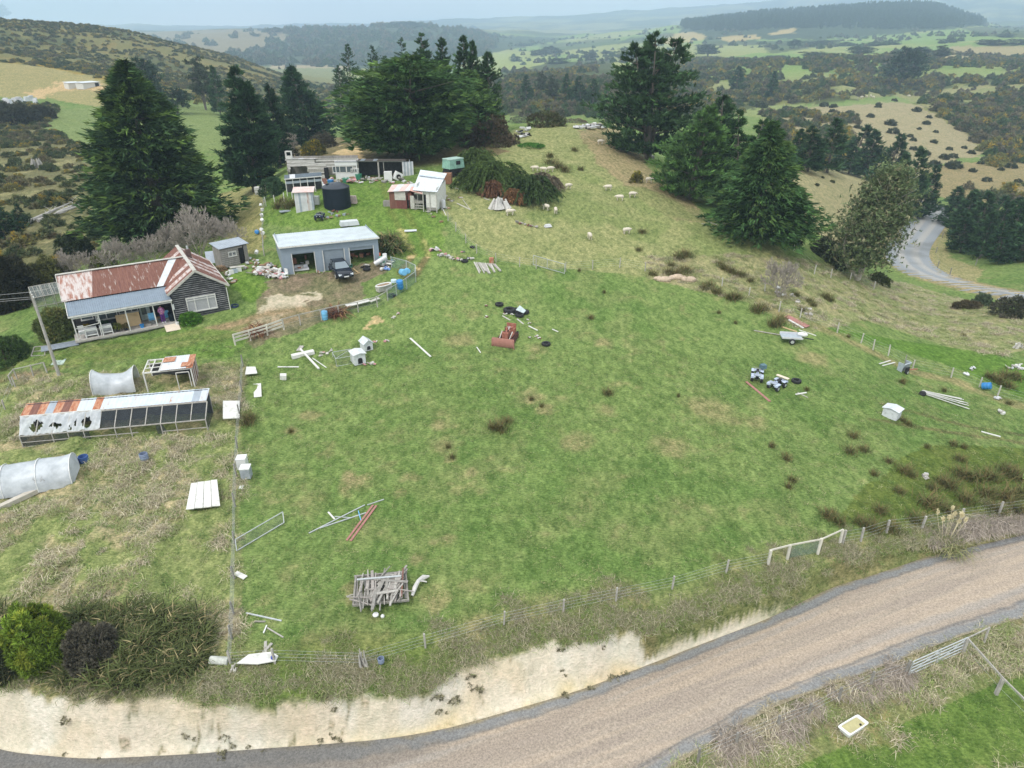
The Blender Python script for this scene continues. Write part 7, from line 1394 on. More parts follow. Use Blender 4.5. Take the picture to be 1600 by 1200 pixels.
b.bar((P[0]+P[3])/2, (P[1]+P[2])/2, .05); b.build('rail', greywp, t)
# ribs on the iron sheet stack
# chest freezers by the fence
for u, v, lab, m_ in ((380, 730, 'upper white chest freezer standing against the paddock fence', whitepl), (386, 745, 'lower grey fronted chest freezer against the paddock fence', mat('freezer_grey', (.30, .33, .36), rough=.5))):
    p = G(u, v); t = thing('chest_freezer', lab, 'freezer', tuple(p), .12); MB().box((0, 0, .38), (.62, .62, .76)).build('cabinet', m_, t); MB().box((0, 0, .79), (.66, .66, .07)).build('lid', whitepl, t)
# pile of white pipes / battens on the right
r_ = random.Random(9)
A1, B1 = G(1441, 614), G(1515, 634); A1[2] += .05; B1[2] += .05
dirv = Vector(B1-A1); nrm = Vector((-dirv.y, dirv.x, 0)).normalized()
for i in range(11):
    o_ = -.9+i*.17; k = r_.uniform(.85, 1.0); a = Vector(A1)+nrm*(-o_*.35)+Vector((0, 0, .06*(i % 3))); e = Vector(A1)+dirv*k+nrm*(-o_*(.8+.5*r_.random()))+Vector((0, 0, .05*(i % 3))); m_ = (a+e)/2
    tag(MB().bar(a-m_, e-m_, .055, .05).build('white_batten', whitep, loc=tuple(m_)), 'long white batten lying in the loose bundle near the right fence', 'batten', 'bundle of long white battens')
tag(MB().lathe((0, 0, 0), [(.22, 0), (.3, .1), (.22, .3), (.1, .32)], 10).build('wire_coil', black, loc=tuple(G(1441, 617))), 'dark coil of wire at the left end of the white batten bundle', 'wire coil')
# stack of fence battens by the top fence and bricks pot
for i in range(12):
    u0 = 741+i*2.9; plank('split_post', 'split pale post in the row of posts laid out by the top fence', 'post', u0, 411+i*.25, u0+9+r_.uniform(-3, 3), 427+r_.uniform(-3, 2), .12, greywp if i % 3 else dirtyw, h=.12, lift=.08, group='row of split posts by the top fence')
tag(MB().lathe((0, 0, 0), [(.25, 0), (.28, .6)], 12).build('rusty_drum', ironO, loc=tuple(G(768, 411))), 'orange rusty drum behind the row of split posts', 'drum')
# tyres
def tyre(lab, u, v, r=.36, flat=True, group=None):
    p = G(u, v); b = MB(); w = r*.55; pr = [(r*.55, -w/2), (r*.9, -w/2), (r, -w/3), (r, w/3), (r*.9, w/2), (r*.55, w/2), (r*.5, 0), (r*.55, -w/2)]; n = 20
    R = None if flat else Matrix.Rotation(math.pi/2, 3, 'X')
    for a, z in pr:
        for j in range(n): t_ = 2*math.pi*j/n; v_ = Vector((a*math.cos(t_), a*math.sin(t_), z)); v_ = R@v_ if R is not None else v_; b.v.append(tuple(v_))
    for i in range(len(pr)-1):
        for j in range(n): b.f.append((i*n+j, i*n+(j+1) % n, (i+1)*n+(j+1) % n, (i+1)*n+j)); b.m.append(0)
    o = b.build('tyre', black, loc=(p[0], p[1], p[2]+(w/2 if flat else r)), rz=u, smooth=True); return tag(o, lab, 'tyre', group)
for a in ((780, 477, 'single black tyre furthest up the slope behind the tractor', .42), (796, 487, 'large tractor tyre in the heap behind the tractor', .62), (806, 487, 'dark worn tyre in the middle of the heap behind the tractor', .5), (820, 489, 'tyre at the right end of the heap behind the tractor', .45), (812, 494, 'black tyre under the grey tin in the heap', .45), (853, 539, 'lone tyre lying flat right of the tractor', .42), (1244, 597, 'thin tyre lying right of the two quad bikes', .42), (738, 387, 'small tyre on the rough ground by the top fence', .3), (612, 463, 'tyre leaning on the fence below the blue drums', .42), (726, 409, 'tyre among the junk left of the split posts', .4), (573, 422, 'black tyre by the gas cylinder in front of the shed', .42)):
    tyre(a[2], a[0], a[1], a[3])
slab('tin_sheet', 'pale grey tin lying over the tyres behind the tractor', 'sheet', [(806,490),(818,495),(822,491),(812,483)], mat('pale_teal_tin', (.45, .52, .53)), .04, .4)
# woodpile in the front of the paddock
p = G(597, 925); t = thing('old_pallet', 'old weathered pallet bed under the driftwood pile', 'pallet', tuple(p), .18); b = MB()
for y in (-1.1, 1.1): b.bar((-1.5, y, .35), (1.45, y-.1, .3), .1, .12)
b.bar((-1.5, -1.1, .32), (-1.4, 1.1, .36), .1, .12); b.bar((1.4, -1.2, .3), (1.35, 1.0, .34), .1, .12)
for i in range(12): b.bar((-1.35+i*.24, -1.0, .28), (-1.35+i*.24, 1.0, .3), .16, .05)
b.build('slat', greyw, t)
r_ = random.Random(33)
for i in range(84):
    x, y = r_.uniform(-1.15, 1.1), r_.uniform(-1.35, .7); L_ = r_.uniform(.7, 1.7); a = 1.5+r_.uniform(-.3, .3)-x*.12 if i % 7 else r_.uniform(-.3, .3); q = LW((tuple(p), .18), x, y, .42+r_.uniform(0, .25)); d_ = Vector((math.cos(a), math.sin(a), r_.uniform(-.12, .1)))*L_/2
    tag(MB().bar(-d_, d_, r_.choice((.05, .07, .1, .16)), .05).build('driftwood_piece', [greyw, mat('mid_wood', (.30, .27, .25), var=.3, scale=5), greywp][i % 3], loc=q), 'weathered grey slab of wood in the pile on the pallet bed', 'wood', 'wood slabs piled on the pallet')
tag(MB().bar((-1.2, 0, 0), (1.2, 0, 0), .1, .05).build('metal_rail', galv, loc=LW((tuple(p), .18), -.1, .35, .72), rz=.12), 'shiny metal rail lying across the wood pile', 'rail')
tag(MB().bar((0, -1.1, 0), (0, 1.1, 0), .07, .07).build('rusty_bar', rustB, loc=LW((tuple(p), .18), 1.15, -.1, .62), rz=.1), 'thin rusty bar along the right side of the wood pile', 'bar')
tag(MB().tube([(0, -.7, .1), (.1, -.3, .3), (.25, .1, .4), (.5, .45, .35), (.8, .6, .3)], [.08, .13, .11, .15, .05], 8).tube([(.3, .15, .4), (.7, .2, .25)], [.07, .03], 6).build('driftwood_branch', mat('silver_wood', (.52, .50, .48)), loc=LW((tuple(p), .18), 1.75, .0, 0), smooth=True), 'forked pale driftwood branch right of the wood pile', 'branch')
tag(MB().lathe((0, 0, 0), [(.16, 0), (.16, .05), (.02, .07)], 16).build('plastic_disc', whitepl, loc=LW((tuple(p), .18), -.35, -1.75, .1)), 'round white lid on the grass below the wood pile', 'lid'); tag(MB().sphere((0, 0, .1), .11, 8, 5).build('white_pot', whitepl, loc=tuple(G(598, 965))), 'small white pot below the round lid', 'pot')
tag(MB().tube([(0, 0, 0), (.5, .1, .1), (1.0, -.1, .06), (1.5, .15, .05)], .035, 5).tube([(.5, .1, .1), (.8, .4, .05)], .025, 5).build('stick', greywp, loc=tuple(G(541, 932))), 'crooked pale sticks left of the wood pile', 'stick')
# buckets, drums, tubs
def drum(nm, lab, cat, u, v, r, h, m, tip=0, rz=0, dz=0, open_=False):
    p = G(u, v); pr = [(r*.95, 0), (r, h*.05), (r, h*.33), (r*1.03, h*.35), (r, h*.37), (r, h*.66), (r*1.03, h*.68), (r, h*.7), (r, h*.95), (r*.9, h)]
    if open_: pr += [(r*.85, h), (r*.8, h*.3)]
    o = MB().lathe((0, 0, 0), pr, 16).build(nm, m, loc=(p[0], p[1], p[2]+dz+(r if tip else 0)), smooth=True); o.rotation_euler = (tip, 0, rz); return tag(o, lab, cat)
drum('blue_drum', 'blue drum with a pale lid standing against the fence beside the bronze flax', 'drum', 508, 499, .3, .85, bluel)
drum('blue_drum', 'large bright blue drum lying on top of the junk row, left one', 'drum', 628, 437, .34, .8, bluel, 1.4, .6, .5); drum('blue_drum', 'second blue drum lying beside the bright blue one', 'drum', 636, 434, .28, .6, bluel, 1.4, .4, .5); drum('blue_drum', 'deep blue barrel standing against the fence corner', 'drum', 626, 457, .34, .9, bluep, .2, 0, .1)
drum('pale_tub', 'pale blue tub on the trough below the blue drums', 'tub', 616, 447, .3, .3, mat('ice_blue', (.52, .64, .70)), 0, 0, .4); drum('water_drum', 'open blue drum in the grass under the middle of the aviary', 'drum', 226, 718, .28, .5, mat('slate_blue', (.20, .24, .34)), 0, 0, 0, True); drum('water_drum', 'blue drum with a rusty inside right of the large plastic tunnel', 'drum', 132, 722, .32, .5, mat('royal_blue', (.06, .12, .32)), 0, 0, 0, True)
drum('bucket', 'blue bucket hanging at the road fence right of the old stump', 'bucket', 596, 1037, .16, .3, mat('slate_blue', (.20, .24, .34)), 0, 0, .1, True); drum('blue_barrel', 'bright blue barrel by the fence at the far right', 'barrel', 1533, 608, .32, .7, bluep, 1.2, .8); drum('culvert_pipe', 'pale corrugated drum lying beside the flax at the corner', 'drum', 330, 1036, .2, .9, mat('cream_tin', (.45, .46, .42), var=.3), 1.57, 1.5)
drum('gas_cylinder', 'long pale gas cylinder leaning in front of the right shed bay', 'cylinder', 586, 419, .26, 1.5, ironP, 1.1, 1.9, .2); drum('green_drum', 'green and white drum right of the gas cylinder', 'drum', 598, 414, .36, .9, mat('bottle_green', (.07, .25, .15), col2=(.7, .72, .7), scale=1.3, thr=(.5, .55))); drum('orange_drum', 'orange drum behind the green and white one', 'drum', 591, 408, .32, .9, orangep); drum('white_drum', 'white bucket on top of the green drum group', 'bucket', 602, 409, .25, .9, whitepl); drum('green_basin', 'green basin beside the parked car bonnet', 'basin', 545, 417, .4, .3, greenp, 0, 0, 0, True)
drum('tank', 'pale round water tank on a stand at the left end of the yard fence', 'tank', 405, 306, .55, 1.1, mat('tank_cream', (.5, .5, .47), var=.2), 0, 0, .2)
for i, (u, v) in enumerate(((411, 336), (411, 347), (412, 354), (411, 368), (413, 373), (403, 402), (409, 327))): drum('white_bucket', 'white bucket hung along the post line left of the steel shed', 'bucket', u, v, .2, .35, whitepl, .4*i, 0, .5)['group'] = 'white buckets along the left yard fence'
drum('blue_bucket', 'blue bucket on the dry bank left of the yard fence', 'bucket', 403, 366, .25, .35, bluep, 1.2)
# rubbish clusters: each a group of small individual pieces
def cluster(nm, lab, cat, pts, mats_, seed, n=3, s=.5, group=None, flat=.5):
    s = s*.72
    r_ = random.Random(seed)
    for (u, v) in pts:
        p = G(u, v); b = MB(); 
        for k in range(n):
            R = Matrix.Rotation(r_.uniform(0, 3.1), 3, 'Z')@Matrix.Rotation(r_.uniform(-.6, .6), 3, 'X'); b.box((r_.uniform(-.5, .5)*s, r_.uniform(-.5, .5)*s, .05+r_.uniform(0, .5)*s*flat), (r_.uniform(.3, 1.2)*s, r_.uniform(.1, .6)*s, r_.uniform(.04, .4)*s), R=R, m=r_.randrange(len(mats_)))
        tag(b.build(nm, mats_, loc=tuple(p)), lab, cat, group)
pinkc = mat('pink_cloth', (.5, .25, .26)); cluster('junk_pile', 'heap of discarded sheets and bags against the left end of the steel shed', 'junk', [(398,428),(402,422),(412,428),(426,418),(434,426),(440,434),(408,425),(414,420),(420,428),(424,434),(416,432),(428,424),(432,434),(423,417),(405,430),(436,430)], [whitep, ironP, dirtyw, greyw, wood, whitepl, pinkc], 1, 5, 1.0, 'junk at the left end of the steel shed', .9); cluster('yard_junk', 'pale oddment lying between the woodshed and the steel shed', 'junk', [(392,404),(398,408),(404,412),(390,412),(396,418),(384,420),(352,428),(356,431),(366,441),(360,437)], [whitep, ironP, wood, greywp], 31, 4, .7, 'oddments by the woodshed'); cluster('rubbish_piece', 'pale rubbish in front of the long ruined shed', 'rubbish', [(576,279),(584,279),(596,280),(610,279),(624,280),(566,281),(536,281),(528,283),(516,281),(458,296),(464,294),(474,293),(500,284),(508,283),(520,284),(544,283),(558,284),(565,286),(580,286),(600,284),(612,286),(630,284),(640,286),(652,290),(645,296),(690,300),(694,308),(686,322),(700,326)], [whitep, dirtyw, wood, ironP, pinkc], 32, 4, .8, 'rubbish before the ruined shed')
t = thing('plastic_chair', 'white plastic chair beside the open left bay of the steel shed', 'chair', tuple(G(446, 434)), -.6); MB().box((0, 0, .42), (.48, .46, .04)).build('seat', whitepl, t); MB().box((0, .23, .68), (.48, .04, .5)).build('backrest', whitepl, t); [MB().bar((sx*.2, sy*.2, 0), (sx*.18, sy*.18, .42), .04).build('leg', whitepl, t) for sx in (-1, 1) for sy in (-1, 1)]
cluster('rubbish_piece', 'small piece of rubbish between the steel shed bays', 'rubbish', [(499,424),(503,421),(497,427),(508,427)], [wood, dirtyw, ironO], 2, 3, .5, 'rubbish between the shed bays'); cluster('junk_piece', 'mixed junk beside the drums at the right of the steel shed', 'junk', [(604,420),(607,414),(613,410),(600,421),(569,418)], [greyw, whitep, mat('blue_cloth', (.15, .25, .5)), dirtyw, black], 3, 5, .9, 'junk right of the steel shed drums')
cluster('scrap_piece', 'piece of scrap on the rough ground by the top fence', 'scrap', [(676,391),(681,388),(685,392),(690,401),(697,402),(704,403),(712,406),(718,408),(735,405),(693,398),(724,394)], [black, greyw, pinkc, ironP, dirtyw], 4, 4, .7, 'scrap along the top fence'); cluster('scrap_piece', 'debris on the slope between the patchwork shed and the grey stump', 'scrap', [(672,336),(679,340),(700,313),(718,309),(706,315),(690,347),(668,332)], [greywp, dirtyw, wood], 5, 3, .6, 'debris below the patchwork shed')
cluster('scrap_piece', 'rusty scrap on the hillside below the sheep', 'scrap', [(808,347),(815,350),(822,352),(830,354),(838,356)], [rustB, greyw, greywp], 6, 3, .7, 'rusty scrap on the hillside'); tag(MB().box((0, 0, .2), (.9, .6, .3), taper=.7).build('white_tub', ironP, loc=tuple(G(856, 355)), rz=.4), 'white upturned tub on the hillside near two sheep', 'tub')
cluster('rubbish_piece', 'white rubbish in the heap on the hill crest', 'rubbish', [(908,199),(928,197),(936,198),(944,200),(904,201),(913,200),(918,198),(925,199),(932,200),(921,202),(938,201),(815,208),(820,204),(822,212),(817,214)], [whitepl, ironP, greywp, dark], 7, 6, 1.6, 'white rubbish heap on the crest', .8); cluster('kitchen_scrap', 'small debris scattered around the tractor', 'debris', [(800,492),(790,491),(826,500),(828,506),(760,478),(760,496),(842,530),(826,529),(838,526)], [dirtyw, rustB, whitep], 8, 3, .4, 'debris around the tractor')
cluster('debris', 'scattered pale debris below the dog kennels', 'debris', [(503,552),(510,553),(500,556),(587,535),(605,533),(623,491),(613,497),(520,548),(584,570),(573,570)], [dirtyw, pinkc, greywp], 9, 3, .5, 'debris about the kennels', .4); cluster('junk_piece', 'pale junk beside the bush at the right hand fence', 'junk', [(1215,458),(1222,462),(1240,463),(1246,472),(1255,484),(1264,484),(1262,492),(1217,452)], [greywp, whitep, dirtyw, greyw], 10, 4, .7, 'pale junk by the right hand fence')
cluster('junk_piece', 'rubbish in the wet paddock near the right edge', 'junk', [(1508,585),(1520,578),(1578,576),(1584,574),(1592,572),(1598,578),(1590,540),(1596,543),(1560,625),(1562,645),(1444,744)], [greywp, ironP, whitep], 11, 4, .7, 'rubbish near the right edge')
cluster('yard_debris', 'rusty odds and ends on the grass right of the dark quad bike', 'debris', [(518,334),(524,332),(530,338),(540,336),(515,341)], [wood, rustB, ironG], 12, 3, .8, 'odds and ends by the dark quad bike'); tag(MB().box((0, 0, .1), (1.6, .7, .1)).build('grey_sheet', ironG, loc=tuple(G(447, 331)), rz=.5), 'grey sheet lying on the grass left of the tin shed', 'sheet'); tag(MB().box((0, 0, .5), (.9, .6, 1.0)).build('white_cabinet', whitepl, loc=tuple(G(494, 319))), 'white cabinet standing behind the dark quad bike', 'cabinet'); tag(MB().box((0, 0, .5), (1.0, .7, .9), taper=.8).build('stone_heap', mat('pinkish_stone', (.5, .4, .36), var=.3), loc=tuple(G(552, 318))), 'pinkish heap right of the black tank', 'heap')
# straw pile, stumps
def lump(nm, lab, cat, u, v, r, h, m, seed, n=14):
    p = G(u, v); r_ = random.Random(seed); b = MB()
    for i in range(n): a = r_.uniform(0, 6.28); q = r*r_.random()**.5; b.tube([(q*math.cos(a), q*math.sin(a)*.6, 0), (q*math.cos(a)*.6+r_.uniform(-.15, .15), q*math.sin(a)*.4, h*r_.uniform(.4, 1))], [r*.24*r_.uniform(.6, 1.2), r*.08], 6)
    return tag(b.build(nm, m, loc=tuple(p)), lab, cat)
lump('tree_stump', 'large grey weathered tree stump on the hillside below the fallen macrocarpa', 'stump', 780, 326, 1.4, 1.5, mat('silver_wood', (.52, .50, .48)), 1, 26); lump('tree_stump', 'gnarled grey stump post on the road fence', 'stump', 566, 1042, .28, 1.2, greywp, 2, 8); lump('tree_stump', 'pale bleached stump on the left hillside', 'stump', 58, 262, 1.5, 2.0, greywp, 3, 18); lump('tree_stump', 'white stump in the wet paddock at the right edge', 'stump', 1592, 545, .6, .7, dirtyw, 4, 8)
lump('corner_stones', 'pale lump of concrete at the foot of the corner post', 'lump', 366, 1046, .35, .4, dirtyw, 6, 8)
r_ = random.Random(2); 
for i in range(9):
    u = 1026+i*6.5; p = G(u, 437+2*math.sin(i)); tag(MB().sphere((0, 0, .15), .3+.12*(i % 3), 9, 5, sq=(1.3, .8, .7)).sphere((.3, .2, .1), .28, 8, 5).build('straw_lump', mat('straw', (.46, .36, .27), var=.25, scale=6), loc=tuple(p), smooth=True), 'pinkish straw lump in the row among the rushes at the top fence', 'straw', 'straw lumps among the rushes')
# dead logs on the left hillside
for i, (a1, b1, c1, d1, lab) in enumerate(((40, 352, 112, 322, 'longest bleached log lying on the left hillside'), (60, 348, 128, 326, 'second bleached log on the left hillside'), (90, 336, 135, 318, 'upper bleached log on the left hillside'), (125, 245, 142, 232, 'short bleached log near the huge macrocarpa'), (232, 385, 262, 378, 'pale log lying under the bare trees'))):
    a, e = GV(a1, b1), GV(c1, d1); m_ = (a+e)/2; b = MB(); b.tube([a-m_+Vector((0, 0, .3)), (a+e)/2-m_+Vector((.2, 0, .5)), e-m_+Vector((0, 0, .6))], [.3, .22, .08], 7); rq = random.Random(i)
    for k in range(9): f = rq.uniform(.2, 1); s0 = a.lerp(e, f)-m_+Vector((0, 0, .4)); b.tube([s0, s0+Vector((rq.uniform(-1, 1), rq.uniform(-1, 1), rq.uniform(.1, 1)))*1.4], [.07, .02], 4)
    tag(b.build('fallen_log', mat('bleached_wood', (.36, .34, .32), var=.25), loc=tuple(m_)), lab, 'log')
# ------------------------------------------------------------------ bath
P = [GV(*q) for q in ((1308, 1135), (1327.5, 1150.5), (1358.5, 1130), (1340, 1116))]; zc = sum(p.z for p in P)/4+.42; P = [Vector(ate(u, v, zc)) for u, v in ((1308, 1135), (1327.5, 1150.5), (1358.5, 1130), (1340, 1116))]; c = sum(P, Vector())/4
t = thing('bathtub', 'old white bathtub full of murky yellow water in the roadside paddock', 'bathtub', tuple(c-Vector((0, 0, .42))))
Q = [p-c+Vector((0, 0, .42)) for p in P]
def ring(f, z): 
    cc_ = sum(Q, Vector())/4; R_ = []
    for i in range(4):
        a, b_, e = Q[i], Q[(i+1) % 4], Q[i-1]
        for s in (.12, .04, .0): pass
        R_ += [a.lerp(e, .1), a.lerp(e, .03).lerp(b_, .03), a.lerp(b_, .1)]
    return [Vector(((p-cc_).x*f+cc_.x, (p-cc_).y*f+cc_.y, z)) for p in R_]
b = MB(); rs_ = [ring(.7, .0), ring(.8, .1), ring(.9, .36), ring(1, .4), ring(1, .44), ring(.8, .44), ring(.76, .3)]
for r1 in rs_: b.v += [tuple(p) for p in r1]
for i in range(len(rs_)-1):
    for j in range(12): b.f.append((i*12+j, i*12+(j+1) % 12, (i+1)*12+(j+1) % 12, (i+1)*12+j)); b.m.append(0)
b.build('tub', whitepl, t); MB().add(ring(.79, .37), [tuple(range(12))]).build('water', mat('murky_water', (.42, .38, .20), rough=.15, var=.15, scale=3), t); MB().sphere((Q[2].x*.45, Q[2].y*.45, .38), .06, 8, 5).build('plug', dark, t)
# ------------------------------------------------------------------ sheep
wool = mat('wool', (.60, .54, .45), rough=.95, var=.15, scale=7, bump=.5, bscale=18)
def sheep_body():
    v = [(-.42, 0, .62), (-.15, 0, .64), (.15, 0, .63), (.38, 0, .62), (.52, 0, .66), (.66, 0, .60), (.76, 0, .52)]; e = [(0,1),(1,2),(2,3),(3,4),(4,5),(5,6)]; r = [.19, .25, .25, .20, .12, .085, .05]
    for x, s, k in ((-.36, 1, 0), (-.36, -1, 0), (.32, 1, 3), (.32, -1, 3)): i = len(v); v += [(x, s*.12, .36), (x-.02, s*.12, .18), (x, s*.12, .03)]; e += [(k, i), (i, i+1), (i+1, i+2)]; r += [.075, .04, .035]
    i = len(v); v += [(-.6, 0, .55)]; e += [(0, i)]; r += [.05]
    return v, e, r
t0 = thing('sheep', None, 'sheep'); skin_body(*sheep_body(), 'body', wool, t0, 1, 1); b = MB(); [b.bar((.6, s*.07, .67), (.55, s*.17, .64), .05, .02) for s in (-1, 1)]; b.build('ear', wool, t0)
shp = [(836,268,3.0,'sheep nearest the fallen macrocarpa, half hidden on the left'),(849,270,2.6,'left of two sheep grazing side by side under the brown rushes'),(860,269,.4,'right of two sheep grazing side by side under the brown rushes'),(888,296,.6,'lone sheep facing downhill in the middle of the slope'),(950,298,3.2,'sheep grazing left of the pines, uphill one'),(968,314,2.9,'wide white sheep lowest in the middle of the slope'),(988,309,0.2,'sheep just right of the wide white one'),(1014,286,.1,'sheep at the edge of the pines shade'),(853,329,2.3,'sheep above the white upturned tub, left'),(868,334,1.6,'smaller sheep facing away above the white upturned tub'),(797,337,.3,'pinkish sheep standing right of the grey stump'),(921,374,1.7,'sheep by itself above the fence gate'),(938,226,.3,'tiny sheep high on the bare slope'),(979,366,.4,'dirty sheep lying on the lower slope')]
for i, (u, v, a, lab) in enumerate(shp):
    p = tuple(G(u, v)); 
    if i == 0: t0.location = p; t0.rotation_euler = (0, 0, a); t0['label'] = lab; t0['group'] = 'sheep on the hillside'
    else: o = dup(t0, p, a, lab, 'sheep on the hillside')
for i, (u, v) in enumerate(((1346, 154), (1354, 153), (1364, 154), (1420, 152), (1360, 152))): dup(t0, tuple(G(u, v)), i, 'tiny white sheep on the far green hilltop', 'sheep on the far hilltop', 1.8)
# ------------------------------------------------------------------ fences, gates, power pole
def fence(nm, lab, pts, hgt=1.15, pm=None, wires=4, pw_=.12, spacing=None, rail=None, net=None, group=None, wm=None, lean=.03):
    P = [GV(*q) for q in pts]
    if spacing:
        Q = []
        for a, e in zip(P[:-1], P[1:]):
            n = max(1, int((e-a).length/spacing))
            for k in range(n): q = a.lerp(e, k/n); q.z = H1(q.x, q.y); Q.append(q)
        Q.append(P[-1]); P = Q
    O_ = P[0]; t = thing(nm, lab, 'fence', tuple(O_), group=group); r_ = random.Random(len(pts)); tops = []
    for p in P:
        q = p-O_; l = Vector((r_.uniform(-lean, lean), r_.uniform(-lean, lean), 0))*2; MB().bar(q-Vector((0, 0, .3)), q+l+Vector((0, 0, hgt*r_.uniform(.92, 1.05))), pw_).build('post', pm or greywp, t); tops.append((q, q+l+Vector((0, 0, hgt))))
    if wires:
        b = MB()
        for k in range(wires):
            f = (k+1)/(wires+.3)
            for (a0, a1), (b0, b1) in zip(tops[:-1], tops[1:]): b.bar(a0.lerp(a1, f), b0.lerp(b1, f), .006)
        b.build('wire', wm or galv, t)
    if rail:
        b = MB()
        for f, h_ in rail:
            for (a0, a1), (b0, b1) in zip(tops[:-1], tops[1:]): b.bar(a0.lerp(a1, f), b0.lerp(b1, f), .05, h_)
        b.build('rail', pm or greywp, t)
    if net:
        b = MB()
        for (a0, a1), (b0, b1) in zip(tops[:-1], tops[1:]): b.add([a0, b0, b1, a1], [(0, 1, 2, 3)])
        b.build('netting', net, t)
    return t
fence('wire_fence', 'wire fence along the left side of the paddock down to the clay bank', [(380,572),(378,612),(375,650),(371,700),(370,745),(368,792),(367,850),(367,905),(366,960),(363,1000),(361,1040)], 1.0, greyw, 5, .08, net=wiremesh)
fence('wire_fence', 'wire fence along the top of the road bank', [(361,1040),(430,1037),(566,1040),(665,1012),(787,976),(880,956),(962,939),(1050,920),(1134,896),(1200,882)], .95, greywp, 4, .09)
fence('wire_fence', 'wire fence continuing right from the mesh gate to the photo edge', [(1316,850),(1345,846),(1385,833),(1440,826),(1500,815),(1560,806),(1640,795)], 1.1, greywp, 4, .11)
t = fence('rail_fence', 'pale railed gateway with a mesh panel beside the gravel road', [(1200,882),(1230,874),(1277,866),(1312,850)], 1.15, mat('pale_timber', (.56, .53, .46), var=.15), 0, .13, rail=[(.97, .1)]); a, e = GV(1233, 874)-GV(1200, 882), GV(1275, 866)-GV(1200, 882); b = MB(); b.add([a+Vector((0, 0, .1)), e+Vector((0, 0, .1)), e+Vector((0, 0, 1.0)), a+Vector((0, 0, 1.0))], [(0, 1, 2, 3)]); b.build('netting', greenmesh, t)
fence('board_fence', 'grey white board fence beside the track below the bronze flax', [(368,539),(392,532),(418,524),(444,515)], 1.05, mat('pale_timber', (.56, .53, .46)), 0, .12, rail=[(.35, .16), (.65, .16), (.93, .16)])
fence('pipe_fence', 'pipe railed netting fence from the board fence up to the junk row', [(444,515),(470,508),(503,500),(530,493),(560,488),(590,480),(606,470)], 1.1, greywp, 2, .09, rail=[(.95, .06)], net=wiremesh)
fence('netting_fence', 'bent netting fence around the blue drums and junk row', [(606,470),(620,462),(636,452),(650,441),(650,431),(636,424),(612,418)], 1.2, galv, 2, .07, rail=[(.97, .05)], net=greenmesh)
t = thing('bath_trough', 'white rimmed bath trough standing inside the bent netting fence', 'trough', tuple(G(600, 454)), .75); b = MB(); b.tube([(1.5*math.cos(a)*.6, .4*math.sin(a), .62) for a in np.linspace(0, 6.28, 18)], .07, 5); b.build('rim', whitepl, t); MB().box((0, 0, .3), (1.5, .6, .55), taper=1.1).build('tub', dirtyw, t); MB().box((0, 0, .58), (1.4, .55, .04)).build('soil', wood, t)
fence('wire_fence', 'thin wire fence between the yard and the sheep hill', [(690,328),(700,345),(712,362),(728,380),(745,396),(775,410),(812,417),(838,420)], 1.1, greywp, 4, .09, spacing=9)
fence('wire_fence', 'thin wire fence between the paddock and the sheep hill', [(884,424),(926,421),(968,418),(1008,424)], 1.1, greywp, 4, .09)
t = thing('steel_gate', 'wire mesh steel gate standing ajar at the top of the paddock', 'gate', tuple(G(833, 414))); g0 = GV(833, 414); b = MB(); e = GV(882, 428)-g0; up_ = Vector((0, 0, 1.1))
for f in (0, .45, 1): b.bar(e*f, e*f+up_, .06)
for z in (.05, 1.1): b.bar(Vector((0, 0, z)), e+Vector((0, 0, z)), .05)
b.build('frame', galv, t); b = MB(); b.add([Vector((0, 0, .05)), e, e+up_, up_], [(0, 1, 2, 3)]); b.build('mesh', wiremesh, t)
fence('wire_fence', 'wire fence crossing the right of the paddock from the dead bush to the edge', [(1217,487),(1250,497),(1308,520),(1345,536),(1364,547),(1388,556),(1425,578),(1486,590),(1530,605),(1558,620),(1610,634)], 1.1, dirtyw, 4, .09)
fence('wire_fence', 'line of pale posts from the rushes up toward the gum tree', [(1128,447),(1170,462),(1195,455)], 1.0, dirtyw, 2, .09)
fence('wire_fence', 'fence of sparse posts on the slope below the gum tree', [(1240,392),(1272,428),(1298,434),(1328,438),(1365,452)], 1.1, dirtyw, 3, .09)
fence('wire_fence', 'distant fence beside the bend of the far road', [(1462,332),(1478,350),(1472,372),(1462,395),(1465,418),(1484,430),(1524,415)], 1.3, greyw, 2, .12)
fence('yard_fence', 'old wire and post fence at the left of the yard above the steel shed', [(413,400),(411,380),(411,350),(413,325),(416,302)], 1.3, greywp, 3, .1, net=wiremesh)
fence('yard_fence', 'white posted fence in front of the grey green bush by the tank', [(416,322),(430,319),(444,316),(458,314)], 1.2, whitep, 2, .09)
fence('field_fence', 'thin fence line along the far green hilltop', [(1225,166),(1280,158),(1340,155),(1400,152),(1450,156),(1500,166)], 1.6, greywp, 0, .2)
fence('garden_fence', 'pale railed pen in the rank grass at the lower left of the track', [(20,603),(28,593),(52,588),(74,583)], 1.0, greywp, 0, .08, rail=[(.95, .06)], net=wiremesh); fence('garden_fence', 'low leaning fence at the left edge beside the long pole', [(-10,690),(8,640),(24,604)], .9, greywp, 2, .08)
# leaning wire panel in the paddock
t = thing('wire_hurdle', 'long wire mesh panel leaning out from the left fence into the paddock', 'panel', tuple(G(370, 862))); g0 = GV(370, 862); e = GV(444, 818)-g0; b = MB(); u_ = Vector((-.1, .35, .55)); 
for a1, a2 in ((Vector(), e), (u_, e+u_), (Vector(), u_), (e, e+u_)): b.bar(a1+Vector((0, 0, .06)), a2+Vector((0, 0, .06)), .05)
b.build('frame', galv, t); b = MB(); b.add([Vector((0, 0, .06)), e+Vector((0, 0, .06)), e+u_, u_], [(0, 1, 2, 3)]); b.build('mesh', wiremesh, t)
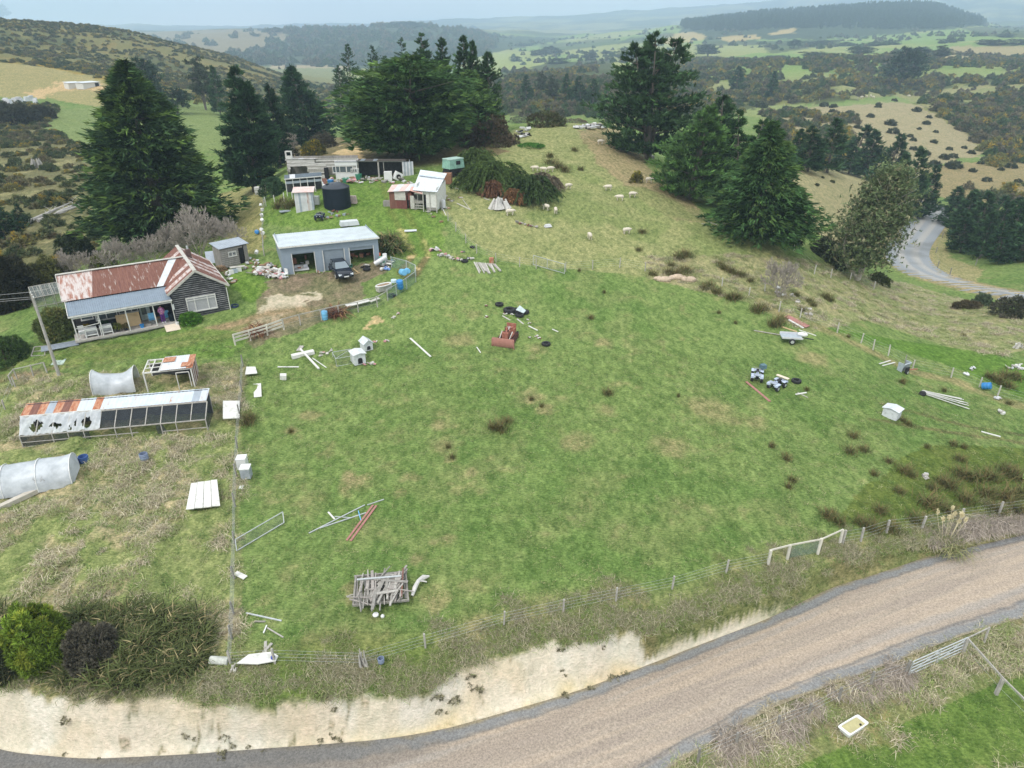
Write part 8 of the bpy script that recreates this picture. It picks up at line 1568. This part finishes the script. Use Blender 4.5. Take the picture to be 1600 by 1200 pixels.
# roadside gate and rails, lower right
g0 = GV(1418, 1058); e = GV(1503, 1020)-g0; t = thing('farm_gate', 'galvanised steel farm gate with diagonal braces at the lower right', 'gate', tuple(g0)); b = MB(); 
for z in (.15, .4, .65, .9, 1.15): b.bar(Vector((0, 0, z)), e+Vector((0, 0, z)), .045)
for f in (0, .5, 1): b.bar(e*f+Vector((0, 0, .15)), e*f+Vector((0, 0, 1.15)), .05)
b.bar(Vector((0, 0, .15)), e*.5+Vector((0, 0, 1.15)), .035); b.bar(e*.5+Vector((0, 0, .15)), e+Vector((0, 0, 1.15)), .035); b.build('frame', galv, t)
fence('rail_fence', 'single pipe railed fence running from the farm gate to the lower right corner', [(1503,1022),(1556,1085),(1612,1140)], 1.2, greywp, 2, .15, rail=[(.97, .08)]); fence('rail_fence', 'short rail behind the farm gate toward the verge', [(1503,1020),(1538,1004)], 1.1, greywp, 0, .08, rail=[(.97, .07)])
fence('wire_fence', 'overgrown fence hung with dead grass along the south verge', [(1090,1190),(1150,1166),(1215,1138),(1262,1118),(1310,1095),(1360,1072),(1414,1054)], 1.0, greyw, 3, .1)
tag(MB().box((0, 0, .5), (.25, .08, .5)).build('green_sign', mat('lime_paint', (.45, .62, .20)), loc=tuple(G(1598, 752))), 'lime green marker at the right edge of the rushes', 'marker')
# power pole with crossarm and wires
p = G(92, 586); Hp = top_h(92, 586, 460)[0]; t = thing('power_pole', 'leaning grey power pole beside the track left of the cottage', 'power pole', tuple(p)); MB().tube([(0, 0, -.5), (0, 0, Hp)], [.14, .09], 10).build('pole', greywp, t); MB().bar((-.5, .6, Hp-.15), (.5, -.6, Hp-.15), .09).build('crossarm', greyw, t)
b = MB()
for s in (-.45, 0, .45): b.lathe((s, -s*1.2, Hp-.1), [(.04, 0), (.05, .12)], 8)
b.build('insulator', whitepl, t); b = MB()
for s, dz_ in ((-.45, 0), (.45, 0), (0, -.35)):
    a = Vector((s, -s*1.2, Hp+dz_)); e = Vector((-30, 9.5-s, Hp-3.0+dz_)); pts = [a.lerp(e, k/8)-Vector((0, 0, .8*math.sin(math.pi*k/8))) for k in range(9)]; b.slabs(pts, .03, .03)
a = Vector((.3, 0, Hp-.3)); e = Vector(LW(CF, .3, 2, 3.2))-Vector(p); b.slabs([a.lerp(e, k/6)-Vector((0, 0, .3*math.sin(math.pi*k/6))) for k in range(7)], .025, .025); b.build('wire', mat('cable', (.22, .22, .22)), t)
p = G(408, 268); tag(MB().bar((0, 0, -.2), (-.1, .3, 2.2), .45, .25).build('old_post', dirtyw, loc=(p[0]-2.5, p[1], p[2])), 'broad pale weathered slab standing at the left end of the ruined shed', 'slab')
tag(MB().tube([(0, 0, 0), (0, 0, 3.2)], .05, 6).build('clothes_post', greywp, loc=tuple(G(828, 188))), 'thin pale post on the hill crest', 'post')
# drop the never used source trees
for k_ in (KP, KD, KR, KG, KS):
    if k_.name not in _used and not k_.get('label'): 
        for ch in list(k_.children): bpy.data.objects.remove(ch)
        bpy.data.objects.remove(k_)
